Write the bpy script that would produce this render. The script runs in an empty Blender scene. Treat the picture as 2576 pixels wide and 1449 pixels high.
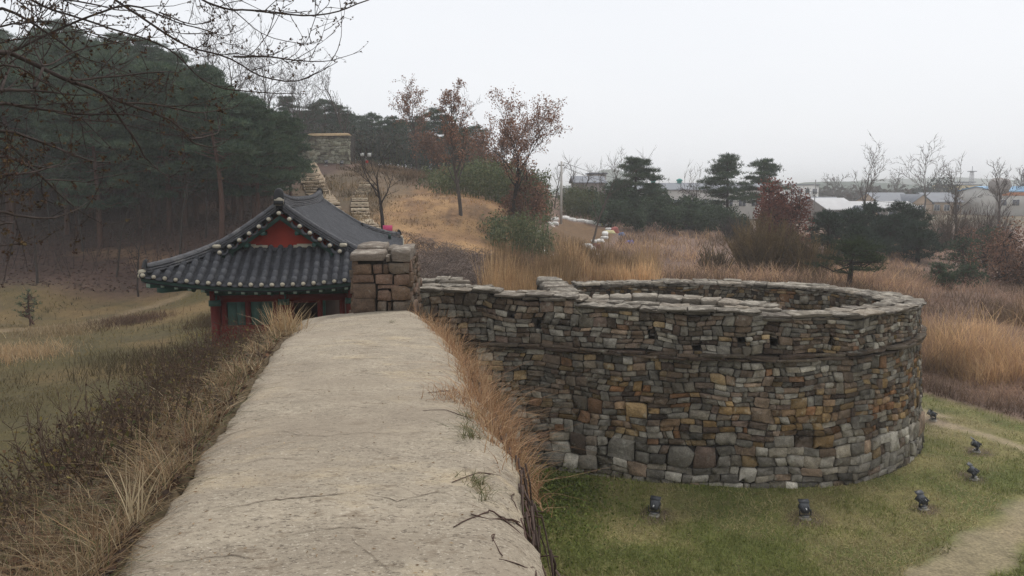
import bpy, math, random
import numpy as np
from mathutils import Vector, Matrix

# ------------------------------------------------------------------ camera, sky, sun
SC = bpy.context.scene
C = SC.collection
PITCH = math.radians(7.3)
EYE = 6.0
FPX = 1983.0
cam_d = bpy.data.cameras.new('camera')
cam = bpy.data.objects.new('camera', cam_d)
C.objects.link(cam)
cam_d.sensor_width = 36.0
cam_d.lens = 36.0 * FPX / 2576.0
cam_d.clip_start = 0.05
cam_d.clip_end = 12000
cam.location = (0, 0, EYE)
cam.rotation_euler = (math.pi / 2 - PITCH, 0, 0)
SC.camera = cam

SUN_EL, SUN_AZ = math.radians(56), math.radians(38)     # azimuth from +Y towards +X
world = bpy.data.worlds.new('World')
SC.world = world
world.use_nodes = True
wn, wl = world.node_tree.nodes, world.node_tree.links
wn.clear()
w_out = wn.new('ShaderNodeOutputWorld')
w_bg = wn.new('ShaderNodeBackground')
w_sky = wn.new('ShaderNodeTexSky')
w_sky.sky_type = 'NISHITA'
w_sky.sun_disc = False
w_sky.sun_elevation = SUN_EL
w_sky.sun_rotation = SUN_AZ
w_sky.air_density = 1.0
w_sky.dust_density = 4.0
w_mix = wn.new('ShaderNodeMixRGB')                        # closed cloud layer over the clear sky
w_mix.inputs[0].default_value = 0.93
w_mix.inputs[2].default_value = (6.7, 6.85, 7.15, 1)
w_bg.inputs[1].default_value = 0.1
w_tc = wn.new('ShaderNodeTexCoord')
w_map = wn.new('ShaderNodeMapping'); w_map.inputs['Scale'].default_value = (1, 1, 3.5)
w_noise = wn.new('ShaderNodeTexNoise'); w_noise.inputs['Scale'].default_value = 1.6; w_noise.inputs['Detail'].default_value = 4
w_cl = wn.new('ShaderNodeMixRGB'); w_cl.inputs[1].default_value = (6.3, 6.5, 6.85, 1); w_cl.inputs[2].default_value = (7.1, 7.2, 7.4, 1)   # faint tone in the cloud layer
wl.new(w_tc.outputs['Generated'], w_map.inputs[0]); wl.new(w_map.outputs[0], w_noise.inputs['Vector'])
wl.new(w_noise.outputs['Fac'], w_cl.inputs[0]); wl.new(w_cl.outputs[0], w_mix.inputs[2])
wl.new(w_sky.outputs[0], w_mix.inputs[1])
wl.new(w_mix.outputs[0], w_bg.inputs[0])
wl.new(w_bg.outputs[0], w_out.inputs[0])

sun_d = bpy.data.lights.new('sun', 'SUN')
sun_d.energy = 1.3
sun_d.angle = math.radians(16)
sun_d.color = (1.0, 0.96, 0.9)
sun = bpy.data.objects.new('sun', sun_d)
C.objects.link(sun)
_sd = Vector((math.sin(SUN_AZ) * math.cos(SUN_EL), math.cos(SUN_AZ) * math.cos(SUN_EL), math.sin(SUN_EL)))
sun.rotation_euler = _sd.to_track_quat('Z', 'Y').to_euler()
sun.location = (0, -20, 40)

SC.view_settings.view_transform = 'Standard'
SC.view_settings.look = 'None'
SC.view_settings.exposure = 0.5
SC.view_settings.gamma = 1.0
SC.render.engine = 'CYCLES'
SC.cycles.use_denoising = True
SC.cycles.denoiser = 'OPENIMAGEDENOISE'
SC.cycles.denoising_input_passes = 'RGB_ALBEDO_NORMAL'
SC.cycles.denoising_prefilter = 'NONE'
SC.cycles.use_adaptive_sampling = False
SC.cycles.max_bounces = 5
SC.cycles.diffuse_bounces = 2
SC.cycles.glossy_bounces = 2
SC.cycles.transmission_bounces = 2
SC.cycles.volume_bounces = 2
SC.cycles.transparent_max_bounces = 4
SC.cycles.sample_clamp_indirect = 4

# ------------------------------------------------------------------ helpers
def S(r, g, b):
    f = lambda c: (c / 255 / 12.92) if c / 255 <= 0.04045 else ((c / 255 + 0.055) / 1.055) ** 2.4
    return np.array([f(r), f(g), f(b)])

def ray(px, py):
    u = (px - 1288) / FPX
    v = (724.5 - py) / FPX
    return np.array([u, math.cos(PITCH) + v * math.sin(PITCH), -math.sin(PITCH) + v * math.cos(PITCH)])

def at(px, py, Y):
    d = ray(px, py)
    return np.array([0, 0, EYE]) + d * (Y / d[1])

def onz(px, py, z=0.0):
    d = ray(px, py)
    return np.array([0, 0, EYE]) + d * ((z - EYE) / d[2])

def tag(o, label=None, cat=None, group=None, kind=None):
    if label: o['label'] = label
    if cat: o['category'] = cat
    if group: o['group'] = group
    if kind: o['kind'] = kind
    return o

def link(name, me, parent=None, m=None):
    o = bpy.data.objects.new(name, me)
    C.objects.link(o)
    if parent is not None: adopt(o, parent)
    if m is not None and me is not None: me.materials.append(m)
    return o

def adopt(o, parent):
    """parent without moving: o is given in world coordinates"""
    o.parent = parent
    mw = parent.matrix_basis.copy(); q = parent
    while q.parent is not None:
        mw = q.parent.matrix_basis @ q.matrix_parent_inverse @ mw; q = q.parent
    o.matrix_parent_inverse = mw.inverted()

def empty(name, loc=(0, 0, 0), rz=0.0, parent=None):
    o = bpy.data.objects.new(name, None)
    C.objects.link(o)
    o.location = loc
    o.rotation_euler = (0, 0, rz)
    o.empty_display_size = 0.2
    if parent is not None: adopt(o, parent)
    return o

def mesh_np(name, V, F, col=None, smooth=False):
    """F: (m,k) int array, or a list of such arrays"""
    Fs = F if isinstance(F, (list, tuple)) else [F]
    Fs = [np.asarray(f, dtype=np.int32) for f in Fs if len(f)]
    V = np.asarray(V, dtype=np.float32)
    me = bpy.data.meshes.new(name)
    me.vertices.add(len(V))
    me.vertices.foreach_set('co', V.ravel())
    nl = sum(f.size for f in Fs)
    npoly = sum(len(f) for f in Fs)
    me.loops.add(nl)
    me.polygons.add(npoly)
    me.loops.foreach_set('vertex_index', np.concatenate([f.ravel() for f in Fs]))
    tot = np.concatenate([np.full(len(f), f.shape[1], dtype=np.int32) for f in Fs])
    st = np.concatenate([[0], np.cumsum(tot)[:-1]]).astype(np.int32)
    me.polygons.foreach_set('loop_start', st)
    me.polygons.foreach_set('loop_total', tot)
    if smooth:
        me.polygons.foreach_set('use_smooth', np.ones(npoly, dtype=bool))
    me.update(calc_edges=True)
    if col is not None:
        col = np.asarray(col, dtype=np.float32)
        if col.ndim == 1: col = np.tile(col, (len(V), 1))
        c4 = np.ones((len(V), 4), dtype=np.float32)
        c4[:, :3] = col
        a = me.color_attributes.new('Col', 'FLOAT_COLOR', 'POINT')
        a.data.foreach_set('color', c4.ravel())
    return me

class MB:
    """collects pieces into one mesh"""
    def __init__(s): s.V, s.Q, s.T, s.N, s.col, s.n = [], [], [], [], [], 0
    def add(s, V, Q=None, T=None, col=None, poly=None):
        V = np.asarray(V, dtype=np.float64).reshape(-1, 3)
        if Q is not None and len(Q): s.Q.append(np.asarray(Q, dtype=np.int64) + s.n)
        if T is not None and len(T): s.T.append(np.asarray(T, dtype=np.int64) + s.n)
        if poly is not None:
            for p in poly: s.N.append(np.asarray([p], dtype=np.int64) + s.n)
        s.V.append(V)
        if col is None: col = np.array([0.5, 0.5, 0.5])
        col = np.asarray(col, dtype=np.float64)
        if col.ndim == 1: col = np.tile(col, (len(V), 1))
        s.col.append(col)
        s.n += len(V)
        return s
    def box(s, c, h, R=None, col=None):
        c, h = np.asarray(c, float), np.asarray(h, float)
        v = np.array([[x, y, z] for x in (-1, 1) for y in (-1, 1) for z in (-1, 1)], float) * h
        if R is not None: v = v @ np.asarray(R).T
        q = [[0, 1, 3, 2], [4, 6, 7, 5], [0, 4, 5, 1], [2, 3, 7, 6], [0, 2, 6, 4], [1, 5, 7, 3]]
        return s.add(v + c, Q=q, col=col)
    def tube(s, P, r, k=8, col=None, caps=True, squash=None):
        P = np.asarray(P, float); n = len(P)
        r = np.full(n, r) if np.isscalar(r) else np.asarray(r, float)
        tan = np.gradient(P, axis=0)
        tan /= np.linalg.norm(tan, axis=1)[:, None] + 1e-9
        ref = np.array([0, 0, 1.0]) if abs(tan[0, 2]) < 0.9 else np.array([1.0, 0, 0])
        V = []
        for i in range(n):
            a = np.cross(tan[i], ref); a /= np.linalg.norm(a) + 1e-9
            b = np.cross(a, tan[i])
            t = np.arange(k) * 2 * np.pi / k
            V.append(P[i] + r[i] * (np.cos(t)[:, None] * a + np.sin(t)[:, None] * b))
        V = np.concatenate(V)
        Q = [[i * k + j, i * k + (j + 1) % k, (i + 1) * k + (j + 1) % k, (i + 1) * k + j] for i in range(n - 1) for j in range(k)]
        pl = [list(range(k))[::-1], [(n - 1) * k + j for j in range(k)]] if caps else None
        return s.add(V, Q=Q, col=col, poly=pl)
    def build(s, name, m, parent=None, smooth=False):
        me = s.mesh(name, smooth)
        return link(name, me, parent, m)
    def mesh(s, name, smooth=False):
        Fs = []
        if s.Q: Fs.append(np.concatenate(s.Q))
        if s.T: Fs.append(np.concatenate(s.T))
        for p in s.N: Fs.append(p)
        return mesh_np(name, np.concatenate(s.V), Fs, np.concatenate(s.col), smooth)

def hash2(ix, iy, seed):
    n = (ix.astype(np.int64) * 374761393 + iy.astype(np.int64) * 668265263 + seed * 1442695041) & 0x7fffffff
    n = ((n ^ (n >> 13)) * 1274126177) & 0x7fffffff
    return ((n ^ (n >> 16)) & 0xffff) / 65535.0

def vnoise(x, y, scale, seed=0, octaves=3):
    x = np.asarray(x, float) / scale; y = np.asarray(y, float) / scale
    out, amp, tot = 0, 1.0, 0
    for o in range(octaves):
        ix, iy = np.floor(x), np.floor(y)
        fx, fy = x - ix, y - iy
        fx = fx * fx * (3 - 2 * fx); fy = fy * fy * (3 - 2 * fy)
        h = lambda a, b: hash2(ix + a, iy + b, seed + o * 17)
        out = out + amp * ((h(0, 0) * (1 - fx) + h(1, 0) * fx) * (1 - fy) + (h(0, 1) * (1 - fx) + h(1, 1) * fx) * fy)
        tot += amp; amp *= 0.5; x = x * 2.03 + 11.3; y = y * 2.03 + 5.7
    return out / tot

def sstep(a, b, x):
    t = np.clip((x - a) / (b - a), 0, 1)
    return t * t * (3 - 2 * t)

def nrm(v):
    v = np.asarray(v, float)
    return v / (np.linalg.norm(v, axis=-1, keepdims=True) + 1e-9)

# ------------------------------------------------------------------ materials
def material(name, color=None, attr=False, nscale=6.0, namt=0.25, rough=0.9, spec=0.25, bump=0.0, bscale=30.0,
             spots=None, spot_scale=3.0, spot_lo=0.55, spot_hi=0.65, spot_amt=0.7, spot_up=False, fine=0.0, translucent=0.0, metallic=0.0, stretch=None):
    m = bpy.data.materials.new(name)
    m.use_nodes = True
    N, L = m.node_tree.nodes, m.node_tree.links
    N.clear()
    out = N.new('ShaderNodeOutputMaterial')
    p = N.new('ShaderNodeBsdfPrincipled')
    p.inputs['Roughness'].default_value = rough
    p.inputs['Specular IOR Level'].default_value = spec
    p.inputs['Metallic'].default_value = metallic
    tc = N.new('ShaderNodeTexCoord')
    geo = N.new('ShaderNodeNewGeometry')
    pos = geo.outputs['Position']
    if stretch is not None:
        mp = N.new('ShaderNodeMapping'); mp.inputs['Scale'].default_value = stretch
        L.new(pos, mp.inputs['Vector']); pos = mp.outputs[0]
    if attr:
        a = N.new('ShaderNodeVertexColor'); a.layer_name = 'Col'; base = a.outputs['Color']
    else:
        rgb = N.new('ShaderNodeRGB'); rgb.outputs[0].default_value = (*color, 1); base = rgb.outputs[0]
    if namt > 0:
        n = N.new('ShaderNodeTexNoise'); n.inputs['Scale'].default_value = nscale; n.inputs['Detail'].default_value = 6; n.inputs['Roughness'].default_value = 0.65
        L.new(pos, n.inputs['Vector'])
        mr = N.new('ShaderNodeMapRange'); mr.inputs[1].default_value = 0.25; mr.inputs[2].default_value = 0.75
        mr.inputs[3].default_value = 1 - namt; mr.inputs[4].default_value = 1 + namt
        L.new(n.outputs['Fac'], mr.inputs[0])
        mx = N.new('ShaderNodeMixRGB'); mx.blend_type = 'MULTIPLY'; mx.inputs[0].default_value = 1
        L.new(base, mx.inputs[1]); L.new(mr.outputs[0], mx.inputs[2]); base = mx.outputs[0]
    if fine > 0:
        n = N.new('ShaderNodeTexNoise'); n.inputs['Scale'].default_value = nscale * 9; n.inputs['Detail'].default_value = 3
        L.new(pos, n.inputs['Vector'])
        mr = N.new('ShaderNodeMapRange'); mr.inputs[1].default_value = 0.3; mr.inputs[2].default_value = 0.7
        mr.inputs[3].default_value = 1 - fine; mr.inputs[4].default_value = 1 + fine
        L.new(n.outputs['Fac'], mr.inputs[0])
        mx = N.new('ShaderNodeMixRGB'); mx.blend_type = 'MULTIPLY'; mx.inputs[0].default_value = 1
        L.new(base, mx.inputs[1]); L.new(mr.outputs[0], mx.inputs[2]); base = mx.outputs[0]
    for k, sp in enumerate(spots or []):
        n = N.new('ShaderNodeTexNoise'); n.noise_dimensions = '4D'; n.inputs['W'].default_value = 3.7 * (k + 1)
        n.inputs['Scale'].default_value = sp.get('scale', spot_scale); n.inputs['Detail'].default_value = 7; n.inputs['Roughness'].default_value = 0.7
        L.new(pos, n.inputs['Vector'])
        mr = N.new('ShaderNodeMapRange'); mr.inputs[1].default_value = sp.get('lo', spot_lo); mr.inputs[2].default_value = sp.get('hi', spot_hi)
        mr.inputs[3].default_value = 0; mr.inputs[4].default_value = sp.get('amt', spot_amt)
        L.new(n.outputs['Fac'], mr.inputs[0])
        fac = mr.outputs[0]
        if sp.get('up'):
            sx = N.new('ShaderNodeSeparateXYZ'); L.new(geo.outputs['Normal'], sx.inputs[0])
            m2 = N.new('ShaderNodeMapRange'); m2.inputs[1].default_value = 0.3; m2.inputs[2].default_value = 0.8
            L.new(sx.outputs['Z'], m2.inputs[0])
            mm = N.new('ShaderNodeMath'); mm.operation = 'MULTIPLY'; L.new(fac, mm.inputs[0]); L.new(m2.outputs[0], mm.inputs[1]); fac = mm.outputs[0]
        mx = N.new('ShaderNodeMixRGB'); mx.inputs[2].default_value = (*sp['color'], 1)
        L.new(fac, mx.inputs[0]); L.new(base, mx.inputs[1]); base = mx.outputs[0]
    L.new(base, p.inputs['Base Color'])
    if bump > 0:
        n = N.new('ShaderNodeTexNoise'); n.inputs['Scale'].default_value = bscale; n.inputs['Detail'].default_value = 5; n.inputs['Roughness'].default_value = 0.7
        L.new(pos, n.inputs['Vector'])
        b = N.new('ShaderNodeBump'); b.inputs['Strength'].default_value = bump; b.inputs['Distance'].default_value = 0.03
        L.new(n.outputs['Fac'], b.inputs['Height']); L.new(b.outputs[0], p.inputs['Normal'])
    sh = p.outputs[0]
    if translucent > 0:
        t = N.new('ShaderNodeBsdfTranslucent'); L.new(base, t.inputs['Color'])
        ms = N.new('ShaderNodeMixShader'); ms.inputs[0].default_value = translucent
        L.new(sh, ms.inputs[1]); L.new(t.outputs[0], ms.inputs[2]); sh = ms.outputs[0]
    L.new(sh, out.inputs['Surface'])
    return m

M = {}
M['ground'] = material('ground_earth', attr=True, nscale=2.5, namt=0.3, fine=0.3, bump=0.6, bscale=18)
M['stone'] = material('rubble_stone', attr=True, nscale=7, namt=0.4, fine=0.3, rough=0.9, spec=.15, bump=1.0, bscale=17,
                      spots=[dict(color=S(176, 174, 160), scale=5.5, lo=0.57, hi=0.68, amt=0.55), dict(color=S(120, 92, 60), scale=1.3, lo=0.56, hi=0.7, amt=0.4), dict(color=S(34, 32, 30), scale=1.7, lo=0.53, hi=0.68, amt=0.7), dict(color=S(46, 40, 34), scale=.55, lo=0.5, hi=0.66, amt=0.5)])
M['capstone'] = material('lichen_capstone', attr=True, nscale=7, namt=0.35, fine=0.3, rough=0.9, bump=1.0, bscale=14, stretch=(1, 1, 3),
                      spots=[dict(color=S(186, 178, 164), scale=5.5, lo=0.48, hi=0.62, amt=0.62, up=True), dict(color=S(70, 64, 58), scale=6.0, lo=0.56, hi=0.68, amt=0.6)])
M['core'] = material('wall_core_earth', color=(0.045, 0.038, 0.032), nscale=6, namt=0.4, bump=0.8, bscale=15)
M['leaf'] = material('foliage', attr=True, namt=0.0, rough=0.75, spec=0.2, translucent=0.25)
M['needle'] = material('pine_needles', attr=True, namt=0.0, rough=0.7, spec=0.25, translucent=0.12)
M['straw'] = material('dry_grass', attr=True, namt=0.0, rough=0.85, spec=0.15, translucent=0.3)
M['bark'] = material('bark', attr=True, nscale=5, namt=0.35, rough=0.95, spec=0.1, stretch=(4, 4, 1))
# ------------------------------------------------------------------ terrain
PL = np.array([(-1.55, 0.0), (-1.6, 2.0), (-1.70, 3.14), (-1.81, 3.62), (-1.98, 4.64), (-2.27, 6.11), (-2.67, 8.11), (-3.08, 10.2), (-3.66, 13.19), (-3.95, 14.6), (-4.2, 16.2)])
PR = np.array([(0.45, 0.0), (0.3, 2.0), (0.18, 3.14), (0.09, 3.89), (0.01, 5.08), (-0.12, 5.85), (-0.34, 7.45), (-0.54, 8.89), (-0.99, 11.46), (-1.50, 13.6), (-1.75, 14.6), (-2.0, 16.2)])
def xl(y): return np.interp(y, PL[:, 1], PL[:, 0])
def xr(y): return np.interp(y, PR[:, 1], PR[:, 0])
def zpath(y):
    y = np.asarray(y, float)
    return 4.55 - 0.056 * y - 1.5 * sstep(14.2, 17.0, y)

_cp = [at(*p) for p in [
    (0, 700, 42), (200, 715, 42), (400, 725, 42), (560, 735, 41), (-400, 690, 42),
    (-200, 560, 52), (100, 560, 52), (300, 560, 52), (500, 560, 52), (-200, 440, 62), (100, 450, 62), (300, 450, 62), (500, 455, 62), (660, 470, 60),
    (-200, 290, 80), (100, 300, 80), (300, 300, 80), (500, 330, 85), (640, 372, 92), (700, 540, 48), (640, 620, 42),
    (740, 412, 80), (765, 407, 80), (880, 407, 79), (830, 430, 73), (920, 425, 78), (770, 440, 70), (800, 490, 60), (835, 545, 51), (880, 560, 51), (860, 480, 63),
    (930, 590, 45), (895, 520, 54), (925, 450, 66), (960, 470, 66), (1060, 446, 70), (1130, 480, 65), (1260, 520, 60), (1330, 532, 62),
    (1000, 625, 44), (1150, 560, 52), (1260, 545, 56), (1100, 650, 42), (1200, 610, 50), (1060, 705, 34),
    (900, 430, 105), (1000, 440, 115), (1100, 440, 110), (1200, 455, 100), (1300, 470, 100),
    (1360, 655, 55), (1500, 642, 56), (1440, 600, 66), (1440, 550, 78), (1540, 572, 74), (1400, 525, 84), (1600, 545, 84),
    (1600, 700, 42), (1700, 630, 60), (1650, 597, 72), (1800, 590, 76), (1900, 705, 42), (2125, 724, 38), (2100, 610, 66),
]]
_cp += [np.array(p, float) for p in [(-10, 22, .5), (-18, 24, .4), (-26, 30, .5), (-8, 30, .9), (-14, 34, .6), (-6.5, 36, 1.6), (-40, 30, .8), (-30, 18, .3), (-15, 12, .4), (-9, 16, .5), (-30, 4, .3), (-15, 2, .4),
    (2, 14, 0), (6, 12, 0), (8, 14, 0), (11, 17, 0), (11.5, 21, 0), (4, 6, 0), (12, 8, -.1), (20, 10, -.3), (15, 22, -.1), (5, 26, .3), (0, 27, .9), (3, 32, 1.0), (-3, 22, 1.0), (14, 28, .1), (22, 30, .1), (30, 30, 0), (40, 45, .1), (22, 45, .4), (30, 60, .3),
    (40, 80, .3), (30, 100, .5), (60, 60, 0), (10, 110, 1.0), (55, 100, 0), (0, 3, 0), (6, 0, 0)]]
_cp = np.array(_cp)
def _tps(r): return np.where(r > 1e-9, r * r * np.log(r + 1e-12), 0.0)
def _fit(P):
    n = len(P)
    xy = P[:, :2] / 20.0
    K = _tps(np.linalg.norm(xy[:, None] - xy[None], axis=2)) + np.eye(n) * 0.02
    A = np.zeros((n + 3, n + 3)); A[:n, :n] = K
    A[:n, n] = 1; A[:n, n + 1:] = xy; A[n, :n] = 1; A[n + 1:, :n] = xy.T
    return np.linalg.solve(A, np.concatenate([P[:, 2], [0, 0, 0]]))
_w = _fit(_cp)
def tps_z(x, y):
    xy = np.stack([x, y], -1) / 20.0
    out = np.empty(len(xy))
    for i in range(0, len(xy), 20000):
        q = xy[i:i + 20000]
        r = np.linalg.norm(q[:, None] - _cp[None, :, :2] / 20.0, axis=2)
        out[i:i + 20000] = _tps(r) @ _w[:-3] + _w[-3] + q @ _w[-2:]
    return out

def left_d(x, y):
    d = xl(np.clip(y, 0, 16.2)) - x
    return np.where(d > 0, d + np.maximum(y - 15.5, 0) * 1.2, d)

def gz(x, y):
    x = np.atleast_1d(np.asarray(x, float)); y = np.atleast_1d(np.asarray(y, float))
    cx, cy = np.clip(x, -46, 62), np.clip(y, -2, 112)
    z = np.clip(tps_z(cx, cy), -0.6, 14.5)
    far = sstep(105, 200, y)
    ridge = 7 * np.exp(-((x + 45) / 55.0) ** 2)
    z = z * (1 - far) + ridge * far * (1 - sstep(220, 420, y))
    z = z * (1 - sstep(62, 110, x))
    z = np.where(y < 0, z * (1 - sstep(0, 30, -y)) , z)
    near = (x > -1) & (x < 13) & (y < 24)
    z = np.where((x > -6), np.minimum(z, 0.05 + 3.5 * sstep(20, 34, y) + 14 * sstep(30, 60, y)), z)
    z += (vnoise(x, y, 7, 3) - 0.5) * 0.45 * sstep(24, 40, y) + (vnoise(x, y, 1.6, 5) - 0.5) * 0.10
    # earth bank behind the rampart
    d = left_d(x, y)
    bank = zpath(np.minimum(y, 16.5)) - 0.02 - .17 * sstep(9.5, 13.5, y) - 0.24 * d - 0.13 * d * d + (vnoise(x, y, 0.9, 9) - 0.5) * 0.14 * np.clip(d, 0, 1)
    z = np.where(d > 0, np.maximum(z, bank), z)
    # under the rampart: stay well below its top
    ins = (d <= 0) & (x < xr(np.clip(y, 0, 16.2))) & (y < 17)
    z = np.where(ins, np.where(d > -.25, np.minimum(zpath(y) - 0.3, 3.9), -.25), z)
    return z

def gz1(x, y): return float(gz([x], [y])[0])

def polydist(x, y, P):
    P = np.asarray(P, float)
    best = np.full(np.shape(x), 1e9)
    for a, b in zip(P[:-1], P[1:]):
        ab = b - a
        t = np.clip(((x - a[0]) * ab[0] + (y - a[1]) * ab[1]) / (ab @ ab), 0, 1)
        best = np.minimum(best, np.hypot(x - a[0] - t * ab[0], y - a[1] - t * ab[1]))
    return best

TRACK_A = [(4.5, 9.5), (6.5, 11.4), (8.2, 12.7), (10.0, 14.2), (12.5, 16.2), (17, 19.5)]
TRACK_B = [(8.9, 19.9), (10.4, 20.4), (11.5, 18.6), (12.2, 16.9), (13.0, 16.2)]
TRACK_C = [(11.4, 20.0), (10.3, 21.8), (9.2, 24)]
FIELD_PATH = [tuple(onz(px, py, 0.55)[:2]) for px, py in [(-300, 835), (0, 808), (120, 793), (240, 775), (340, 755), (450, 741)]]
HILL_PATH = [tuple(at(px, py, Y)[:2]) for px, py, Y in [(230, 620, 47), (340, 632, 46), (430, 660, 44), (520, 700, 42.5)]]
PLOT = np.array([at(*p)[:2] for p in [(1372, 652, 55), (1500, 648, 55.5), (1545, 575, 73), (1415, 548, 77)]])
def inpoly(x, y, P):
    c = np.zeros(np.shape(x), bool); j = len(P) - 1
    for i in range(len(P)):
        c ^= ((P[i][1] > y) != (P[j][1] > y)) & (x < (P[j][0] - P[i][0]) * (y - P[i][1]) / (P[j][1] - P[i][1] + 1e-12) + P[i][0])
        j = i
    return c
FLOODS = [tuple(onz(px, py, 0.)[:2]) for px, py in [(1645, 1300), (2025, 1305), (2322, 1280), (2450, 1208), (2457, 1135), (2347, 1060)]]
LAWN_EDGE = [(40, 8), (20, 13.5), (15.2, 17.2), (13.6, 19.4), (12.6, 21.5), (11.2, 24.5), (7, 27)]
def is_lawn(x, y):
    ex = np.interp(-y, [-27, -24.5, -21.5, -19.4, -17.2, -13.5, -8, 5], [7, 11.2, 12.6, 13.6, 15.2, 20, 40, 60])
    return sstep(0.5, -0.5, x - ex) * sstep(-1.5, -0.5, x - xr(np.clip(y, 0, 16)) ) * sstep(27, 24, y)

def ground_colour(x, y, z):
    n1 = vnoise(x, y, 5, 21); n2 = vnoise(x, y, 1.3, 22); n3 = vnoise(x, y, 0.45, 23, 2)
    mixc = lambda a, b, t: a * (1 - t)[:, None] + b * t[:, None]
    one = np.ones(len(x))
    # default: dry reed marsh
    c = mixc(np.array([.22, .14, .1]), np.array([.13, .088, .07]), n2)
    # left field
    fld = mixc(np.array([.075, .06, .022]), np.array([.15, .1, .043]), sstep(.4, .75, n1))
    fld = mixc(fld, np.array([.07, .058, .028]), sstep(.55, .75, n2) * .7)
    left = sstep(1.0, -1.0, x - xl(np.clip(y, 0, 16.2))) * sstep(44, 40, y + (n1 - .5) * 4) * sstep(-6.5, -7.5, x - (np.maximum(y - 20, 0) * .02))
    left = np.where(y < 17, sstep(1, -1, x - xl(np.clip(y, 0, 16.2))), left)
    c = mixc(c, fld, left)
    # bank: leaf litter and straw
    d = left_d(x, y)
    bank = ((d > -.5) & (d < 7) & (y < 19)) * sstep(5, 2.8, d) * one
    c = mixc(c, mixc(np.array([.075, .055, .036]), np.array([.14, .105, .06]), n3), bank)
    # wooded hillside: brown leaf litter
    hx = -7.5 - (y - 41) * .23
    hill = sstep(40, 43, y + (n1 - .5) * 4) * sstep(1.5, -1.5, x - hx)
    c = mixc(c, mixc(np.array([.092, .052, .038]), np.array([.056, .034, .027]), n2), hill)
    # mound
    mc = np.array([-5.5, 55.])
    mound = sstep(1.15, .8, np.hypot((x + 4.2) / 6.4, (y - 55) / 13)) * sstep(40, 45, y)
    c = mixc(c, mixc(mixc(np.array([.31, .185, .085]), np.array([.21, .12, .06]), sstep(.4, .65, n2)), np.array([.12, .072, .042]), sstep(.55, .75, vnoise(x, y, .7, 29)) * .7), mound)
    wl_ = sstep(1.2, .8, np.hypot((x + 12.5) / 4.5, (y - 62) / 16)) * sstep(43, 47, y)
    c = mixc(c, mixc(np.array([.15, .10, .055]), np.array([.09, .07, .04]), n2), wl_ * .8)
    # plot of tilled soil
    p = inpoly(x, y, PLOT) * one
    c = mixc(c, mixc(np.array([.12, .07, .034]), np.array([.15, .088, .042]), n2), p)
    # lawn round the bastion
    lw = mixc(np.array([.095, .108, .028]), np.array([.18, .16, .062]), sstep(.35, .65, n2))
    lw = mixc(lw, np.array([.19, .15, .085]), sstep(.5, .75, n1) * .6)
    c = mixc(c, lw, is_lawn(x, y))
    for q in FLOODS:
        c = mixc(c, np.array([.09, .062, .045]), sstep(.42, .22, np.hypot(x - q[0], y - q[1]) + (n3 - .5) * .35) * .9)
    # trodden tracks
    tr = np.array([.30, .235, .16])
    wob = (n3 - .5) * .5 + (n2 - .5) * .7
    for P, w in ((TRACK_A, .6), (TRACK_B, .38), (TRACK_C, .26)):
        c = mixc(c, tr, sstep(w, w * .35, polydist(x, y, P) + wob * .75) * .68)
    c = mixc(c, np.array([.2, .145, .085]), sstep(.65, .25, polydist(x, y, FIELD_PATH) + wob * .5) * .75)
    c = mixc(c, np.array([.2, .12, .07]), sstep(.9, .4, polydist(x, y, HILL_PATH) + wob * .5) * .8)
    far = sstep(100, 170, y) + sstep(70, 100, x) * (y > 30)
    c = mixc(c, mixc(np.array([.10, .085, .05]), np.array([.16, .12, .07]), n1), np.clip(far, 0, 1) * sstep(-20, 0, x))
    return c

def axis(lo, hi, fine_lo, fine_hi, step, grow=1.06):
    a = list(np.arange(fine_lo, fine_hi, step))
    s = step; v = a[-1]
    while v < hi:
        s = min(s * grow, 400); v += s; a.append(v)
    s = step; v = fine_lo; b = []
    while v > lo:
        s = min(s * grow, 400); v -= s; b.append(v)
    return np.array(b[::-1] + a)
gx = axis(-5000, 5000, -9, 15, 0.16)
gy = axis(-300, 9000, 1.5, 27, 0.16, 1.035)
X, Y = np.meshgrid(gx, gy)
Xf, Yf = X.ravel(), Y.ravel()
Zf = gz(Xf, Yf)
nx, ny = len(gx), len(gy)
ii = np.arange(ny - 1)[:, None] * nx + np.arange(nx - 1)[None]
Fq = np.stack([ii, ii + 1, ii + nx + 1, ii + nx], -1).reshape(-1, 4)
ground = link('ground', mesh_np('ground', np.stack([Xf, Yf, Zf], 1), Fq, ground_colour(Xf, Yf, Zf), smooth=True), None, M['ground'])
tag(ground, 'grassy ground with marsh, lawn and wooded hillside', kind='structure')

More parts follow.
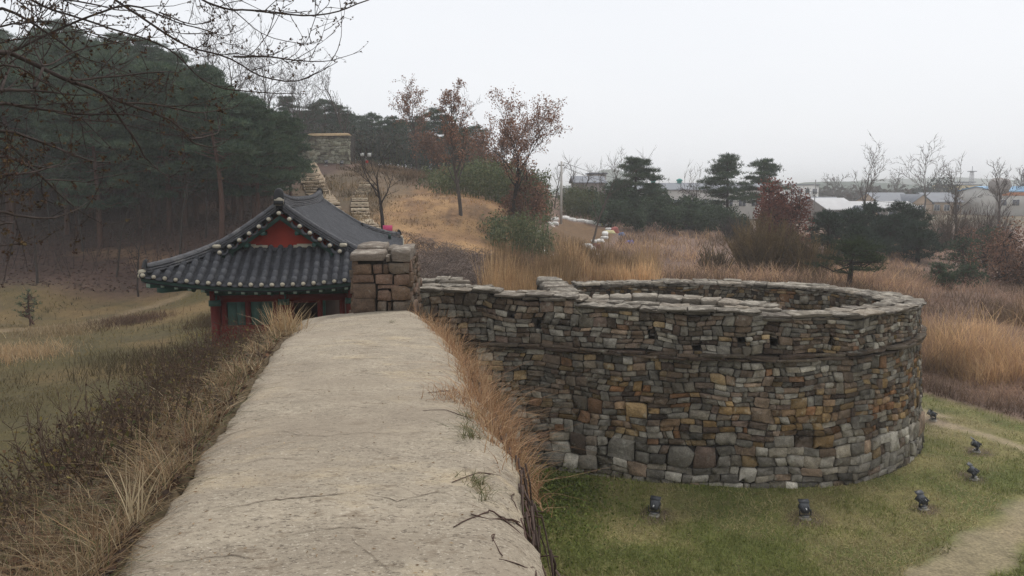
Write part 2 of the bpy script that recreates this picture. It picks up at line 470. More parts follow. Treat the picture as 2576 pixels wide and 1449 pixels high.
# ------------------------------------------------------------------ stone walls
class Wall:
    """stones laid on a curved face; s runs along the plan line, n points out of the face"""
    def __init__(self, path, z0, ztop, batter=0.06, seed=1, step=0.12):
        P = np.asarray(path, float)
        # smooth the plan line (Catmull-Rom)
        Q = []
        ext = np.vstack([2 * P[0] - P[1], P, 2 * P[-1] - P[-2]])
        for i in range(1, len(ext) - 2):
            for t in np.arange(0, 1, 0.05):
                a, b, c_, d = ext[i - 1], ext[i], ext[i + 1], ext[i + 2]
                Q.append(0.5 * (2 * b + (c_ - a) * t + (2 * a - 5 * b + 4 * c_ - d) * t * t + (3 * b - a - 3 * c_ + d) * t ** 3))
        Q.append(P[-1]); Q = np.array(Q)
        s = np.concatenate([[0], np.cumsum(np.linalg.norm(np.diff(Q, axis=0), axis=1))])
        self.L = s[-1]
        self.ss = np.linspace(0, self.L, max(3, int(self.L / step) + 1))
        self.P = np.stack([np.interp(self.ss, s, Q[:, k]) for k in (0, 1)], 1)
        t = np.gradient(self.P, axis=0); t /= np.linalg.norm(t, axis=1)[:, None]
        self.N = np.stack([t[:, 1], -t[:, 0]], 1)            # right-hand side of travel
        self.z0, self.batter = z0, batter
        self.ztop = ztop if callable(ztop) else (lambda q, v=ztop: np.full(np.shape(q), v))
        self.rng = np.random.default_rng(seed)
        self.stones = []
        self.zref = float(np.mean(self.ztop(self.ss)))
    def s_of(self, x, y):
        return self.ss[np.argmin(np.hypot(self.P[:, 0] - x, self.P[:, 1] - y))]
    def xyz(self, s, z, depth):
        s = np.asarray(s, float)
        p = np.stack([np.interp(s, self.ss, self.P[:, k]) for k in (0, 1)], -1)
        n = np.stack([np.interp(s, self.ss, self.N[:, k]) for k in (0, 1)], -1)
        off = np.asarray(depth) - self.batter * (np.asarray(z) - self.z0)
        return np.concatenate([p + n * off[..., None], np.broadcast_to(np.asarray(z, float)[..., None], p.shape[:-1] + (1,))], -1)
    def warp(self, s, z, za):
        s, z = np.asarray(s, float), np.asarray(z, float)
        dz = 0.035 * np.sin(s * 1.9 + z * 1.3 + za) + 0.022 * np.sin(s * 5.3 - z * 3.1 + 2 * za)
        ds = 0.03 * np.sin(z * 6.1 + s * 1.7) + 0.02 * np.sin(z * 13 + s * 2.9)
        return s + ds, z + dz
    def stone(self, s0, s1, z0, z1, colf, za=0.0, gap=0.006, proud=(0.0, 0.045), bulge=(0.008, 0.03), wz=True, back=0.09, zmap=None):
        r = self.rng
        w, h = s1 - s0, z1 - z0
        if w < 0.05 or h < 0.035: return
        ca = r.uniform(0.02, 0.17, (4, 2)) * r.choice([.4, 1, 1.7], (4, 1)) * np.array([min(w, h * 1.6), min(h, w)])
        j = lambda a: r.uniform(-a, a)
        c = [(s0 + gap, z0 + gap), (s1 - gap, z0 + gap), (s1 - gap, z1 - gap), (s0 + gap, z1 - gap)]
        jt = 0.11 * min(w, h)
        pts = [(c[0][0] + ca[0, 0], c[0][1] + j(jt) * .5), (c[1][0] - ca[1, 0], c[1][1] + j(jt) * .5), (c[1][0] + j(jt) * .5, c[1][1] + ca[1, 1]), (c[2][0] + j(jt) * .5, c[2][1] - ca[2, 1]),
               (c[2][0] - ca[2, 0], c[2][1] + j(jt) * .5), (c[3][0] + ca[3, 0], c[3][1] + j(jt) * .5), (c[3][0] + j(jt) * .5, c[3][1] - ca[3, 1]), (c[0][0] + j(jt) * .5, c[0][1] + ca[0, 1])]
        o = np.array(pts)
        cen = o.mean(0)
        pr = r.uniform(*proud); bu = r.uniform(*bulge) * min(1, 3.0 * min(w, h))
        ins = r.uniform(0.88, 0.96)
        tilt = r.uniform(-0.16, 0.16, 2)
        o2 = cen + (o - cen) * ins + r.uniform(-1, 1, o.shape) * 0.03 * min(w, h)
        d0 = np.full(8, -back); d1 = np.full(8, pr) + r.uniform(-.008, .008, 8)
        d2 = pr + bu + ((o2 - cen) @ tilt) + r.uniform(-.012, .012, 8)
        d3 = np.array([pr + bu * 1.15 + r.uniform(-.012, .012)])
        sz = np.concatenate([cen + (o - cen) * 0.96, o, o2, cen[None]])
        dep = np.concatenate([d0, d1, d2, d3])
        s_, z_ = sz[:, 0], sz[:, 1]
        if zmap is not None: z_ = zmap(s_, z_)
        if wz: s_, z_ = self.warp(s_, z_, za)
        V = self.xyz(s_, z_, dep)
        col = colf(0.5 * (s0 + s1), 0.5 * (z0 + z1), w, h, r)
        cv = np.tile(col, (25, 1)) * r.uniform(0.92, 1.08, (25, 1))
        self.stones.append((V, cv))
    def courses(self, za, zb, sa, sb, colf, hh=(0.26, 0.42), ww=(0.2, 0.5), holes=(), ztop_scaled=True, big=0.3, **kw):
        r = self.rng
        z = za
        zm = None
        if ztop_scaled:
            zr = zb
            zm = lambda s, q: za + (q - za) * (self.ztop(s) - za) / (zr - za)
        rows = []
        while z < zb - 0.02:
            h = r.uniform(*hh)
            if zb - (z + h) < hh[0] * 0.6: h = zb - z
            rows.append((z, min(z + h, zb))); z += h
        def put(s0, s1, z0, z1):
            for (h0, h1, g0, g1) in holes:
                if s0 < h1 and s1 > h0 and z0 < g1 and z1 > g0:
                    if h0 - s0 > 0.07: put(s0, h0, z0, z1)
                    if s1 - h1 > 0.07: put(h1, s1, z0, z1)
                    m0, m1 = max(s0, h0), min(s1, h1)
                    if m1 - m0 > 0.05:
                        if g0 - z0 > 0.04: put(m0, m1, z0, g0)
                        if z1 - g1 > 0.04: put(m0, m1, g1, z1)
                    return
            self.stone(s0, s1, z0, z1, colf, za=0.7 * za, zmap=zm, **kw)
        for (z0, z1) in rows:
            s = sa; h = z1 - z0
            while s < sb - 0.03:
                p = r.random()
                if p < big:
                    w = r.uniform(0.75, 1.6) * h
                    e = min(s + w, sb); put(s, e, z0, z1); s = e
                else:
                    k = 2 if (p < 0.82 or h < 0.3) else 3
                    run = r.uniform(0.5, 1.3) * (ww[1] / 0.5)
                    e = min(s + run, sb)
                    if sb - e < 0.15: e = sb
                    cuts = [z0] + sorted(z0 + h * (i / k + r.uniform(-.1, .1)) for i in range(1, k)) + [z1]
                    for a, b in zip(cuts[:-1], cuts[1:]):
                        q = s
                        while q < e - 0.02:
                            w = r.uniform(*ww) * (1.25 if k == 3 else 1)
                            f = q + w
                            if e - f < ww[0] * 0.6: f = e
                            put(q, f, a, b); q = f
                    s = e
    def slabs(self, z, th, sa, sb, t0, t1, colf, ll=(0.4, 0.9), zf=None, rows=1, rough=0.02, over=0.0):
        """flat slabs lying on top; t is measured inwards from the face"""
        r = self.rng; out = []
        edges = np.linspace(t0, t1, rows + 1)
        for k in range(rows):
            s = sa
            while s < sb - 0.05:
                e = min(s + r.uniform(*ll), sb)
                if sb - e < ll[0] * .5: e = sb
                a = edges[k] + (r.uniform(-.05, .05)); b = edges[k + 1] - 0.012 + (r.uniform(-.05, .05) if k == rows - 1 else 0)
                m = 12
                u = np.array([0.06, .35, .65, .94, 1, 1, .94, .65, .35, .06, 0, 0]); v = np.array([0, 0, 0, 0, .12, .88, 1, 1, 1, 1, .88, .12])
                so = s + .006 + u * (e - s - .012) + r.uniform(-.012, .012, m)
                to = a + v * (b - a) + r.uniform(-.04, .04, m)
                hgt = th * r.uniform(.75, 1.25)
                zz = (zf(np.array([0.5 * (s + e)]))[0] if zf is not None else z) + r.uniform(-.5, .5) * rough
                cs, ct = so.mean(), to.mean()
                si, ti = cs + (so - cs) * .94, ct + (to - ct) * .93
                tl = r.uniform(-.04, .04)
                S_ = np.concatenate([so, so, si, [cs]]); T_ = np.concatenate([to + .02, to, ti, [ct]])
                Z_ = np.concatenate([np.full(m, zz), np.full(m, zz + hgt * .8) + r.uniform(-.018, .018, m), np.full(m, zz + hgt) + r.uniform(-.022, .018, m), [zz + hgt + r.uniform(-.01, .02)]])
                Z_ = Z_ + tl * (S_ - cs)
                base = self.xyz(S_, np.full(len(S_), self.z0), -T_)
                V = np.concatenate([base[:, :2], Z_[:, None]], 1)
                # batter is small; move the slabs with it
                n = np.stack([np.interp(S_, self.ss, self.N[:, q]) for q in (0, 1)], -1)
                V[:, :2] -= n * self.batter * (zz - self.z0)
                out.append((V, np.tile(colf(r), (len(V), 1)) * r.uniform(.9, 1.1, (len(V), 1))))
                s = e
        return out

def ring_faces(m, rings):
    """rings of m points, then a centre point"""
    Q = [[k * m + i, k * m + (i + 1) % m, (k + 1) * m + (i + 1) % m, (k + 1) * m + i] for k in range(rings - 1) for i in range(m)]
    c = rings * m
    T = [[(rings - 1) * m + i, (rings - 1) * m + (i + 1) % m, c] for i in range(m)]
    return np.array(Q), np.array(T)
F_STONE = ring_faces(8, 3)
F_SLAB = ring_faces(12, 3)

def emit(parent, items, faces, name, mat_, limit=300, mass_name=None):
    """the pieces that show largest become objects of their own, the rest one joined part"""
    def score(V):
        c = V.mean(0) - np.array([0, 0, EYE])
        e = V.max(0) - V.min(0)
        return np.linalg.norm(e) / np.linalg.norm(c)
    order = sorted(range(len(items)), key=lambda i: -score(items[i][0]) * items[i][2] if len(items[i]) > 2 else -score(items[i][0]))
    for i in order[:limit]:
        V, c = items[i][:2]
        o = V.mean(0)
        ob = link(name, mesh_np(name, V - o, list(faces), c), parent, mat_)
        ob.location = o
    rest = order[limit:]
    if rest:
        mb = MB()
        for i in rest: mb.add(items[i][0], Q=faces[0], T=faces[1], col=items[i][1])
        ob = mb.build(mass_name or (name + '_mass'), mat_, parent)
        ob['kind'] = 'stuff'

def core_wall(w, thick, z0, ztopf, sa, sb, holes=(), front=-0.05):
    """body of a wall behind its stones, with open loopholes through it"""
    sb_ = sorted(set([sa, sb] + [h for q in holes for h in q[:2]] + list(np.arange(sa, sb, 0.35))))
    sb_ = [s for s in sb_ if sa <= s <= sb]
    zl = sorted(set([z0] + [h for q in holes for h in q[2:]]))
    mb = MB()
    ns, nz = len(sb_), len(zl) + 1
    s = np.array(sb_)
    ztop = ztopf(s)
    Z = np.concatenate([np.minimum(np.tile(np.array(zl)[:, None], (1, ns)), ztop[None] - .002), ztop[None]], 0)
    Sg = np.tile(s, (nz, 1))
    for dep, flip in ((front, False), (-thick, True)):
        V = w.xyz(Sg.ravel(), Z.ravel(), np.full(Sg.size, dep))
        Q = []
        for i in range(nz - 1):
            for j in range(ns - 1):
                mid_s, z_lo = 0.5 * (s[j] + s[j + 1]), Z[i, j]
                if any(h[0] - 1e-6 <= mid_s <= h[1] + 1e-6 and h[2] - 1e-6 <= z_lo < h[3] - 1e-6 for h in holes): continue
                q = [i * ns + j, i * ns + j + 1, (i + 1) * ns + j + 1, (i + 1) * ns + j]
                Q.append(q[::-1] if flip else q)
        mb.add(V, Q=Q)
    for (h0, h1, g0, g1) in holes:
        V = np.concatenate([w.xyz(np.array([h0, h1, h1, h0]), np.array([g0, g0, g1, g1]), np.full(4, d)) for d in (front, -thick)])
        mb.add(V, Q=[[0, 4, 5, 1], [1, 5, 6, 2], [2, 6, 7, 3], [3, 7, 4, 0]])
    a = w.xyz(s, ztop, np.full(ns, front)); b = w.xyz(s, ztop, np.full(ns, -thick))
    mb.add(np.concatenate([a, b]), Q=[[j, j + 1, ns + j + 1, ns + j] for j in range(ns - 1)])
    for e in (sa, sb):
        zt = ztopf(np.array([e]))[0]
        V = w.xyz(np.array([e, e, e, e]), np.array([z0, z0, zt, zt]), np.array([front, -thick, -thick, front]))
        mb.add(V, Q=[[0, 1, 2, 3]])
    return mb
# ------------------------------------------------------------------ colours of the stones
PAL_GREY = [S(142, 136, 124), S(126, 120, 109), S(152, 146, 134), S(112, 107, 98), S(132, 124, 110)]
PAL_BROWN = [S(116, 101, 87), S(104, 91, 79), S(126, 109, 92), S(96, 82, 72), S(112, 101, 88)]
PAL_OCHRE = [S(140, 120, 90), S(152, 132, 102), S(132, 112, 82), S(142, 122, 102), S(132, 102, 78)]
def pick(r, pal): return pal[r.integers(len(pal))]
def col_bastion(s, z, w, h, r):
    band = math.exp(-((z - 1.55 - 0.25 * math.sin(s * .6)) / .55) ** 2) * (1 if 4 < s < 17 else .25)
    up = math.exp(-((z - 2.45) / .3) ** 2) * .5
    low = 1 if z < 0.85 else 0
    q = r.random()
    if z > 2.7: p_o, p_b = 0.07, 0.46
    else: p_o, p_b = 0.05 + .38 * band + .22 * up - .04 * low, 0.22 + .14 * band - .12 * low
    if q < p_o: c = pick(r, PAL_OCHRE) * (np.array([.98, .9, .78]) if band > .4 else 1)
    elif q < p_o + p_b: c = pick(r, PAL_BROWN)
    else: c = pick(r, PAL_GREY)
    return c * (r.uniform(.46, 1.32) if r.random() > .08 else r.uniform(1.3, 1.65)) * (1.12 if low else 1)
def col_inner(s, z, w, h, r):
    q = r.random()
    c = pick(r, PAL_OCHRE) if q < .22 else pick(r, PAL_BROWN) if q < .55 else pick(r, PAL_GREY)
    return c * r.uniform(.5, 1.1)
def col_brown(s, z, w, h, r): return pick(r, PAL_BROWN) * r.uniform(.6, 1.0)
def col_rampart(s, z, w, h, r): return pick(r, PAL_GREY if r.random() < .5 else PAL_BROWN) * r.uniform(.5, .95)
def col_cap(r): return (pick(r, PAL_GREY) * .6 + pick(r, PAL_BROWN) * .4) * r.uniform(.55, 1.0)

# ------------------------------------------------------------------ city wall with its walkway
M['walkway'] = material('decomposed_granite_path', color=S(160, 149, 132), nscale=2.2, namt=0.2, fine=0.16, rough=0.95, spec=0.08, bump=0.55, bscale=75, stretch=(0.75, 1.3, 1),
    spots=[dict(color=S(136, 125, 111), scale=1.3, lo=0.47, hi=0.66, amt=0.65), dict(color=S(188, 170, 140), scale=1.7, lo=0.54, hi=0.66, amt=0.5),
           dict(color=S(84, 75, 66), scale=46, lo=0.54, hi=0.6, amt=0.7), dict(color=S(212, 202, 184), scale=60, lo=0.56, hi=0.63, amt=0.65), dict(color=S(112, 98, 82), scale=7, lo=0.57, hi=0.63, amt=0.5), dict(color=S(150, 138, 122), scale=.45, lo=0.5, hi=0.6, amt=0.5)])
city_wall = empty('city_wall', (0, 8, 0))
city_wall.location = (0, 0, 0)
tag(city_wall, 'old city wall with a pale sandy walkway running to the pavilion', 'wall')
ys = np.concatenate([np.arange(-1.5, 9, 0.05), np.arange(9, 17.0, 0.08)])
us = np.concatenate([[0, .008], np.linspace(.016, .97, 60), [.985, .993, 1.0]])
Yg, Ug = np.meshgrid(ys, us, indexing='ij')
XL = xl(np.clip(Yg, 0, 16.2)) + (vnoise(Yg, Yg * 0, .5, 31) - .5) * .09
XR = xr(np.clip(Yg, 0, 16.2)) + (vnoise(Yg, Yg * 0 + 7, .45, 32) - .5) * .22 + (vnoise(Yg, Yg * 0 + 3, .12, 33, 2) - .5) * .06
Xg = XL + (XR - XL) * Ug
Zg = zpath(Yg) + 0.035 * (1 - (2 * Ug - 1) ** 2) + (vnoise(Xg, Yg, .55, 34) - .5) * .028 + (vnoise(Xg, Yg, .12, 35, 2) - .5) * .016
Zg -= .17 * (1 - Ug) ** 1.6 * sstep(9.5, 13.5, Yg)
edge = np.clip((XR - Xg) / .35, 0, 1)
Zg -= 0.16 * (1 - edge) ** 2.2
edl = np.clip((Xg - XL) / .16, 0, 1)
Zg -= 0.03 * (1 - edl) ** 2 + .05 * vnoise(Xg, Yg, .16, 36, 2) * (1 - edl)
# frayed gully in the right shoulder
gul = at(1215, 1235, 4.4)[:2]
Zg -= 0.07 * np.exp(-(((Xg - gul[0]) / .05) ** 2 + ((Yg - gul[1]) / .16) ** 2))
last = Ug > .999
Zg[last] -= .28
first = Ug < .001
Zg[first] -= .2
V = np.stack([Xg.ravel(), Yg.ravel(), Zg.ravel()], 1)
n1, n2 = Xg.shape
ii = np.arange(n1 - 1)[:, None] * n2 + np.arange(n2 - 1)[None]
Fq = np.stack([ii, ii + 1, ii + n2 + 1, ii + n2], -1).reshape(-1, 4)
link('walkway', mesh_np('walkway', V, Fq, np.array([.5, .5, .5]), smooth=True), city_wall, M['walkway'])
# cracks in the crust: dark strips laid on top, painted as the shade inside
M['crack'] = material('crack_shadow', color=(.13, .1, .072), namt=.2)
def walk_z(x, y):
    a, b = xl(y), xr(y); u = (x - a) / (b - a)
    return zpath(y) + 0.035 * (1 - (2 * u - 1) ** 2) + (vnoise(x, y, .55, 34) - .5) * .028 + (vnoise(x, y, .12, 35, 2) - .5) * .016 - .16 * (1 - np.clip((b - x) / .35, 0, 1)) ** 2.2 - .17 * np.clip(1 - u, 0, 1) ** 1.6 * sstep(9.5, 13.5, y)
def on_walk(px, py):
    d = ray(px, py); t = 1.42 / (-d[2] - .056 * d[1])
    return np.array([d[0] * t, d[1] * t])
def crack(pts, w, seed):
    r = np.random.default_rng(seed)
    P = np.array([on_walk(*p) for p in pts])
    s = np.concatenate([[0], np.cumsum(np.linalg.norm(np.diff(P, axis=0), axis=1))])
    q = np.arange(0, s[-1], .03)
    x = np.interp(q, s, P[:, 0]) + np.cumsum(r.normal(0, .004, len(q)))
    y = np.interp(q, s, P[:, 1]) + np.cumsum(r.normal(0, .007, len(q)))
    ww = w * r.uniform(.3, 1.2, len(q)) * np.sin(np.linspace(.15, 3.0, len(q)))
    z = walk_z(x, y) + .004
    A = np.stack([x, y - ww, z], 1); B = np.stack([x, y + ww, z], 1)
    n = len(q)
    link('crack', mesh_np('crack', np.concatenate([A, B]), np.array([[i, i + 1, n + i + 1, n + i] for i in range(n - 1)])), city_wall, M['crack'])
crack([(862, 860), (905, 838), (960, 828), (985, 815)], .009, 1)
crack([(862, 860), (900, 862), (950, 875), (1010, 868)], .007, 2)
crack([(540, 1285), (660, 1268), (760, 1256), (900, 1243)], .006, 3)
crack([(590, 1168), (690, 1150), (800, 1155)], .003, 4)
crack([(760, 1050), (880, 1020), (1000, 1028)], .003, 5)
crack([(820, 960), (900, 940), (985, 948), (1080, 930)], .004, 7)
crack([(640, 1090), (720, 1082), (820, 1100), (930, 1088), (1020, 1100)], .004, 8)
crack([(900, 1243), (1000, 1262), (1090, 1236), (1150, 1250)], .005, 9)
crack([(480, 1400), (600, 1386), (690, 1396)], .004, 10)
crack([(860, 1330), (960, 1420), (1010, 1449)], .003, 11)
crack([(760, 900), (840, 905), (900, 893)], .003, 12)
crack([(700, 1360), (850, 1330), (960, 1340)], .003, 6)
# outer face of the city wall
rw = Wall(np.array([(x - .02, y) for x, y in PR[::1]])[::-1], 0.0, lambda q: np.full(np.shape(q), 3.9), batter=-0.0, seed=5)
# travel from far to near: right-hand side of travel looks to -X, so flip
rw.N = -rw.N
topf = lambda s: zpath(np.interp(s, rw.ss, rw.P[:, 1])) - .22
rw.ztop = topf
rw.batter = 0.05
rw.courses(0.0, 3.8, 0.3, rw.L, col_rampart, hh=(.34, .55), ww=(.3, .7), proud=(0, .09))
cw = core_wall(rw, 1.6, -0.3, lambda s: topf(s) - .05, 0.0, rw.L)
cw.build('wall_core', M['core'], city_wall)
def flip_ws(items): return items
emit(city_wall, rw.stones, F_STONE, 'stone', M['stone'], 300)
def rock(mb, c, rad, r, col, n=10, rings=6):
    V = []
    for i in range(rings + 1):
        ph = -math.pi / 2 + math.pi * i / rings
        for j in range(n):
            th = 2 * math.pi * j / n
            d = np.array([math.cos(ph) * math.cos(th), math.cos(ph) * math.sin(th), math.sin(ph)])
            d = np.sign(d) * np.abs(d) ** .7
            V.append(np.array(c) + d * np.array(rad) * (1 + r.uniform(-.1, .1)))
    Q = [[i * n + j, i * n + (j + 1) % n, (i + 1) * n + (j + 1) % n, (i + 1) * n + j] for i in range(rings) for j in range(n)]
    mb.add(np.array(V), Q=Q, col=col)

# ------------------------------------------------------------------ end-on parapet at the end of the walkway
pilr = empty('parapet_block', (-2.4, 14.3, 3.6))
tag(pilr, 'square parapet block of large brown stones at the end of the walkway', 'parapet')
pw = Wall([(-2.93, 14.25), (-1.86, 14.33)], 3.55, 4.86, batter=0.03, seed=8, step=.05)
def px_box(x0, y0, x1, y1):
    """a stone of the block given by its place in the photograph's face of it"""
    X0 = (x0 - 882) / 151.0 * pw.L; X1 = (x1 - 882) / 151.0 * pw.L
    Z0 = 3.62 + (772 - y1) / 166 * 1.28; Z1 = 3.62 + (772 - y0) / 166 * 1.28
    return X0, X1, Z0, Z1
LAY = [(886, 644, 936, 668), (938, 644, 962, 668), (964, 644, 978, 668), (978, 641, 1030, 668), (886, 668, 941, 688), (943, 668, 988, 692), (990, 668, 1030, 694),
       (886, 689, 946, 724), (948, 693, 1004, 704), (948, 705, 983, 732), (984, 696, 1032, 732), (884, 726, 944, 762), (946, 733, 972, 760), (973, 735, 984, 760), (985, 733, 1032, 762), (886, 762, 936, 775), (938, 762, 978, 774), (980, 762, 1030, 774)]
def blockcol(s, z, w, h, r):
    return pick(r, [S(112, 92, 76), S(120, 98, 84), S(100, 83, 70), S(108, 96, 84)]) * r.uniform(.7, 1.0)
for b in LAY:
    pw.stone(*px_box(*b), blockcol, gap=.006, proud=(.0, .03), bulge=(.02, .05), wz=False, back=.15)
items = list(pw.stones)
# the two long sides
for pth, sd in (([(-2.15, 16.5), (-2.93, 16.45)], 1), ([(-2.93, 16.4), (-2.93, 14.3)], 2), ([(-1.86, 14.36), (-1.95, 16.5)], 3)):
    q = Wall(pth, 3.55, 4.86, batter=.03, seed=20 + sd, step=.05)
    q.courses(3.5, 4.66, 0, q.L, blockcol, hh=(.26, .36), ww=(.25, .5), ztop_scaled=False)
    items += q.stones
emit(pilr, items, F_STONE, 'stone', M['stone'])
mb = MB(); mb.box((-2.42, 15.4, 4.05), (.42, 1.0, .6)); mb.build('wall_core', M['core'], pilr)
caps = []
for s0, s1, t0, t1 in ((-.05, .62, -.07, .9), (.63, .72, -.03, .3), (.72, 1.12, -.08, .95), (-.04, .55, .92, 2.15), (.56, 1.1, .97, 2.2)):
    caps += pw.slabs(4.66, .17 if s1 - s0 > .2 else .12, s0, s1, t0, t1, lambda r: PAL_BROWN[3] * .7 + PAL_GREY[0] * .3, ll=(2, 3), rough=.03)
emit(pilr, caps, F_SLAB, 'capstone', M['capstone'])

# ------------------------------------------------------------------ bastion
bas = empty('bastion', (5, 19, 0))
bas.location = (0, 0, 0)
tag(bas, 'rounded bastion of mixed rubble stone with a parapet, on the lawn', 'bastion')
OUT = [(-2.0, 16.45), (-1.0, 16.45), (0.36, 16.28), (1.76, 15.81), (3.32, 15.32), (4.86, 15.11), (6.51, 15.26), (7.51, 15.7), (8.79, 16.77), (9.62, 17.95), (10.0, 19.3), (9.9, 20.7),
       (9.3, 22.1), (8.1, 23.2), (6.5, 23.8), (4.5, 23.95), (2.9, 23.75), (1.75, 23.6)]
_sk = None
ow = Wall(OUT, 0.0, 3.5, batter=0.07, seed=11)
sk = [ow.s_of(*p) for p in [(-2, 16.45), (-.52, 16.4), (1.3, 15.95), (5.2, 15.1), (7.6, 15.75), (9.6, 17.9), (9.9, 20.7), (8.1, 23.2), (1.75, 23.6)]]
def otop(s):
    s = np.asarray(s, float)
    base = np.interp(s, [sk[0], sk[1], sk[1] + .02, sk[2], sk[2] + .02, sk[3], sk[3] + .02, sk[4], sk[5], sk[6], sk[8]],
                     [3.76, 3.76, 3.66, 3.64, 3.52, 3.48, 3.40, 3.38, 3.28, 3.14, 3.10])
    return base
ow.ztop = otop
# loopholes, from where the photograph shows them
holes = []
for px, w_, z0_, z1_ in ((1357, .15, 2.98, 3.2), (1637, .17, 2.93, 3.12), (1752, .18, 2.76, 2.93), (1868, .17, 2.93, 3.08), (1948, .15, 2.86, 3.02), (2088, .12, 2.9, 3.1), (2172, .12, 2.74, 3.05), (2235, .1, 2.9, 3.12), (1290, .14, 3.2, 3.3)):
    best = min(np.arange(.5, sk[5] + .8, .02), key=lambda s: abs((1288 + FPX * (lambda p: p[0] / (p[1] * math.cos(PITCH) + (EYE - p[2]) * math.sin(PITCH)))(ow.xyz(np.array([s]), np.array([3.0]), np.array([0.]))[0])) - px))
    holes.append((best - w_ / 2, best + w_ / 2, z0_, z1_))
s_back = sk[6] + .3
ow.courses(-0.12, 0.85, 0.0, s_back, col_bastion, hh=(.24, .36), ww=(.2, .4), ztop_scaled=False, big=.55, bulge=(.015, .04))
ow.courses(0.85, 2.60, 0.0, s_back, col_bastion, hh=(.2, .31), ww=(.13, .36), ztop_scaled=False, big=.34)
ow.courses(2.70, 3.5, 0.0, s_back, col_bastion, hh=(.17, .26), ww=(.13, .32), holes=holes, big=.42)
vis = []
for V, c_ in ow.stones:
    ctr = V.mean(0); n = ctr - V[:8].mean(0)
    f = max(0.02, (nrm(n) @ nrm(np.array([0, 0, EYE]) - ctr)))
    hid = .05 if (ctr[0] < .2 and ctr[2] < 2.6) else 1
    vis.append((V, c_, float(f * hid)))
emit(bas, vis, F_STONE, 'stone', M['stone'], 300)
led = []
for z_, dz in ((2.585, .05), (2.64, .06)):
    led += ow.slabs(z_, dz, 0, s_back, -.13 + r_ if (r_ := 0) else -.13, .1, lambda r: pick(r, PAL_BROWN) * r.uniform(.5, .8), ll=(.35, .9), rough=.03)
emit(bas, led, F_SLAB, 'ledge_slab', M['stone'], 60)
TH = .62
core_wall(ow, TH, -.3, lambda s: otop(s) - .01, 0.0, ow.L, holes).build('wall_core', M['core'], bas)
caps = ow.slabs(0, .055, 0, ow.L, -.08, TH + .05, lambda r: col_cap(r) * .75, ll=(.25, .7), zf=lambda s: otop(s) - .005, rows=1, rough=.02)
caps += ow.slabs(0, .05, 0, ow.L, -.11, TH * .55, col_cap, ll=(.3, .9), zf=lambda s: otop(s) + .052, rows=1, rough=.035)
caps += ow.slabs(0, .05, 0, ow.L, TH * .52, TH + .08, col_cap, ll=(.25, .8), zf=lambda s: otop(s) + .05, rows=1, rough=.035)
for V, c_ in caps[::2]: pass
emit(bas, caps, F_SLAB, 'capstone', M['capstone'])
# the inner face of the far parapet, seen across the terrace
inner = np.array([ow.P[i] - ow.N[i] * (TH + .07 * 2.2 + .025) for i in range(len(ow.ss)) if sk[5] - .4 < ow.ss[i]])[::-1]
iw = Wall(inner[::6], 2.2, 3.1, batter=0.0, seed=13)
zi = lambda s: np.interp(s, [0, iw.L * .75, iw.L], [3.10, 3.14, 3.28])
iw.ztop = zi
ih = [(s, s + .11, 2.86, 2.96) for s in np.arange(.9, 8.2, .62)]
iw.batter = -.07
iw.courses(2.25, 3.1, 0, iw.L, col_inner, hh=(.17, .25), ww=(.12, .3), holes=ih, big=.35, proud=(.0, .025), bulge=(.008, .02))
M['dark'] = material('dark_void', color=(.012, .011, .01), namt=0)
emit(bas, [(V, c_) for V, c_ in iw.stones], F_STONE, 'inner_stone', M['stone'], 290)
# terrace fill with dry turf
fl = [tuple(p) for p in inner[::4]] + [(7.9, 16.6), (6.4, 15.95), (4.2, 16.2), (2.3, 16.9), (1.95, 22.9)]
fl = np.array(fl); cen = fl.mean(0)
mb = MB()
rings = [1.0, .75, .5, .25]
V = np.concatenate([np.c_[cen + (fl - cen) * k, 2.32 + .05 * vnoise(*(cen + (fl - cen) * k).T, .6, 3)] for k in rings] + [[[*cen, 2.36]]])
m_ = len(fl)
Q, T = ring_faces(m_, 4)
mb.add(V, Q=Q, T=T, col=np.array([.2, .16, .09]))
mb.build('terrace_floor', M['ground'], bas)
# parapet returns: left end of the bastion, inner strip, gate-side corner
def parapet(path, z0, zt, seed, th=.55, face=True, colf=col_inner, capl=(.3, .6), both=False):
    q = Wall(path, z0, zt, batter=0.0, seed=seed, step=.08)
    its = []
    q.courses(z0, zt, 0, q.L, colf, hh=(.18, .27), ww=(.14, .34), ztop_scaled=False, proud=(.0, .03), bulge=(.01, .03))
    its += q.stones
    if both:
        rev = (q.P - q.N * th)[::-1]
        q2 = Wall(rev[::3] if len(rev) > 9 else rev, z0, zt, batter=0.0, seed=seed + 50, step=.08)
        q2.courses(z0, zt, 0, q2.L, colf, hh=(.18, .27), ww=(.14, .34), ztop_scaled=False, proud=(.0, .03), bulge=(.01, .03))
        its += q2.stones
    for e, sg in ((q.P[0], 1), (q.P[-1], -1)):
        i = 0 if sg == 1 else -1
        a, b = q.P[i], q.P[i] - q.N[i] * th
        pth = [b, a] if sg == 1 else [a, b]
        q3 = Wall(pth, z0, zt, batter=0, seed=seed + 70 + sg, step=.05)
        q3.courses(z0, zt, 0, q3.L, colf, hh=(.18, .27), ww=(.16, .34), ztop_scaled=False)
        its += q3.stones
    cp = q.slabs(zt, .12, 0, q.L, -.06, th + .06, col_cap, ll=capl, rough=.03)
    cr = core_wall(q, th - .04, z0 - .3, lambda s: np.full(np.shape(s), zt - .01), .04, q.L - .04)
    return its, cp, cr
pi, pc, pk = [], [], []
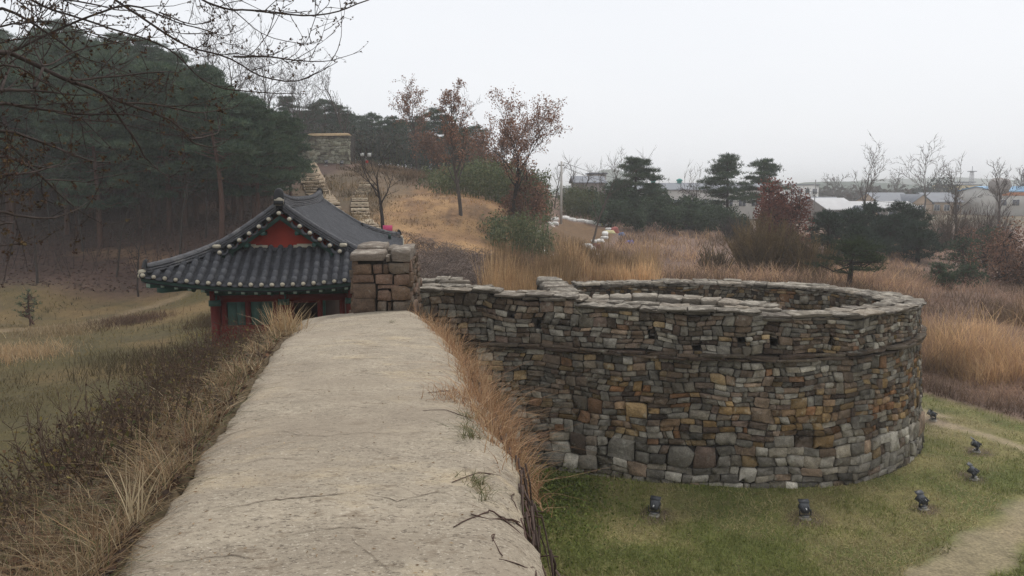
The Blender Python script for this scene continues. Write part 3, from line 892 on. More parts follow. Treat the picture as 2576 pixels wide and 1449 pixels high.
for args in (([(1.35, 23.75), (1.55, 21.5), (1.9, 19.2), (2.2, 17.2)][::-1], 2.2, 3.2, 31, .6, True, col_inner),
             ([(1.75, 17.15), (3.2, 16.95), (4.5, 16.45), (5.3, 15.85)], 2.2, 3.5, 33, .5, True, col_inner)):
    a, b, c_ = parapet(*args)
    pi += a; pc += b; pk.append(c_)
emit(bas, pi, F_STONE, 'return_stone', M['stone'], 120)
emit(bas, pc, F_SLAB, 'return_capstone', M['capstone'])
for k in pk: k.build('wall_core', M['core'], bas)
gpar = empty('gate_parapet', (0, 0, 0))
tag(gpar, 'low stone parapet corner between the parapet block and the bastion', 'parapet')
a, b, c_ = parapet([(-3.4, 19.55), (-1.25, 19.5)], 2.0, 3.6, 35, .5)
a2, b2, c2 = parapet([(-.62, 16.95), (-1.28, 19.95)][::1], 2.0, 3.58, 37, .6)
emit(gpar, a + a2, F_STONE, 'stone', M['stone'], 150)
emit(gpar, b + b2, F_SLAB, 'capstone', M['capstone'])
c_.build('wall_core', M['core'], gpar); c2.build('wall_core', M['core'], gpar)
# ------------------------------------------------------------------ gate pavilion
M['tile'] = material('grey_roof_tile', color=S(70, 71, 75), nscale=5, namt=0.3, fine=0.18, rough=0.8, spec=0.2, bump=0.35, bscale=40,
                     spots=[dict(color=S(98, 98, 98), scale=3.0, lo=0.55, hi=0.7, amt=0.5), dict(color=S(46, 48, 48), scale=4.5, lo=0.56, hi=0.68, amt=0.6)])
M['ridge'] = material('ridge_tile', color=S(78, 78, 81), nscale=6, namt=0.35, fine=0.2, rough=0.7, bump=0.6, bscale=30,
                      spots=[dict(color=S(130, 128, 124), scale=2.4, lo=0.55, hi=0.68, amt=0.6)])
M['black_tile'] = material('black_tile', color=S(36, 37, 39), nscale=6, namt=0.3, rough=0.6)
M['plaster'] = material('lime_plaster', color=S(172, 164, 146), nscale=7, namt=0.15, rough=0.9, bump=0.5, bscale=40, spots=[dict(color=S(150, 140, 122), scale=6, lo=0.55, hi=0.7, amt=0.6)])
M['red'] = material('red_painted_wood', color=S(104, 35, 30), nscale=3, namt=0.22, fine=0.1, rough=0.7, spots=[dict(color=S(92, 34, 30), scale=2.5, lo=0.5, hi=0.7, amt=0.6)])
M['red_board'] = material('red_gable_board', color=S(146, 50, 36), nscale=2, namt=0.2, rough=0.75, spots=[dict(color=S(112, 40, 32), scale=1.5, lo=0.5, hi=0.7, amt=0.5)])
M['green'] = material('green_painted_wood', color=S(56, 88, 80), nscale=3, namt=0.3, fine=0.1, rough=0.7, spots=[dict(color=S(40, 62, 56), scale=3, lo=0.5, hi=0.7, amt=0.7)])
M['dkgreen'] = material('dark_green_wood', color=S(44, 66, 60), nscale=3, namt=0.3, rough=0.75)
M['door'] = material('teal_door_panel', color=S(66, 96, 88), nscale=3, namt=0.2, rough=0.7, stretch=(5, 5, 1))
M['pale'] = material('pale_green_trim', color=S(160, 180, 168), nscale=5, namt=0.15, rough=0.7)
M['wood'] = material('dark_wood', color=S(70, 52, 42), nscale=3, namt=0.3, rough=0.8)

TH8 = math.radians(8.0)
eD = np.array([math.cos(TH8), math.sin(TH8)]); aD = np.array([-math.sin(TH8), math.cos(TH8)])
PC0 = np.array([-8.3, 17.5])
HW, PLN, GB = 2.9, 12.0, 1.45
def W3(u, w, z):
    u, w, z = np.broadcast_arrays(np.asarray(u, float), np.asarray(w, float), np.asarray(z, float))
    xy = PC0 + (u + HW)[..., None] * eD + w[..., None] * aD
    return np.concatenate([xy, z[..., None]], -1)
def zr(d): return 1.72 * (.68 * d / HW + .32 * (d / HW) ** 2)
def lift(c): return .27 * (1 - np.minimum(c, HW) / HW) ** 2
def Zn(u, d): return 3.74 + lift(HW - np.abs(u)) + zr(d)            # end slopes
def Zs(w, d): return 3.74 + lift(np.minimum(w, PLN - w)) + zr(d)     # long slopes
pav = empty('gate_pavilion', tuple(W3(0., 6., 0.2)), TH8)
tag(pav, 'gate pavilion with a curved grey tiled roof and red gable', 'pavilion')

# underlay of the roof, the roof part itself
mb = MB()
def sheet(fu, nu, nv, flip=False, col=None):
    uu, vv = np.meshgrid(np.linspace(0, 1, nu), np.linspace(0, 1, nv), indexing='ij')
    V = fu(uu.ravel(), vv.ravel())
    ii = np.arange(nu - 1)[:, None] * nv + np.arange(nv - 1)[None]
    Q = np.stack([ii, ii + nv, ii + nv + 1, ii + 1], -1).reshape(-1, 4)
    mb.add(V, Q=Q[:, ::-1] if flip else Q, col=col)
GV = 1.12                                                          # verge overhang: long slopes run out past the gable
for off in (-.03, -.13):
    def f_near(a, b, off=off):
        d = b * GB; u = (2 * a - 1) * (HW - d); return W3(u, d, Zn(u, d) + off)
    def f_far(a, b, off=off):
        d = b * GB; u = (2 * a - 1) * (HW - d); return W3(u, PLN - d, Zn(u, d) + off)
    sheet(f_near, 40, 8); sheet(f_far, 40, 8)
    for sg in (-1, 1):
        def f_lo(a, b, sg=sg, off=off):
            d = b * GV; w = d + a * (PLN - 2 * d); return W3(sg * (HW - d), w, Zs(w, d) + off)
        def f_hi(a, b, sg=sg, off=off):
            d = GV + b * (HW - GV); w = GV + a * (PLN - 2 * GV); return W3(sg * (HW - d), w, Zs(w, d) + off)
        sheet(f_lo, 60, 6); sheet(f_hi, 60, 8)
roof = mb.build('roof', M['black_tile'], pav)

def slope_matrix(p, across, up):
    x = nrm(across); y = nrm(up); z = nrm(np.cross(x, y)); y = np.cross(z, x)
    return Matrix(((x[0], y[0], z[0], p[0]), (x[1], y[1], z[1], p[1]), (x[2], y[2], z[2], p[2]), (0, 0, 0, 1)))
def put(name, me, parent, mtx):
    o = bpy.data.objects.new(name, me); C.objects.link(o)
    adopt(o, parent); o.matrix_basis = mtx
    return o
PITCHT = .232
# shared meshes
def half_tube(r, ln, k=8, r2=None):
    m_ = MB(); r2 = r2 or r
    t = np.linspace(0, math.pi, k)
    V = np.concatenate([np.stack([r * np.cos(t), np.full(k, 0.), r * np.sin(t)], 1), np.stack([r2 * np.cos(t), np.full(k, ln), r2 * np.sin(t)], 1), np.stack([.8 * r * np.cos(t), np.full(k, 0.), .8 * r * np.sin(t)], 1)])
    Q = [[i, k + i, k + i + 1, i + 1] for i in range(k - 1)] + [[2 * k + i, i, i + 1, 2 * k + i + 1] for i in range(k - 1)]
    return m_.add(V, Q=Q)
me_conv = half_tube(.075, .31, 9, .072).mesh('cover_tile', True); me_conv.materials.append(M['tile'])
m_ = MB(); k = 7
t = np.linspace(-1, 1, k)
pr = np.stack([t * .085, np.zeros(k), -.03 * (1 - t * t) + .012], 1)
V = np.concatenate([pr, pr + [0, .22, 0], pr - [0, 0, .026], pr * [1, 1, 1] + [0, .22, -.026]])
Q = [[i, i + 1, k + i + 1, k + i] for i in range(k - 1)] + [[2 * k + i, 2 * k + i + 1, i + 1, i] for i in range(k - 1)]
m_.add(V, Q=Q); me_pan = m_.mesh('pan_tile', True); me_pan.materials.append(M['tile'])
m_ = MB(); rr = np.random.default_rng(3)
n_ = 10
for i in range(6): pass
V = []
for i in range(6):
    ph = math.pi / 2 * i / 5
    for j in range(n_): V.append((.052 * math.cos(ph) * math.cos(j * 2 * math.pi / n_), -.062 * math.sin(ph), .052 * math.cos(ph) * math.sin(j * 2 * math.pi / n_)))
m_.add(V, Q=[[i * n_ + j, i * n_ + (j + 1) % n_, (i + 1) * n_ + (j + 1) % n_, (i + 1) * n_ + j] for i in range(5) for j in range(n_)], poly=[list(range(n_))])
me_ball = m_.mesh('plaster_cap', True); me_ball.materials.append(M['plaster'])

us_ = np.arange(-HW + .06, HW, PITCHT)
e3 = np.array([*eD, 0]); a3v = np.array([*aD, 0])
rt = random.Random(5)
npan = 0
for i, u in enumerate(us_):
    dmax = min(GB + .02, HW - abs(u) - .02)
    for side in (0, 1):
        sg = 1 if side == 0 else -1
        base = 0. if side == 0 else PLN
        up0 = a3v * sg; ac = e3 * sg
        # cover tiles
        d = -.03
        while d < dmax:
            p0 = W3(u, base + sg * d, Zn(u, max(d, 0)) + .038); p1 = W3(u, base + sg * (d + .3), Zn(u, d + .3) + .038)
            if side == 0:
                mt = slope_matrix(p0, ac, p1 - p0)
                o = put('cover_tile', me_conv, roof, mt @ Matrix.Diagonal((1, min(1, (dmax - d + .06) / .3), 1, 1)))
            d += .285
        if side == 0:
            p0 = W3(u, -.03, Zn(u, 0) + .05); p1 = W3(u, .3, Zn(u, .3) + .05)
            o = put('plaster_cap', me_ball, roof, slope_matrix(p0, ac, p1 - p0) @ Matrix.Rotation(rt.uniform(-.3, .3), 4, 'Y') @ Matrix.Diagonal((rt.uniform(.92, 1.1), rt.uniform(.8, 1.2), rt.uniform(.92, 1.08), 1)))
    # pan tiles of the near end slope
    um = u + PITCHT / 2
    if um > HW - .05: continue
    dm = min(GB + .05, HW - abs(um) + .02)
    d = -.055
    while d < dm - .03:
        p0 = W3(um, d, Zn(um, max(d, 0)) + .012); p1 = W3(um, d + .2, Zn(um, d + .2) + .012)
        mt = slope_matrix(p0, e3, p1 - p0) @ Matrix.Rotation(rt.uniform(-.015, .015) - .13, 4, 'X') @ Matrix.Translation((rt.uniform(-.003, .003), 0, .008))
        if npan < 300: put('pan_tile', me_pan, roof, mt); npan += 1
        d += .098
# long slopes: rows of cover and pan tiles as one mass each
mbr = MB()
for sg in (-1, 1):
    for w in np.arange(.08, PLN, PITCHT):
        c_ = min(w, PLN - w)
        dmax = HW if GV < w < PLN - GV else c_
        ds = np.linspace(-.03, dmax, max(3, int(dmax / .14)))
        P = W3(sg * (HW - ds), w, Zs(w, np.maximum(ds, 0)) + .02)
        mbr.tube(P, .072, 7)
        ds2 = np.linspace(-.05, dmax, max(3, int(dmax / .1)))
        for q in range(len(ds2) - 1):
            z0 = Zs(w + PITCHT / 2, max(ds2[q], 0)) + .035; z1 = Zs(w + PITCHT / 2, max(ds2[q + 1], 0)) + .012
            A = W3(sg * (HW - ds2[q]), np.array([w + .06, w + PITCHT / 2, w + PITCHT - .06]), np.array([z0, z0 - .025, z0]))
            B = W3(sg * (HW - ds2[q + 1]), np.array([w + .06, w + PITCHT / 2, w + PITCHT - .06]), np.array([z1, z1 - .025, z1]))
            mbr.add(np.concatenate([A, B]), Q=[[0, 1, 4, 3], [1, 2, 5, 4]])
o = mbr.build('side_slope_tiles', M['tile'], roof, True); o['kind'] = 'stuff'
# far end slope
mbr = MB()
for u in us_:
    dmax = min(GB, HW - abs(u)); ds = np.linspace(-.03, max(dmax, .1), 6)
    mbr.tube(W3(u, PLN - ds, Zn(u, np.maximum(ds, 0)) + .02), .072, 6)
o = mbr.build('far_slope_tiles', M['tile'], roof, True); o['kind'] = 'stuff'
for sg in (-1, 1):
    for j, w in enumerate(np.arange(.08, PLN, PITCHT)):
        p0 = W3(sg * (HW + .03), w, Zs(w, 0) + .03); p1 = W3(sg * (HW - .3), w, Zs(w, .3) + .03)
        put('plaster_cap', me_ball, roof, slope_matrix(p0, a3v * sg, p1 - p0))

def ridge(P, wd, hh, name, parent=roof, layers=4, cap_r=.085, seglen=.34):
    """stacked ridge: courses of flat tile, then a run of cover tiles"""
    P = np.asarray(P, float)
    s = np.concatenate([[0], np.cumsum(np.linalg.norm(np.diff(P, axis=0), axis=1))])
    mb_ = MB()
    tan = np.gradient(P, axis=0)
    sd = nrm(np.stack([tan[:, 1], -tan[:, 0], np.zeros(len(P))], 1))
    rr_ = np.random.default_rng(len(P))
    for l in range(layers):
        z0, z1 = hh * l / layers, hh * (l + .8) / layers
        w_ = wd * (1 - .1 * l) * (1 + .06 * (l % 2))
        n = len(P)
        V = np.concatenate([P - sd * w_ + [0, 0, z0], P + sd * w_ + [0, 0, z0], P + sd * w_ + [0, 0, z1], P - sd * w_ + [0, 0, z1]])
        V += rr_.uniform(-.006, .006, V.shape)
        Q = []
        for i in range(n - 1):
            for a, b in ((0, 1), (1, 2), (2, 3), (3, 0)): Q.append([a * n + i, b * n + i, b * n + i + 1, a * n + i + 1])
        mb_.add(V, Q=Q, poly=[[0, n, 2 * n, 3 * n], [n - 1, 2 * n - 1, 3 * n - 1, 4 * n - 1]])
    ro = mb_.build(name, M['ridge'], parent)
    q = 0.
    while q < s[-1] - .05:
        a = np.array([np.interp(q, s, P[:, k_]) for k_ in range(3)]); b = np.array([np.interp(min(q + seglen + .02, s[-1]), s, P[:, k_]) for k_ in range(3)])
        ax = nrm(np.cross(b - a, [0, 0, 1]))
        mt = slope_matrix(a + [0, 0, hh - .02], ax, b - a) @ Matrix.Diagonal((cap_r / .074, np.linalg.norm(b - a) / .3, cap_r / .074, 1))
        put('ridge_cover_tile', me_ridge, parent, mt)
        q += seglen
    return ro
me_ridge = half_tube(.074, .30, 8, .066).mesh('ridge_cover_tile', True); me_ridge.materials.append(M['ridge'])
# main ridge with lifted ends
ws = np.linspace(GV + .02, PLN - GV - .02, 36)
tt = np.abs(2 * (ws - ws[0]) / (ws[-1] - ws[0]) - 1)
ridge(W3(0., ws, 3.74 + zr(HW) - .04 + .17 * tt ** 3), .13, .24, 'main_ridge', layers=5, cap_r=.1)
def end_tile(p, fwd, sc, lift_=.0):
    """raised black end tile with white plaster below"""
    mb_ = MB()
    R = np.stack([nrm(np.cross(fwd, [0, 0, 1])), nrm(fwd), [0, 0, 1]], 1)
    k = 12; t = np.linspace(0, math.pi, k)
    prof = np.stack([.14 * np.cos(t) * sc, np.zeros(k), (.05 + .23 * np.sin(t) ** .8) * sc], 1)
    prof = np.vstack([[.14 * sc, 0, -.03], prof, [-.14 * sc, 0, -.03]])
    n = len(prof)
    A = prof; B = prof * [.92, 1, .92] + [0, .05 * sc, 0]
    A = A + [0, 0, 0]; A[:, 1] -= .25 * A[:, 2]; B[:, 1] -= .25 * B[:, 2]
    V = np.concatenate([A, B]) @ R.T + p
    mb_.add(V, Q=[[i, i + 1, n + i + 1, n + i] for i in range(n - 1)], poly=[list(range(n))[::-1], list(range(n, 2 * n))])
    mb_.build('end_tile', M['black_tile'], roof)
def plaster_blob(p, rad, seed):
    mb_ = MB(); rock(mb_, p, rad, np.random.default_rng(seed), None, 10, 6)
    mb_.build('plaster_daub', M['plaster'], roof, True)
ztop_r = 3.74 + zr(HW) - .04 + .12
for w, f in ((GV - .02, -1), (PLN - GV + .02, 1)):
    p = W3(0., w, ztop_r + .2)
    end_tile(p, a3v * f, .85)
    plaster_blob(W3(0., w + .0 * f, ztop_r + .12), (.12, .07, .1), 3)
    mb_ = MB(); mb_.box(W3(0., w - .09 * -f, ztop_r + .09), (.11, .03, .05)); mb_.build('end_block', M['black_tile'], roof)
# verge ridges and hip ridges
for end in (0, 1):
    sg = 1 if end == 0 else -1; b0 = 0 if end == 0 else PLN
    for sd in (-1, 1):
        dd = np.linspace(HW - .08, 1.36, 14)
        P = W3(sd * (HW - dd), b0 + sg * (GV + .08), 3.74 + zr(dd) + .03 + .1 * ((HW - dd) / HW) ** 3)
        ridge(P, .095, .17, 'verge_ridge', layers=3, cap_r=.07)
        dd = np.linspace(1.42, .1, 15)
        P = W3(sd * (HW - dd), b0 + sg * dd, Zn(HW - dd, dd) + .0 + .06 * (1 - dd / 1.3) ** 2)
        ridge(P, .09, .17, 'hip_ridge', layers=3, cap_r=.07)
        pe = W3(sd * (HW - .08), b0 + sg * .08, Zn(HW - .08, .08) + .20)
        end_tile(pe, -(a3v * sg) + e3 * sd, .62)
        plaster_blob(pe + np.array([0, 0, -.12]) + (-(a3v * sg) + e3 * sd) * .05, (.08, .08, .065), 7 + sd)
        plaster_blob(W3(sd * (HW - 1.42), b0 + sg * (GV - .02), 3.74 + zr(1.42) + .15), (.1, .08, .045), 9 + sd)
# gable end: verge tiles, board, barge boards
for end in (0, 1):
    sg = 1 if end == 0 else -1; b0 = 0 if end == 0 else PLN
    for sd in (-1, 1):
        for k_, d in enumerate(np.linspace(1.5, HW - .24, 6)):
            p0 = W3(sd * (HW - d), b0 + sg * (GV - .12), 3.74 + zr(d) - .06); p1 = p0 + a3v * sg * .3 + [0, 0, .02]
            put('cover_tile', me_conv, roof, slope_matrix(p0, e3 * sg, p1 - p0))
            put('plaster_cap', me_ball, roof, slope_matrix(p0 + [0, 0, .02], e3 * sg, p1 - p0))
            # drooping pan tile between
            dn = d + (HW - .24 - 1.5) / 10
            if k_ < 5:
                p0 = W3(sd * (HW - dn), b0 + sg * (GV - .13), 3.74 + zr(dn) - .09); p1 = p0 + a3v * sg * .3
                ac = W3(sd * (HW - dn - .1), 0, zr(dn + .1)) - W3(sd * (HW - dn), 0, zr(dn)); ac = ac * (1 if sd < 0 else -1) * sg
                put('pan_tile', me_pan, roof, slope_matrix(p0, ac, p1 - p0) @ Matrix.Diagonal((1.15, 1, 1.6, 1)))
        mb_ = MB(); dd = np.linspace(1.4, HW, 10)
        n = len(dd)
        A = W3(sd * (HW - dd), b0 + sg * (GV - .02), 3.74 + zr(dd) - .13); B = A - [0, 0, .11]
        A2 = A + a3v * sg * .05; B2 = B + a3v * sg * .05
        mb_.add(np.concatenate([A, B, A2, B2]), Q=[[i, i + 1, n + i + 1, n + i] for i in range(n - 1)] + [[2 * n + i, 2 * n + i + 1, 3 * n + i + 1, 3 * n + i] for i in range(n - 1)] + [[n + i, n + i + 1, 3 * n + i + 1, 3 * n + i] for i in range(n - 1)])
        mb_.build('barge_board', M['dkgreen'], roof)
        for d in (1.72, 2.1, 2.5):
            mb_ = MB(); mb_.box(W3(sd * (HW - d), b0 + sg * (GV + .1), 3.74 + zr(d) - .27), (.045, .12, .045)); mb_.build('purlin_end', M['green'], roof)
    p0 = W3(0., b0 + sg * (GV - .12), 3.74 + zr(HW) - .1); put('cover_tile', me_conv, roof, slope_matrix(p0, e3 * sg, a3v * sg)); put('plaster_cap', me_ball, roof, slope_matrix(p0 + [0, 0, .02], e3 * sg, a3v * sg))
    mb_ = MB()
    zb = 3.74 + zr(GB) - .05
    V = [W3(-1.5, b0 + sg * (GB + .02), zb), W3(1.5, b0 + sg * (GB + .02), zb), W3(0., b0 + sg * (GB + .02), 3.74 + zr(HW) - .1)]
    V += [v + a3v * sg * .04 for v in V]
    mb_.add(V, T=[[0, 1, 2], [5, 4, 3]]); mb_.build('gable_board', M['red_board'], pav)
    mb_ = MB()
    for u in np.linspace(-1.25, 1.2, 9):
        mb_.box(W3(u + .13, b0 + sg * (GB - .03), zb + .055 + .03 * (abs(u) / 1.2) ** 2), (.15, .07, .018)); mb_.box(W3(u + .1, b0 + sg * (GB - .01), zb + .095 + .03 * (abs(u) / 1.2) ** 2), (.14, .06, .018))
    mb_.build('gable_flashing', M['ridge'], roof)
    for u in (-.72, .62):
        mb_ = MB(); mb_.box(W3(u, b0 + sg * (GB - .005), zb + .14), (.36, .05, .035), R=np.stack([e3, a3v, [0, 0, 1]], 1)); mb_.box(W3(u - .1, b0 + sg * (GB - .0), zb + .17), (.18, .045, .03), R=np.stack([e3, a3v, [0, 0, 1]], 1)); mb_.build('plaster_strip', M['plaster'], pav)
    # pan-and-cover course under the gable board
    mb_ = MB(); uu = np.linspace(-1.45, 1.45, 12); mb_.tube(W3(uu, b0 + sg * (GB - .04), zb + .02 + .04 * (uu / 1.45) ** 2), .05, 6); mb_.build('flashing_roll', M['tile'], roof, True)

# eaves: fascia, square flying rafters with pale faces, round rafters behind
RB = np.stack([e3, a3v, [0, 0, 1]], 1)
mb_ = MB(); mb_.box((0, .45, 0), (.045, .45, .05)); me_fly = mb_.mesh('flying_rafter'); me_fly.materials.append(M['green'])
mb_ = MB(); mb_.box((0, -.003, 0), (.036, .006, .04)); mb_.box((0, -.008, 0), (.018, .006, .02), col=(0, 0, 0)); me_face = mb_.mesh('rafter_face'); me_face.materials.append(M['pale'])
mb_ = MB(); mb_.tube([(0, .3, -.14), (0, 1.4, -.14 + .3)], .055, 8); me_rnd = mb_.mesh('rafter', True); me_rnd.materials.append(M['dkgreen'])
def eave_line(kind, n):
    for i in range(n):
        f = (i + .5) / n
        if kind in (0, 1):
            sg = 1 if kind == 0 else -1; b0 = 0 if kind == 0 else PLN
            u = -HW + .25 + f * (2 * HW - .5)
            p = W3(u * .985, b0 + sg * .07, Zn(u, 0) - .15); ac, up = e3 * sg, a3v * sg + np.array([0, 0, .22]) - e3 * u / HW * .55 * max(0, abs(u) - 1.4) / 1.5
        else:
            sg = 1 if kind == 2 else -1
            w = 1.5 + f * (PLN - 3.0)
            p = W3(-sg * (HW - .07), w, Zs(w, 0) - .15); ac, up = -a3v * sg, e3 * sg + np.array([0, 0, .22])
        m4 = slope_matrix(p, ac, up)
        put('flying_rafter', me_fly, pav, m4); put('rafter_face', me_face, pav, m4); put('rafter', me_rnd, pav, m4)
for k_, n in ((0, 18), (1, 18), (2, 28), (3, 28)): eave_line(k_, n)
mb_ = MB()
uu = np.linspace(-HW, HW, 40); wwv = np.linspace(0, PLN, 60)
for line in (W3(uu, .03, Zn(uu, 0) - .06), W3(uu, PLN - .03, Zn(uu, 0) - .06), W3(-HW + .03, wwv, Zs(wwv, 0) - .06), W3(HW - .03, wwv, Zs(wwv, 0) - .06)):
    n = len(line)
    mb_.add(np.concatenate([line + [0, 0, .03], line - [0, 0, .045]]), Q=[[i, i + 1, n + i + 1, n + i] for i in range(n - 1)])
mb_.build('fascia_board', M['dkgreen'], pav)
# boarded soffit
mb = MB()
def f_sof(a, b):
    d = b * 1.5; u = (2 * a - 1) * (HW - d); return W3(u, .06 + d, 3.74 + lift(HW - np.abs(u)) * (1 - b) - .09 + .2 * b)
def f_sofs(sg):
    def g(a, b):
        d = b * 1.5; w = d + a * (PLN - 2 * d); return W3(sg * (HW - .06 - d), w, 3.74 + lift(np.minimum(w, PLN - w)) * (1 - b) - .09 + .2 * b)
    return g
sheet(f_sof, 30, 5); sheet(f_sofs(-1), 40, 5); sheet(f_sofs(1), 40, 5)
mb.build('soffit', M['dkgreen'], pav)
# corner rafters
for sd in (-1, 1):
    mb_ = MB()
    p = W3(sd * (HW - .12), .12, Zn(HW, 0) - .17); d = nrm(a3v - e3 * sd + np.array([0, 0, -.02])); x = nrm(np.cross(d, [0, 0, 1])); z = np.cross(x, d)
    mb_.box(p + d * .55, (.09, .55, .1), R=np.stack([x, d, z], 1)); mb_.box(p + d * .75 - z * .16, (.1, .5, .07), R=np.stack([x, d, z], 1))
    mb_.build('corner_rafter', M['green'], pav)
    mb_ = MB(); mb_.box(p - d * .004 , (.075, .008, .085), R=np.stack([x, d, z], 1)); mb_.build('rafter_face', M['pale'], pav)

# body: posts, beams, brackets, red panelled front
FW, HU = 1.32, 1.62
ZB, ZT = 2.15, 3.72
DZ = .22
def bx(name, mname, u0, u1, w0, w1, z0, z1, parent=pav):
    mb_ = MB(); z0, z1 = (z0 + DZ if z0 > 2.3 else z0), (z1 + DZ if z1 > 2.3 else z1); mb_.box(W3((u0 + u1) / 2, (w0 + w1) / 2, (z0 + z1) / 2), (abs(u1 - u0) / 2, abs(w1 - w0) / 2, abs(z1 - z0) / 2), R=RB)
    return mb_.build(name, M[mname], parent)
for w in (FW, FW + 3.1, FW + 6.2, PLN - FW):
    for u in (-HU, 0, HU):
        if u == 0 and w not in (FW, PLN - FW): continue
        mb_ = MB(); p = W3(u, w, 0.); mb_.tube([p + [0, 0, 0.3], p + [0, 0, ZT]], .125, 14)
        mb_.build('post', M['red'], pav, True)
for u in (-HU, 0, HU):
    for q in range(3):
        bx('bracket', 'green' if q != 1 else 'dkgreen', u - .07 - .06 * q, u + .07 + .06 * q, FW - .2 - .1 * q, FW + .12, 3.08 + .12 * q, 3.17 + .12 * q)
    bx('bracket_cap', 'door', u - .13, u + .13, FW - .145, FW + .1, 2.92, 3.06)
    mb_ = MB(); mb_.box(W3(u, FW - .3, 3.45), (.05, .05, .14), R=RB); mb_.build('bracket_arm', M['red'], pav)
for w in (FW, PLN - FW):
    bx('tie_beam', 'dkgreen', -HU, HU, w - .08, w + .08, 3.17, 3.38)
    bx('eave_beam', 'green', -HU - .3, HU + .3, w - .07, w + .07, 3.42, 3.56)
    for u0 in (-1.42, -.62, .2, 1.0):
        bx('beam_panel', 'green', u0, u0 + .42, w - .095, w - .082, 3.2, 3.34)
for u in (-HU, HU):
    bx('tie_beam', 'dkgreen', u - .07, u + .07, FW + .1, PLN - FW - .1, 3.17, 3.36)
    bx('eave_beam', 'green', u - .06, u + .06, FW - .3, PLN - FW + .3, 3.42, 3.55)
# front wall: frame and panels, bay by bay
bx('lintel', 'red', -HU + .1, HU - .1, FW - .05, FW + .05, 3.0, 3.16)
bx('sill_rail', 'red', -HU + .1, .85, FW - .05, FW + .05, 2.1, 2.42)
for u in (-1.42, -.86, -.2, .18, .86, 1.4):
    bx('stile', 'red', u - .06, u + .06, FW - .046, FW + .046, 2.1, 3.02)
bx('door_panel', 'door', -1.34, -1.13, FW - .02, FW + .02, 2.4, 2.99); bx('door_panel', 'door', -1.12, -.92, FW - .018, FW + .022, 2.4, 2.99)
bx('door_panel', 'door', -.78, -.55, FW - .02, FW + .02, 2.4, 2.99); bx('door_panel', 'door', -.54, -.28, FW - .018, FW + .022, 2.4, 2.99)
bx('wall_board', 'red', .24, .8, FW - .03, FW + .03, 2.95, 2.985); bx('wall_board', 'red', -.1, .13, FW - .03, FW + .03, 2.4, 2.98)
bx('wall_board', 'red', .92, 1.5, FW - .03, FW + .03, 2.1, 2.62)
bx('opening_frame', 'green', .93, .99, FW - .03, FW + .05, 2.6, 3.0)
bx('shade_partition', 'wood', .83, .9, FW + .06, PLN - FW, .4, 3.5)  # unseen partition, added to close the bay off and keep the opening dark
bx('back_wall', 'wood', -HU, .9, FW + 3.0, FW + 3.1, .4, 3.5)
bx('side_wall', 'red', -HU - .04, -HU + .04, FW + .1, PLN - FW, 2.0, 3.1)
bx('floor_boards', 'wood', -HU - .3, .82, FW - .25, PLN - FW + .3, 1.96, 2.09)
# stone base below the floor
gb = Wall([tuple(W3(-HU - .5, PLN - .8, 0.)[:2]), tuple(W3(-HU - .5, FW - .45, 0.)[:2]), tuple(W3(.8, FW - .45, 0.)[:2])], 0, 1.95, batter=.05, seed=44)
gb2 = Wall([tuple(W3(-HU - .5, FW - .4, 0.)[:2]), tuple(W3(.8, FW - .4, 0.)[:2])], 0, 1.95, batter=.05, seed=45)
gb3 = Wall([tuple(W3(-HU - .5, PLN - .8, 0.)[:2]), tuple(W3(-HU - .5, FW - .4, 0.)[:2])], 0, 1.95, batter=.05, seed=46)
its = []
for g in (gb2, gb3):
    g.courses(0.2, 1.95, 0, g.L, col_rampart, hh=(.4, .55), ww=(.4, .8), ztop_scaled=False, big=.6); its += g.stones
emit(pav, its, F_STONE, 'foundation_stone', M['stone'], 150)
bx('foundation', 'core', -HU - .4, .8, FW - .35, PLN - .9, .1, 1.95)
# ------------------------------------------------------------------ plants: building blocks
def seg_tubes(mb, A, B, ra, rb, k, col):
    """many straight tapered pieces at once"""
    A, B = np.asarray(A, float), np.asarray(B, float); ra, rb = np.asarray(ra, float), np.asarray(rb, float)
    n = len(A)
    if n == 0: return
    d = nrm(B - A)
    ref = np.where(np.abs(d[:, 2:3]) < .9, np.array([[0, 0, 1.]]), np.array([[1., 0, 0]]))
    a = nrm(np.cross(d, ref)); b = np.cross(a, d)
    t = np.arange(k) * 2 * np.pi / k
    ring = np.cos(t)[None, :, None] * a[:, None] + np.sin(t)[None, :, None] * b[:, None]
    V = np.stack([A[:, None] + ring * ra[:, None, None], B[:, None] + ring * rb[:, None, None]], 1).reshape(-1, 3)
    j = np.arange(k)
    q = np.stack([j, (j + 1) % k, k + (j + 1) % k, k + j], -1)
    Q = (np.arange(n)[:, None, None] * 2 * k + q[None]).reshape(-1, 4)
    col = np.asarray(col, float)
    if col.ndim == 2: col = np.repeat(col, 2 * k, 0)
    mb.add(V, Q=Q, col=col)

RMIN = [.006]
class Skel:
    def __init__(s): s.A, s.B, s.ra, s.rb, s.tips, s.tipd, s.mid, s.lev = [], [], [], [], [], [], [], []
    def seg(s, a, b, ra, rb, lev): s.A.append(a); s.B.append(b); s.ra.append(ra); s.rb.append(rb); s.lev.append(lev)
    def mesh(s, mb, col, cut=.03, k1=7, k2=3):
        A, B, ra, rb = map(np.array, (s.A, s.B, s.ra, s.rb))
        big = ra > cut
        for m_, k in ((big, k1), (~big, k2)):
            if m_.any(): seg_tubes(mb, A[m_], B[m_], ra[m_], rb[m_], k, col)

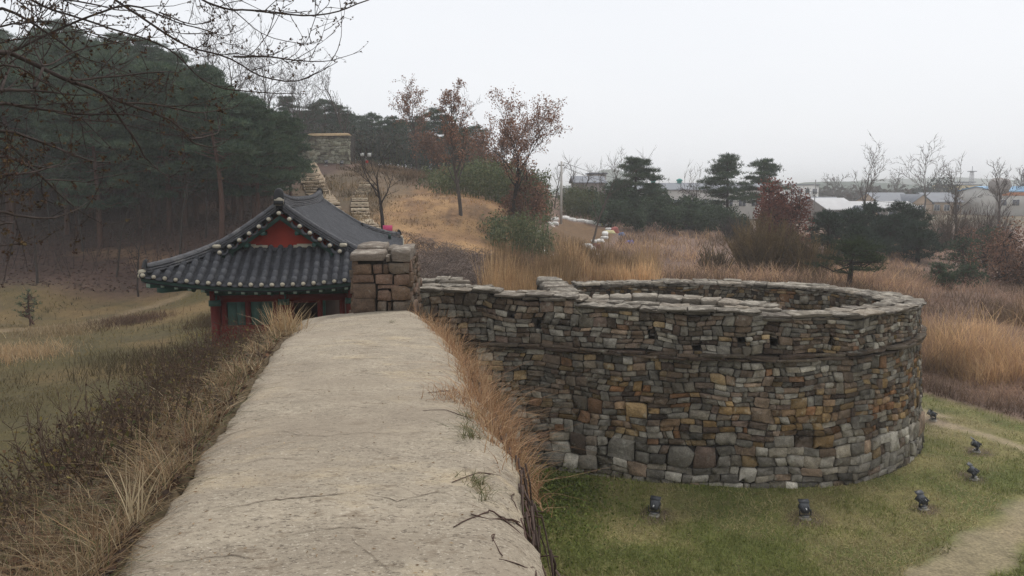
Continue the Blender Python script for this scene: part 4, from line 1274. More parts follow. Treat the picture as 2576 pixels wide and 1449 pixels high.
def grow(sk, r, p, d, length, rad, lev, par):
    """one branch and, recursively, its children"""
    n = par['n'][lev]
    step = length / n
    up = par['up'][lev]
    tot = []
    for i in range(n):
        d = nrm(d + r.normal(0, par['wob'][lev], 3) + np.array([0, 0, up]))
        q = p + d * step
        r0 = rad * (1 - i / n * par.get('taper', .75)); r1 = rad * (1 - (i + 1) / n * par.get('taper', .75))
        sk.seg(p, q, r0, r1, lev)
        tot.append((q, d.copy(), r1, (i + 1) / n))
        p = q
    if lev + 1 < par['levels']:
        k = par['kids'][lev]
        for c_ in range(k):
            f = par['from'][lev] + (1 - par['from'][lev]) * (c_ + r.uniform(.1, .9)) / k
            i = min(int(f * n), n - 1)
            q, dd, rr, ff = tot[i]
            ax = nrm(np.cross(dd, r.normal(0, 1, 3)))
            ang = par['ang'][lev] * r.uniform(.7, 1.3)
            nd = dd * math.cos(ang) + ax * math.sin(ang)
            l2 = length * par['len'][lev] * r.uniform(.65, 1.15) * (1.15 - .55 * ff if par.get('cone') else 1)
            grow(sk, r, q, nrm(nd), l2, max(rr * par.get('rk', .6), par.get('rmin', RMIN[0])), lev + 1, par)
    else:
        for q, dd, rr, ff in tot:
            sk.mid.append(q)
    sk.tips.append(p); sk.tipd.append(d)

def cards(mb, P, size, r, col, aspect=.55, flat=0.0):
    """leaf faces: folded rhombs of random attitude"""
    P = np.asarray(P, float); n = len(P)
    if n == 0: return
    a = r.normal(0, 1, (n, 3)); a[:, 2] *= (1 - flat); a = nrm(a)
    b = nrm(np.cross(a, r.normal(0, 1, (n, 3))))
    sz = size * r.uniform(.6, 1.35, n)[:, None]
    nn = np.cross(a, b)
    V = np.stack([P - a * sz * .5, P + b * sz * aspect * .5 + nn * sz * .1, P + a * sz * .5, P - b * sz * aspect * .5 + nn * sz * .1], 1).reshape(-1, 3)
    Q = np.arange(n)[:, None] * 4 + np.arange(4)[None]
    col = np.asarray(col, float)
    if col.ndim == 2: col = np.repeat(col, 4, 0)
    mb.add(V, Q=Q, col=col)

def tufts(mb, P, D, n, L, w, r, col, spread=.8):
    """bunches of needles: n thin blades from each point"""
    P = np.asarray(P, float); m_ = len(P)
    if m_ == 0: return
    d = nrm(np.repeat(np.asarray(D, float), n, 0) + r.normal(0, spread, (m_ * n, 3)))
    p = np.repeat(P, n, 0)
    s = nrm(np.cross(d, r.normal(0, 1, d.shape))) * w
    l_ = L * r.uniform(.7, 1.2, (m_ * n, 1))
    V = np.stack([p - s * .5, p + s * .5, p + d * l_ + s * .25, p + d * l_ - s * .25], 1).reshape(-1, 3)
    Q = np.arange(m_ * n)[:, None] * 4 + np.arange(4)[None]
    col = np.asarray(col, float)
    if col.ndim == 2: col = np.repeat(col, 4 * n, 0)
    mb.add(V, Q=Q, col=col)

def blades(mb, P, H, Wd, r, col, lean=.35, bend=.5, azim=None, up=None, seg=2):
    """grass: strips that lean and bend over"""
    P = np.asarray(P, float); n = len(P)
    if n == 0: return
    H = np.broadcast_to(np.asarray(H, float), n); Wd = np.broadcast_to(np.asarray(Wd, float), n)
    az = r.uniform(0, 2 * np.pi, n) if azim is None else azim + r.normal(0, .7, n)
    dr = np.stack([np.cos(az), np.sin(az), np.zeros(n)], 1)
    side = np.stack([-np.sin(az + r.normal(0, .9, n)), np.cos(az), np.zeros(n)], 1)
    ln = np.abs(r.normal(0, lean, n)); bd = np.abs(r.normal(0, bend, n))
    V = []
    for k in range(seg + 1):
        t = k / seg
        hor = (ln * t + bd * t * t) * H
        ver = H * t * np.sqrt(np.clip(1 - (ln * .6 + bd * .6 * t) ** 2, .15, 1))
        c = P + dr * hor[:, None] + np.array([0, 0, 1]) * ver[:, None]
        wv = (Wd * (1 - .8 * t ** 1.5))[:, None] * side * .5
        V += [c - wv, c + wv]
    m_ = 2 * (seg + 1)
    V = np.stack(V, 1).reshape(-1, 3)
    q = np.array([[2 * k, 2 * k + 1, 2 * k + 3, 2 * k + 2] for k in range(seg)])
    Q = (np.arange(n)[:, None, None] * m_ + q[None]).reshape(-1, 4)
    col = np.asarray(col, float)
    if col.ndim == 2: col = np.repeat(col, m_, 0)
    mb.add(V, Q=Q, col=col)

def palette(r, n, cols, var=.2):
    cols = np.array(cols)
    c = cols[r.integers(0, len(cols), n)] * .6 + cols[r.integers(0, len(cols), n)] * .4
    return c * r.uniform(1 - var, 1 + var, (n, 1))

BARK_GREY = np.array([.085, .07, .06]); BARK_DARK = np.array([.035, .028, .025]); BARK_RED = np.array([.095, .055, .042])
PINE_C = [np.array([.05, .085, .05]), np.array([.036, .066, .044]), np.array([.07, .105, .058]), np.array([.09, .12, .066])]
RUST_C = [np.array([.31, .16, .1]), np.array([.22, .11, .075]), np.array([.38, .21, .13]), np.array([.16, .085, .062])]
EVER_C = [np.array([.036, .062, .032]), np.array([.05, .08, .042]), np.array([.028, .048, .028]), np.array([.075, .105, .06])]
STRAW_C = [np.array([.33, .2, .105]), np.array([.26, .155, .085]), np.array([.38, .26, .15]), np.array([.19, .11, .065])]
PALE_C = [np.array([.42, .34, .22]), np.array([.34, .26, .15]), np.array([.27, .19, .1]), np.array([.2, .14, .075])]

# ------------------------------------------------------------------ tree kinds (meshes are shared between copies of a kind)
def pine_mesh(seed, h=10., crown0=.42, spread=2.6, pads=46, bend=.5, tuft=34, flat=.34, needle=.30, nw=.035, col=PINE_C, trunk_c=BARK_RED, nn=9, trunk_r=.17, lean=0.):
    r = np.random.default_rng(seed)
    sk = Skel()
    P = [np.zeros(3)]
    ph = r.uniform(0, 6.28)
    N = 12
    for i in range(1, N + 1):
        t = i / N
        P.append(np.array([bend * .5 * math.sin(ph + 2.4 * t) * t + lean * t * t * h, bend * .5 * math.cos(ph * 1.3 + 2.1 * t) * t, h * .96 * t]))
    P = np.array(P)
    for i in range(N):
        sk.seg(P[i], P[i + 1] + nrm(P[i + 1] - P[i]) * .02, trunk_r * (1 - .8 * i / N) + .02, trunk_r * (1 - .8 * (i + 1) / N) + .02, 0)
    pos, dirs, cols = [], [], []
    for k in range(pads):
        t = crown0 + (1 - crown0) * ((k + r.uniform(0, 1)) / pads) ** .85
        c0 = np.array([np.interp(t * N, range(N + 1), P[:, j]) for j in range(3)])
        q = (t - crown0) / (1 - crown0)
        rad = spread * (.95 * (1 - q) ** .7 + .22) * (.55 + .45 * min(1, q * 5)) * r.uniform(.45, 1.1)
        az = r.uniform(0, 6.28)
        c1 = c0 + np.array([math.cos(az) * rad, math.sin(az) * rad, rad * r.uniform(-.02, .28)])
        m1 = (c0 + c1) / 2 + np.array([0, 0, -.08 * rad]) + r.normal(0, .1, 3)
        br = .045 * (1 - .6 * q) + .008
        sk.seg(c0, m1, br, br * .7, 1); sk.seg(m1, c1, br * .7, br * .3, 1)
        pr_ = (.5 + .32 * rad / spread) * r.uniform(.75, 1.25) * spread / 2.6 + .18
        n = int(tuft * (pr_ / .7) ** 2)
        uv = r.normal(0, .5, (n, 3)); uv[:, 2] = np.abs(uv[:, 2]) * .9 - .12
        pp = c1 + uv * np.array([pr_, pr_, pr_ * flat])
        # also along the branch
        pos.append(pp); dirs.append(np.tile([0, 0, .75], (n, 1)) + nrm(pp - c1) * .6)
        cols.append(palette(r, n, col, .25) * r.uniform(.75, 1.25))
        for q_ in pp[:: max(1, n // 4)]: sk.seg(c1 * .5 + m1 * .5, q_, br * .3, .006, 2)
    mt = MB(); sk.mesh(mt, trunk_c, cut=.03, k1=7, k2=3)
    mc = MB(); tufts(mc, np.concatenate(pos), np.concatenate(dirs), nn, needle, nw, r, np.concatenate(cols))
    return mt.mesh('trunk', True), mc.mesh('crown')

def bare_par(levels=4, kids=(9, 6, 5, 4), ang=(.75, .7, .65, .6), ln=(.55, .5, .5, .5), up=(.02, .05, .05, .05), frm=(.3, .2, .2, .2), wob=(.08, .12, .16, .2), n=(9, 6, 4, 3), **k):
    d = dict(levels=levels, kids=kids, ang=ang, len=ln, up=up, wob=wob, n=n); d['from'] = frm; d.update(k); return d
def bare_mesh(seed, h, par, rad, bark=BARK_GREY, leaves=0, leaf=.14, lcol=RUST_C, leaf_z=0., d0=(0, 0, 1), k1=6, cut=.02, jitter=.12):
    r = np.random.default_rng(seed)
    sk = Skel()
    grow(sk, r, np.zeros(3), nrm(np.array(d0, float)), h, rad, 0, par)
    mt = MB(); sk.mesh(mt, bark, cut=cut, k1=k1, k2=3)
    mc = None
    if leaves:
        pts = np.array(sk.mid + sk.tips); pts = pts[pts[:, 2] > leaf_z * h]
        # leaf clusters: some twigs keep theirs, some are bare
        keep = pts[r.integers(0, len(pts), leaves)] + r.normal(0, jitter, (leaves, 3))
        mc = MB(); cards(mc, keep, leaf, r, palette(r, leaves, lcol, .3))
        mc = mc.mesh('crown')
    return mt.mesh('trunk', True), mc

def bush_mesh(seed, rx, rz, n, leaf, cols, lobes=9, stems=14, bark=BARK_DARK, aspect=.5, base=.15):
    r = np.random.default_rng(seed)
    P, Cc = [], []
    mt = MB(); A, B = [], []
    for k in range(lobes):
        az = r.uniform(0, 6.28); q = r.uniform(0, .75) ** .7; zc = r.uniform(base, .85)
        c = np.array([math.cos(az) * rx * q, math.sin(az) * rx * q, rz * zc * (1.05 - .4 * q)])
        rr_ = rx * r.uniform(.28, .5)
        m_ = n // lobes
        v = nrm(r.normal(0, 1, (m_, 3))) * (r.uniform(0, 1, (m_, 1)) ** .33)
        pp = c + v * np.array([rr_, rr_, rr_ * .8 * rz / rx if rz < 2 * rx else rr_ * 1.3])
        P.append(pp); Cc.append(palette(r, m_, cols, .3) * r.uniform(.7, 1.3))
        A.append([c[0] * .15, c[1] * .15, 0]); B.append(c)
        for q2 in pp[::max(1, m_ // 6)]: A.append(c); B.append(q2)
    P = np.concatenate(P); P[:, 2] = np.maximum(P[:, 2], .03)
    A, B = np.array(A), np.array(B)
    seg_tubes(mt, A, B, np.full(len(A), .02 * rx), np.full(len(A), .006 * rx), 3, bark)
    mc = MB(); cards(mc, P, leaf, r, np.concatenate(Cc), aspect)
    return mt.mesh('stem', True), mc.mesh('crown')

def plant(name, meshes, loc, label, cat, group=None, rz=0., sc=1., mats=('bark', 'leaf'), partnames=('trunk', 'crown'), tilt=(0, 0)):
    e_ = bpy.data.objects.new(name, None); C.objects.link(e_)
    e_.location = loc; e_.rotation_euler = (tilt[0], tilt[1], rz); e_.scale = (sc, sc, sc) if np.isscalar(sc) else sc
    e_.empty_display_size = .3
    for me, pn, mn in zip(meshes, partnames, mats):
        if me is None: continue
        if not me.materials: me.materials.append(M[mn])
        o = bpy.data.objects.new(pn, me); C.objects.link(o); o.parent = e_
        if pn in ('stems', 'leaves', 'stem'): o['kind'] = 'stuff'
    return tag(e_, label, cat, group)

def base_at(px, Y, py=None):
    """ground point straight below the pixel column at depth Y"""
    d = ray(px, 600); x = d[0] * Y / d[1]
    x = (px - 1288) / FPX * (Y * math.cos(PITCH) + 4.5 * math.sin(PITCH))
    return np.array([x, Y, gz1(x, Y) - .05])
# ------------------------------------------------------------------ works on the hillside
hb = empty('hill_bastion', (-18.5, 80, 8))
tag(hb, 'small square stone bastion high on the hillside, topped with dry turf', 'bastion')
hw_p = [tuple(at(px, 405, Y)[:2]) for px, Y in ((748, 88), (776, 79.5), (881, 78.5), (893, 86))]
items, hcaps = [], []
def col_hill(s, z, w, h, r): return pick(r, [S(160, 158, 138), S(146, 142, 122), S(172, 168, 150), S(132, 126, 110)]) * r.uniform(.7, 1.1)
zb_ = 8.2
for a, b, sd in ((hw_p[0], hw_p[1], 1), (hw_p[1], hw_p[2], 2), (hw_p[2], hw_p[3], 3)):
    q = Wall([a, b], zb_, 11.0, batter=.07, seed=60 + sd, step=.2)
    q.courses(zb_, 11.05, 0, q.L, col_hill, hh=(.34, .52), ww=(.3, .75), ztop_scaled=False, big=.5)
    items += q.stones
    core_wall(q, 1.2, zb_ - .5, lambda s: np.full(np.shape(s), 11.0), .9 if sd == 3 else 0, q.L - (.9 if sd == 1 else 0)).build('wall_core', M['core'], hb)
emit(hb, items, F_STONE, 'stone', M['stone'], 300)
mb = MB()
tp = np.array([(*p, 11.03) for p in hw_p]); tc_ = tp.mean(0)
ring1 = tc_ + (tp - tc_) * .97
for zz, f in ((11.02, 1.0), (11.2, .97), (11.28, .8)): pass
V = np.concatenate([np.c_[(tc_ + (tp - tc_) * f)[:, :2], np.full(4, zz)] for zz, f in ((11.0, 1.03), (11.17, 1.0), (11.28, .9))] + [[[tc_[0], tc_[1], 11.35]]])
Q, T = ring_faces(4, 3)
mb.add(V, Q=Q, T=T, col=np.array([.28, .2, .11])); mb.build('turf_cap', M['ground'], hb)

M['step'] = material('step_stone', attr=True, nscale=4, namt=.25, fine=.2, rough=.9, bump=.6, bscale=20)
def stair(label, pts, wid, n, seed):
    st = empty('stone_stair', tuple(at(*pts[0])))
    tag(st, label, 'stairs', 'stone stairs climbing the hillside')
    r = np.random.default_rng(seed)
    P = np.array([at(*p)[:2] for p in pts])
    s = np.concatenate([[0], np.cumsum(np.linalg.norm(np.diff(P, axis=0), axis=1))])
    q = np.linspace(0, s[-1], n + 1)
    X = np.interp(q, s, P[:, 0]); Y_ = np.interp(q, s, P[:, 1]); Zz = gz(X, Y_)
    Zz = np.maximum.accumulate(Zz + .06)
    run = s[-1] / n
    for i in range(n):
        z0 = Zz[i] ; z1 = Zz[i + 1]
        tdir = nrm(np.array([X[i + 1] - X[i], Y_[i + 1] - Y_[i]])); sd = np.array([tdir[1], -tdir[0]])
        # several stones side by side make one tread: rough-edged slab
        m_ = 10
        t = np.linspace(-1, 1, m_)
        w_ = wid * r.uniform(.9, 1.08)
        fr = np.stack([X[i] + sd[0] * t * w_ / 2, Y_[i] + sd[1] * t * w_ / 2], 1) + tdir * r.uniform(-.05, .05, (m_, 1))
        rec = fr + tdir * .16; bk = fr + tdir * (run + .25)
        zt = z1 + .02 + r.uniform(-.025, .025, m_); zu = zt - (z1 - z0 + .06) * r.uniform(.5, .7, m_)
        V = np.concatenate([np.c_[rec, np.full(m_, z0 - .3)], np.c_[rec, zu], np.c_[fr, zu], np.c_[fr, zt], np.c_[bk, zt], np.c_[bk, np.full(m_, z0 - .3)]])
        Q = [[a * m_ + j, a * m_ + j + 1, (a + 1) * m_ + j + 1, (a + 1) * m_ + j] for a in range(5) for j in range(m_ - 1)]
        Q += [[m_ * k_ for k_ in range(6)][:4], [m_ - 1, 2 * m_ - 1, 3 * m_ - 1, 4 * m_ - 1]]
        c_ = pick(r, [S(188, 170, 146), S(174, 158, 136), S(196, 180, 156), S(160, 146, 126)]) * r.uniform(.75, 1.0)
        cv = np.tile(c_, (6 * m_, 1)) * r.uniform(.85, 1.1, (6 * m_, 1))
        cv[:2 * m_] = np.array([.07, .05, .035])               # dark earth below the kerb stones, with the recess shadow painted in
        link('step', mesh_np('step', V, np.array(Q), cv), st, M['step'])
    return st
stair('stone stair beside the pines, climbing to the small hill bastion', [(848, 560, 49), (826, 535, 52), (800, 490, 60), (776, 445, 69), (768, 415, 76)], 1.75, 23, 71)
stair('curving stone stair beside the bare tree on the mound', [(942, 592, 45), (918, 565, 48), (905, 530, 53), (906, 490, 60), (925, 452, 66)], 1.15, 27, 72)
# worn earth ramp beside the upper stair
mb = MB()
RP = np.array([at(*p)[:2] for p in [(838, 520, 54), (815, 470, 63), (800, 440, 69), (783, 385, 79)]])
sv = np.linspace(0, 1, 20); X = np.interp(sv, [0, .35, .6, 1], RP[:, 0]); Y_ = np.interp(sv, [0, .35, .6, 1], RP[:, 1])
A = np.c_[X - .35, Y_, gz(X - .35, Y_) + .12]; B = np.c_[X + .35, Y_, gz(X + .35, Y_) + .16]
mb.add(np.concatenate([A, B]), Q=[[i, 20 + i, 21 + i, i + 1] for i in range(19)], col=np.array([.33, .25, .17]))
o = mb.build('path', M['ground']); tag(o, 'worn earth strip beside the upper hillside stair', kind='structure')

# ------------------------------------------------------------------ floodlights
M['lamp_body'] = material('floodlight_casing', color=S(52, 54, 58), nscale=8, namt=.2, rough=.45, spec=.5)
M['lamp_glass'] = material('floodlight_glass', color=S(120, 126, 134), nscale=4, namt=.1, rough=.12, spec=.6)
M['lamp_label'] = material('floodlight_label', color=S(214, 214, 208), namt=0)
M['concrete'] = material('concrete', color=S(150, 144, 134), nscale=7, namt=.25, fine=.15, rough=.95, bump=.5, bscale=30)
M['steel'] = material('grey_steel', color=S(130, 128, 124), nscale=8, namt=.2, rough=.5, metallic=.6)
def lamp_meshes():
    out = {}
    R = np.array([[1, 0, 0], [0, math.cos(.5), -math.sin(.5)], [0, math.sin(.5), math.cos(.5)]])
    T0 = np.array([0, 0, .27])
    mb = MB()                                   # casing: tapered housing with rounded back
    pr = [(-.10, .08, .05), (-.07, .115, .075), (.02, .14, .095), (.14, .165, .115), (.2, .17, .12)]
    V = []
    for y, hx, hz in pr:
        for x, z in ((-1, -.6), (-.6, -1), (.6, -1), (1, -.6), (1, .6), (.6, 1), (-.6, 1), (-1, .6)): V.append((x * hx, y, z * hz))
    V = np.array(V) @ R.T + T0
    mb.add(V, Q=[[i * 8 + j, i * 8 + (j + 1) % 8, (i + 1) * 8 + (j + 1) % 8, (i + 1) * 8 + j] for i in range(4) for j in range(8)], poly=[list(range(8))[::-1]])
    for x in (-.09, -.03, .03, .09): mb.box(np.array([x, -.02, .1]) @ R.T + T0, (.006, .09, .02), R=R)
    mb.box(np.array([0, .27, .128]) @ R.T + T0, (.172, .08, .006), R=R)
    out['casing'] = (mb.mesh('casing'), 'lamp_body')
    mb = MB(); mb.box(np.array([0, .2, 0]) @ R.T + T0, (.155, .004, .105), R=R); out['glass'] = (mb.mesh('glass'), 'lamp_glass')
    mb = MB(); mb.box(np.array([.0, -.03, .088]) @ R.T + T0, (.035, .035, .012), R=R); out['label_plate'] = (mb.mesh('label_plate'), 'lamp_label')
    mb = MB()
    for x in (-.18, .18): mb.box((x, 0, .21), (.008, .03, .1))
    mb.box((0, 0, .115), (.188, .03, .008)); out['yoke'] = (mb.mesh('yoke'), 'lamp_body')
    mb = MB(); mb.tube([(0, 0, .03), (0, 0, .115)], .03, 8); mb.box((0, 0, .06), (.11, .09, .035)); out['ballast_box'] = (mb.mesh('ballast_box'), 'steel')
    mb = MB(); rock(mb, (0, 0, -.02), (.2, .17, .07), np.random.default_rng(2), None, 8, 5); out['footing'] = (mb.mesh('footing'), 'concrete')
    for me, mn in out.values(): me.materials.append(M[mn])
    return out
LM = lamp_meshes()
BC = np.array([5.2, 19.6])
def floodlight(x, y, label, rz, sc=1.0, group='floodlights round the bastion'):
    e_ = bpy.data.objects.new('floodlight', None); C.objects.link(e_)
    e_.location = (x, y, gz1(x, y) + .0); e_.rotation_euler = (0, 0, rz); e_.scale = (sc,) * 3
    for pn, (me, mn) in LM.items():
        o = bpy.data.objects.new(pn, me); C.objects.link(o); o.parent = e_
    tag(e_, label, 'floodlight', group)
LABS = ['black floodlight nearest the walkway, in front of the bastion wall', 'black floodlight before the middle of the bastion, between two others', 'black floodlight tilted up where the bastion wall starts to curve away',
        'black floodlight on bare earth beside the dirt track', 'black floodlight beside the forked track, second from the back', 'farthest black floodlight of the lawn, close to the bastion flank']
for (px, py), lb in zip([(1645, 1300), (2025, 1305), (2322, 1280), (2450, 1208), (2457, 1135), (2347, 1060)], LABS):
    p = onz(px, py, 0.)
    th = math.atan2(BC[1] - p[1], BC[0] - p[0]) - math.pi / 2
    floodlight(p[0], p[1], lb, th, .57)
for (px, Y, lb) in ((825, 76.5, 'tiny dark floodlight at the foot of the hill bastion, beside the stair'), (864, 76.5, 'tiny dark floodlight at the foot of the hill bastion, below its corner')):
    p = base_at(px, Y); floodlight(p[0], p[1], lb, 0., 1.0, 'floodlights at the hill bastion')
tw = empty('floodlight_post', tuple(base_at(925, 76)))
tag(tw, 'twin floodlights on a short post right of the hill bastion', 'floodlight')
p = base_at(925, 76); mb = MB(); mb.tube([p, p + [0, 0, 1.3]], .05, 8); mb.build('post', M['steel'], tw)
for dx in (-.35, .35):
    mb = MB(); mb.box(p + [dx, 0, 1.4], (.2, .15, .2)); mb.build('lamp_head', M['lamp_body'], tw); mb = MB(); mb.box(p + [dx, -.16, 1.4], (.17, .01, .16)); mb.build('lamp_glass', M['lamp_label'], tw)
mb = MB(); mb.box(p + [.1, -.07, .75], (.12, .03, .12)); M['redpaint'] = material('red_paint', color=S(190, 60, 52), namt=.1); mb.build('junction_box', M['redpaint'], tw)

# ------------------------------------------------------------------ pink sign on the mound
M['pink'] = material('faded_pink_board', color=S(196, 70, 112), nscale=5, namt=.15, rough=.6)
sg_ = base_at(977, 45.5)
sgn = empty('sign', tuple(sg_)); tag(sgn, 'small faded pink sign board below the bare tree', 'sign')
mb = MB(); mb.box(sg_ + [0, 0, .42], (.27, .015, .2)); mb.build('board', M['pink'], sgn)
for dx in (-.2, .2):
    mb = MB(); mb.tube([sg_ + [dx, .03, -.1], sg_ + [dx, .03, .5]], .015, 6); mb.build('stake', M['wood'], sgn)

# ------------------------------------------------------------------ utility pole and wires
M['pole'] = material('concrete_pole', color=S(184, 180, 174), nscale=5, namt=.15, rough=.9)
M['wire'] = material('black_wire', color=(.02, .02, .02), namt=0)
pp = base_at(1411, 72)
up_ = empty('utility_pole', tuple(pp)); tag(up_, 'tall pale concrete utility pole above the garden plot', 'utility pole')
ptop = at(1411, 406, 72)
mb = MB(); mb.tube([pp - [0, 0, .3], np.array([pp[0], pp[1], ptop[2]])], np.array([.13, .09]), 12); mb.build('shaft', M['pole'], up_, True)
mb = MB(); mb.box((pp[0], pp[1], ptop[2] - .35), (.28, .05, .05)); mb.build('cross_arm', M['steel'], up_)
for dx in (-.22, .22):
    mb = MB(); mb.tube([(pp[0] + dx, pp[1], ptop[2] - .3), (pp[0] + dx, pp[1], ptop[2] - .12)], .04, 6); mb.build('insulator', M['lamp_label'], up_)
mb = MB(); mb.tube([(pp[0] - .22, pp[1] - .08, ptop[2] - 5.6), (pp[0] - .22, pp[1] - .08, pp[2])], .035, 6); mb.build('conduit', M['steel'], up_)
def wire(a, b, sag, name, label, rad=.02):
    t = np.linspace(0, 1, 24)[:, None]
    P = np.array(a) * (1 - t) + np.array(b) * t; P[:, 2] -= sag * 4 * (t * (1 - t))[:, 0]
    mb = MB(); mb.tube(P, rad, 5); o = mb.build(name, M['wire']); tag(o, label, 'wire', 'power lines')
far_p = np.array([24., 118, 8.2])
wire((pp[0] + .22, pp[1], ptop[2] - .1), at(1640, 452, 112), .6, 'power_line', 'upper thin black wire running from the utility pole towards the long white hall')
wire((pp[0] + .22, pp[1], ptop[2] - .5), at(1640, 460, 112), .8, 'power_line', 'lower thin black wire running from the utility pole towards the long white hall')
wire(at(2030, 480, 120), at(2420, 512, 150), .8, 'power_line', 'sagging black wire crossing in front of the village roofs', .03)

# ------------------------------------------------------------------ sacks and rubbish round the plot
M['sack'] = material('white_sacking', attr=True, nscale=6, namt=.2, rough=.8, bump=.4, bscale=12)
r = np.random.default_rng(91)
spots_ = []
def along(pts, n, jit=6, row=''):
    P = np.array(pts, float); s = np.concatenate([[0], np.cumsum(np.linalg.norm(np.diff(P[:, :2], axis=0), axis=1))])
    for q in np.linspace(0, s[-1], n): spots_.append((np.interp(q, s, P[:, 0]) + r.normal(0, jit), np.interp(q, s, P[:, 2]) + r.normal(0, .4), row))
along([(1420, 548, 77), (1470, 550, 77), (1515, 560, 75.5)], 16, 4, 'in the heap along the top edge of the garden plot')
along([(1530, 575, 73), (1510, 600, 67), (1495, 625, 59)], 12, 3, 'in the row down the right side of the garden plot')
along([(1400, 560, 74), (1392, 590, 69), (1378, 612, 63)], 6, 3, 'in the row down the left side of the garden plot')
along([(1350, 640, 57.5), (1372, 652, 55.5), (1420, 660, 54), (1470, 655, 54.8), (1500, 640, 56.5)], 16, 4, 'in the row along the lower edge of the garden plot')
spots_ += [(1478, 58.6, 'left of the leaning bare tree on the plot'), (1490, 58, 'right of the leaning bare tree on the plot'), (1518, 69, 'standing apart right of the plot')]
sack_shapes = []
for k in range(4):
    mb = MB(); rock(mb, (0, 0, .1), (.34, .2, .15), np.random.default_rng(k), np.array([.72, .7, .66]), 10, 6); me = mb.mesh('sack', True); me.materials.append(M['sack']); sack_shapes.append(me)
for k, (px, Y, row) in enumerate(spots_):
    p = base_at(px, Y)
    o = bpy.data.objects.new('sack', sack_shapes[k % 4]); C.objects.link(o); o.location = p; o.rotation_euler = (0, 0, r.uniform(0, 3)); s_ = r.uniform(.8, 1.45); o.scale = (s_, s_, s_)
    tag(o, 'white sandbag ' + row, 'sandbag', 'sandbags round the garden plot')
def sheetob(px, Y, size, col, name, label, cat, seed):
    rr = np.random.default_rng(seed); p = base_at(px, Y); n = 7
    u, v = np.meshgrid(np.linspace(-1, 1, n), np.linspace(-1, 1, n))
    z = .12 + .14 * vnoise(u * 3 + seed, v * 3, 1.2, seed) * (1.3 - u ** 2 * .5 - v ** 2 * .5)
    z[[0, -1], :] = -.02; z[:, [0, -1]] = -.02
    V = np.stack([p[0] + u.ravel() * size[0], p[1] + v.ravel() * size[1], p[2] + z.ravel() * size[2]], 1)
    ii = np.arange(n - 1)[:, None] * n + np.arange(n - 1)[None]
    o = link(name, mesh_np(name, V, np.stack([ii, ii + 1, ii + n + 1, ii + n], -1).reshape(-1, 4), col, True), None, M['sack']); tag(o, label, cat)
sheetob(1546, 72.5, (.42, .3, 2.2), S(150, 88, 82), 'plastic_bag', 'crumpled red plastic bag at the top corner of the plot', 'bag', 1)
sheetob(1532, 72, (.6, .3, 1.1), S(196, 186, 140), 'tarpaulin', 'pale yellow sheet below the red bag', 'tarpaulin', 2)
sheetob(1563, 71.5, (.32, .25, 1.3), S(84, 106, 140), 'tarpaulin', 'small dull blue sheet beside the red bag', 'tarpaulin', 3)
sheetob(1583, 66.5, (.42, .3, 1.6), S(108, 118, 190), 'tarpaulin', 'bright blue sheet lying alone in the dry grass', 'tarpaulin', 4)
sheetob(1499, 58.8, (.45, .3, 1.8), S(96, 56, 54), 'tarpaulin', 'dark red cover at the foot of the bare leaning tree', 'tarpaulin', 5)
sheetob(1508, 75.5, (.35, .25, 1.3), S(206, 196, 120), 'plastic_bag', 'yellow plastic bag among the white sacks by the pole', 'bag', 6)

# ------------------------------------------------------------------ village
M['white_wall'] = material('white_render_wall', color=S(214, 212, 208), nscale=.6, namt=.08, rough=.9)
M['grey_roof'] = material('grey_sheet_roof', color=S(118, 122, 130), nscale=.8, namt=.15, rough=.7)
M['white_roof'] = material('white_sheet_roof', color=S(182, 182, 184), nscale=.8, namt=.12, rough=.6)
M['blue_roof'] = material('blue_sheet_roof', color=S(112, 160, 196), nscale=.8, namt=.1, rough=.6)
M['tan_wall'] = material('tan_wall', color=S(188, 164, 140), nscale=.8, namt=.1, rough=.9)
M['orange_wall'] = material('orange_band', color=S(206, 140, 104), nscale=.8, namt=.1, rough=.9)
M['yellow_wall'] = material('yellow_wall', color=S(206, 190, 150), nscale=.8, namt=.1, rough=.9)
M['grey_wall'] = material('grey_block_wall', color=S(142, 136, 132), nscale=.8, namt=.12, rough=.9)
M['pane'] = material('window_glass', color=S(62, 70, 82), namt=0, rough=.15, spec=.6)
M['teal'] = material('teal_vent', color=S(60, 140, 130), namt=.1)
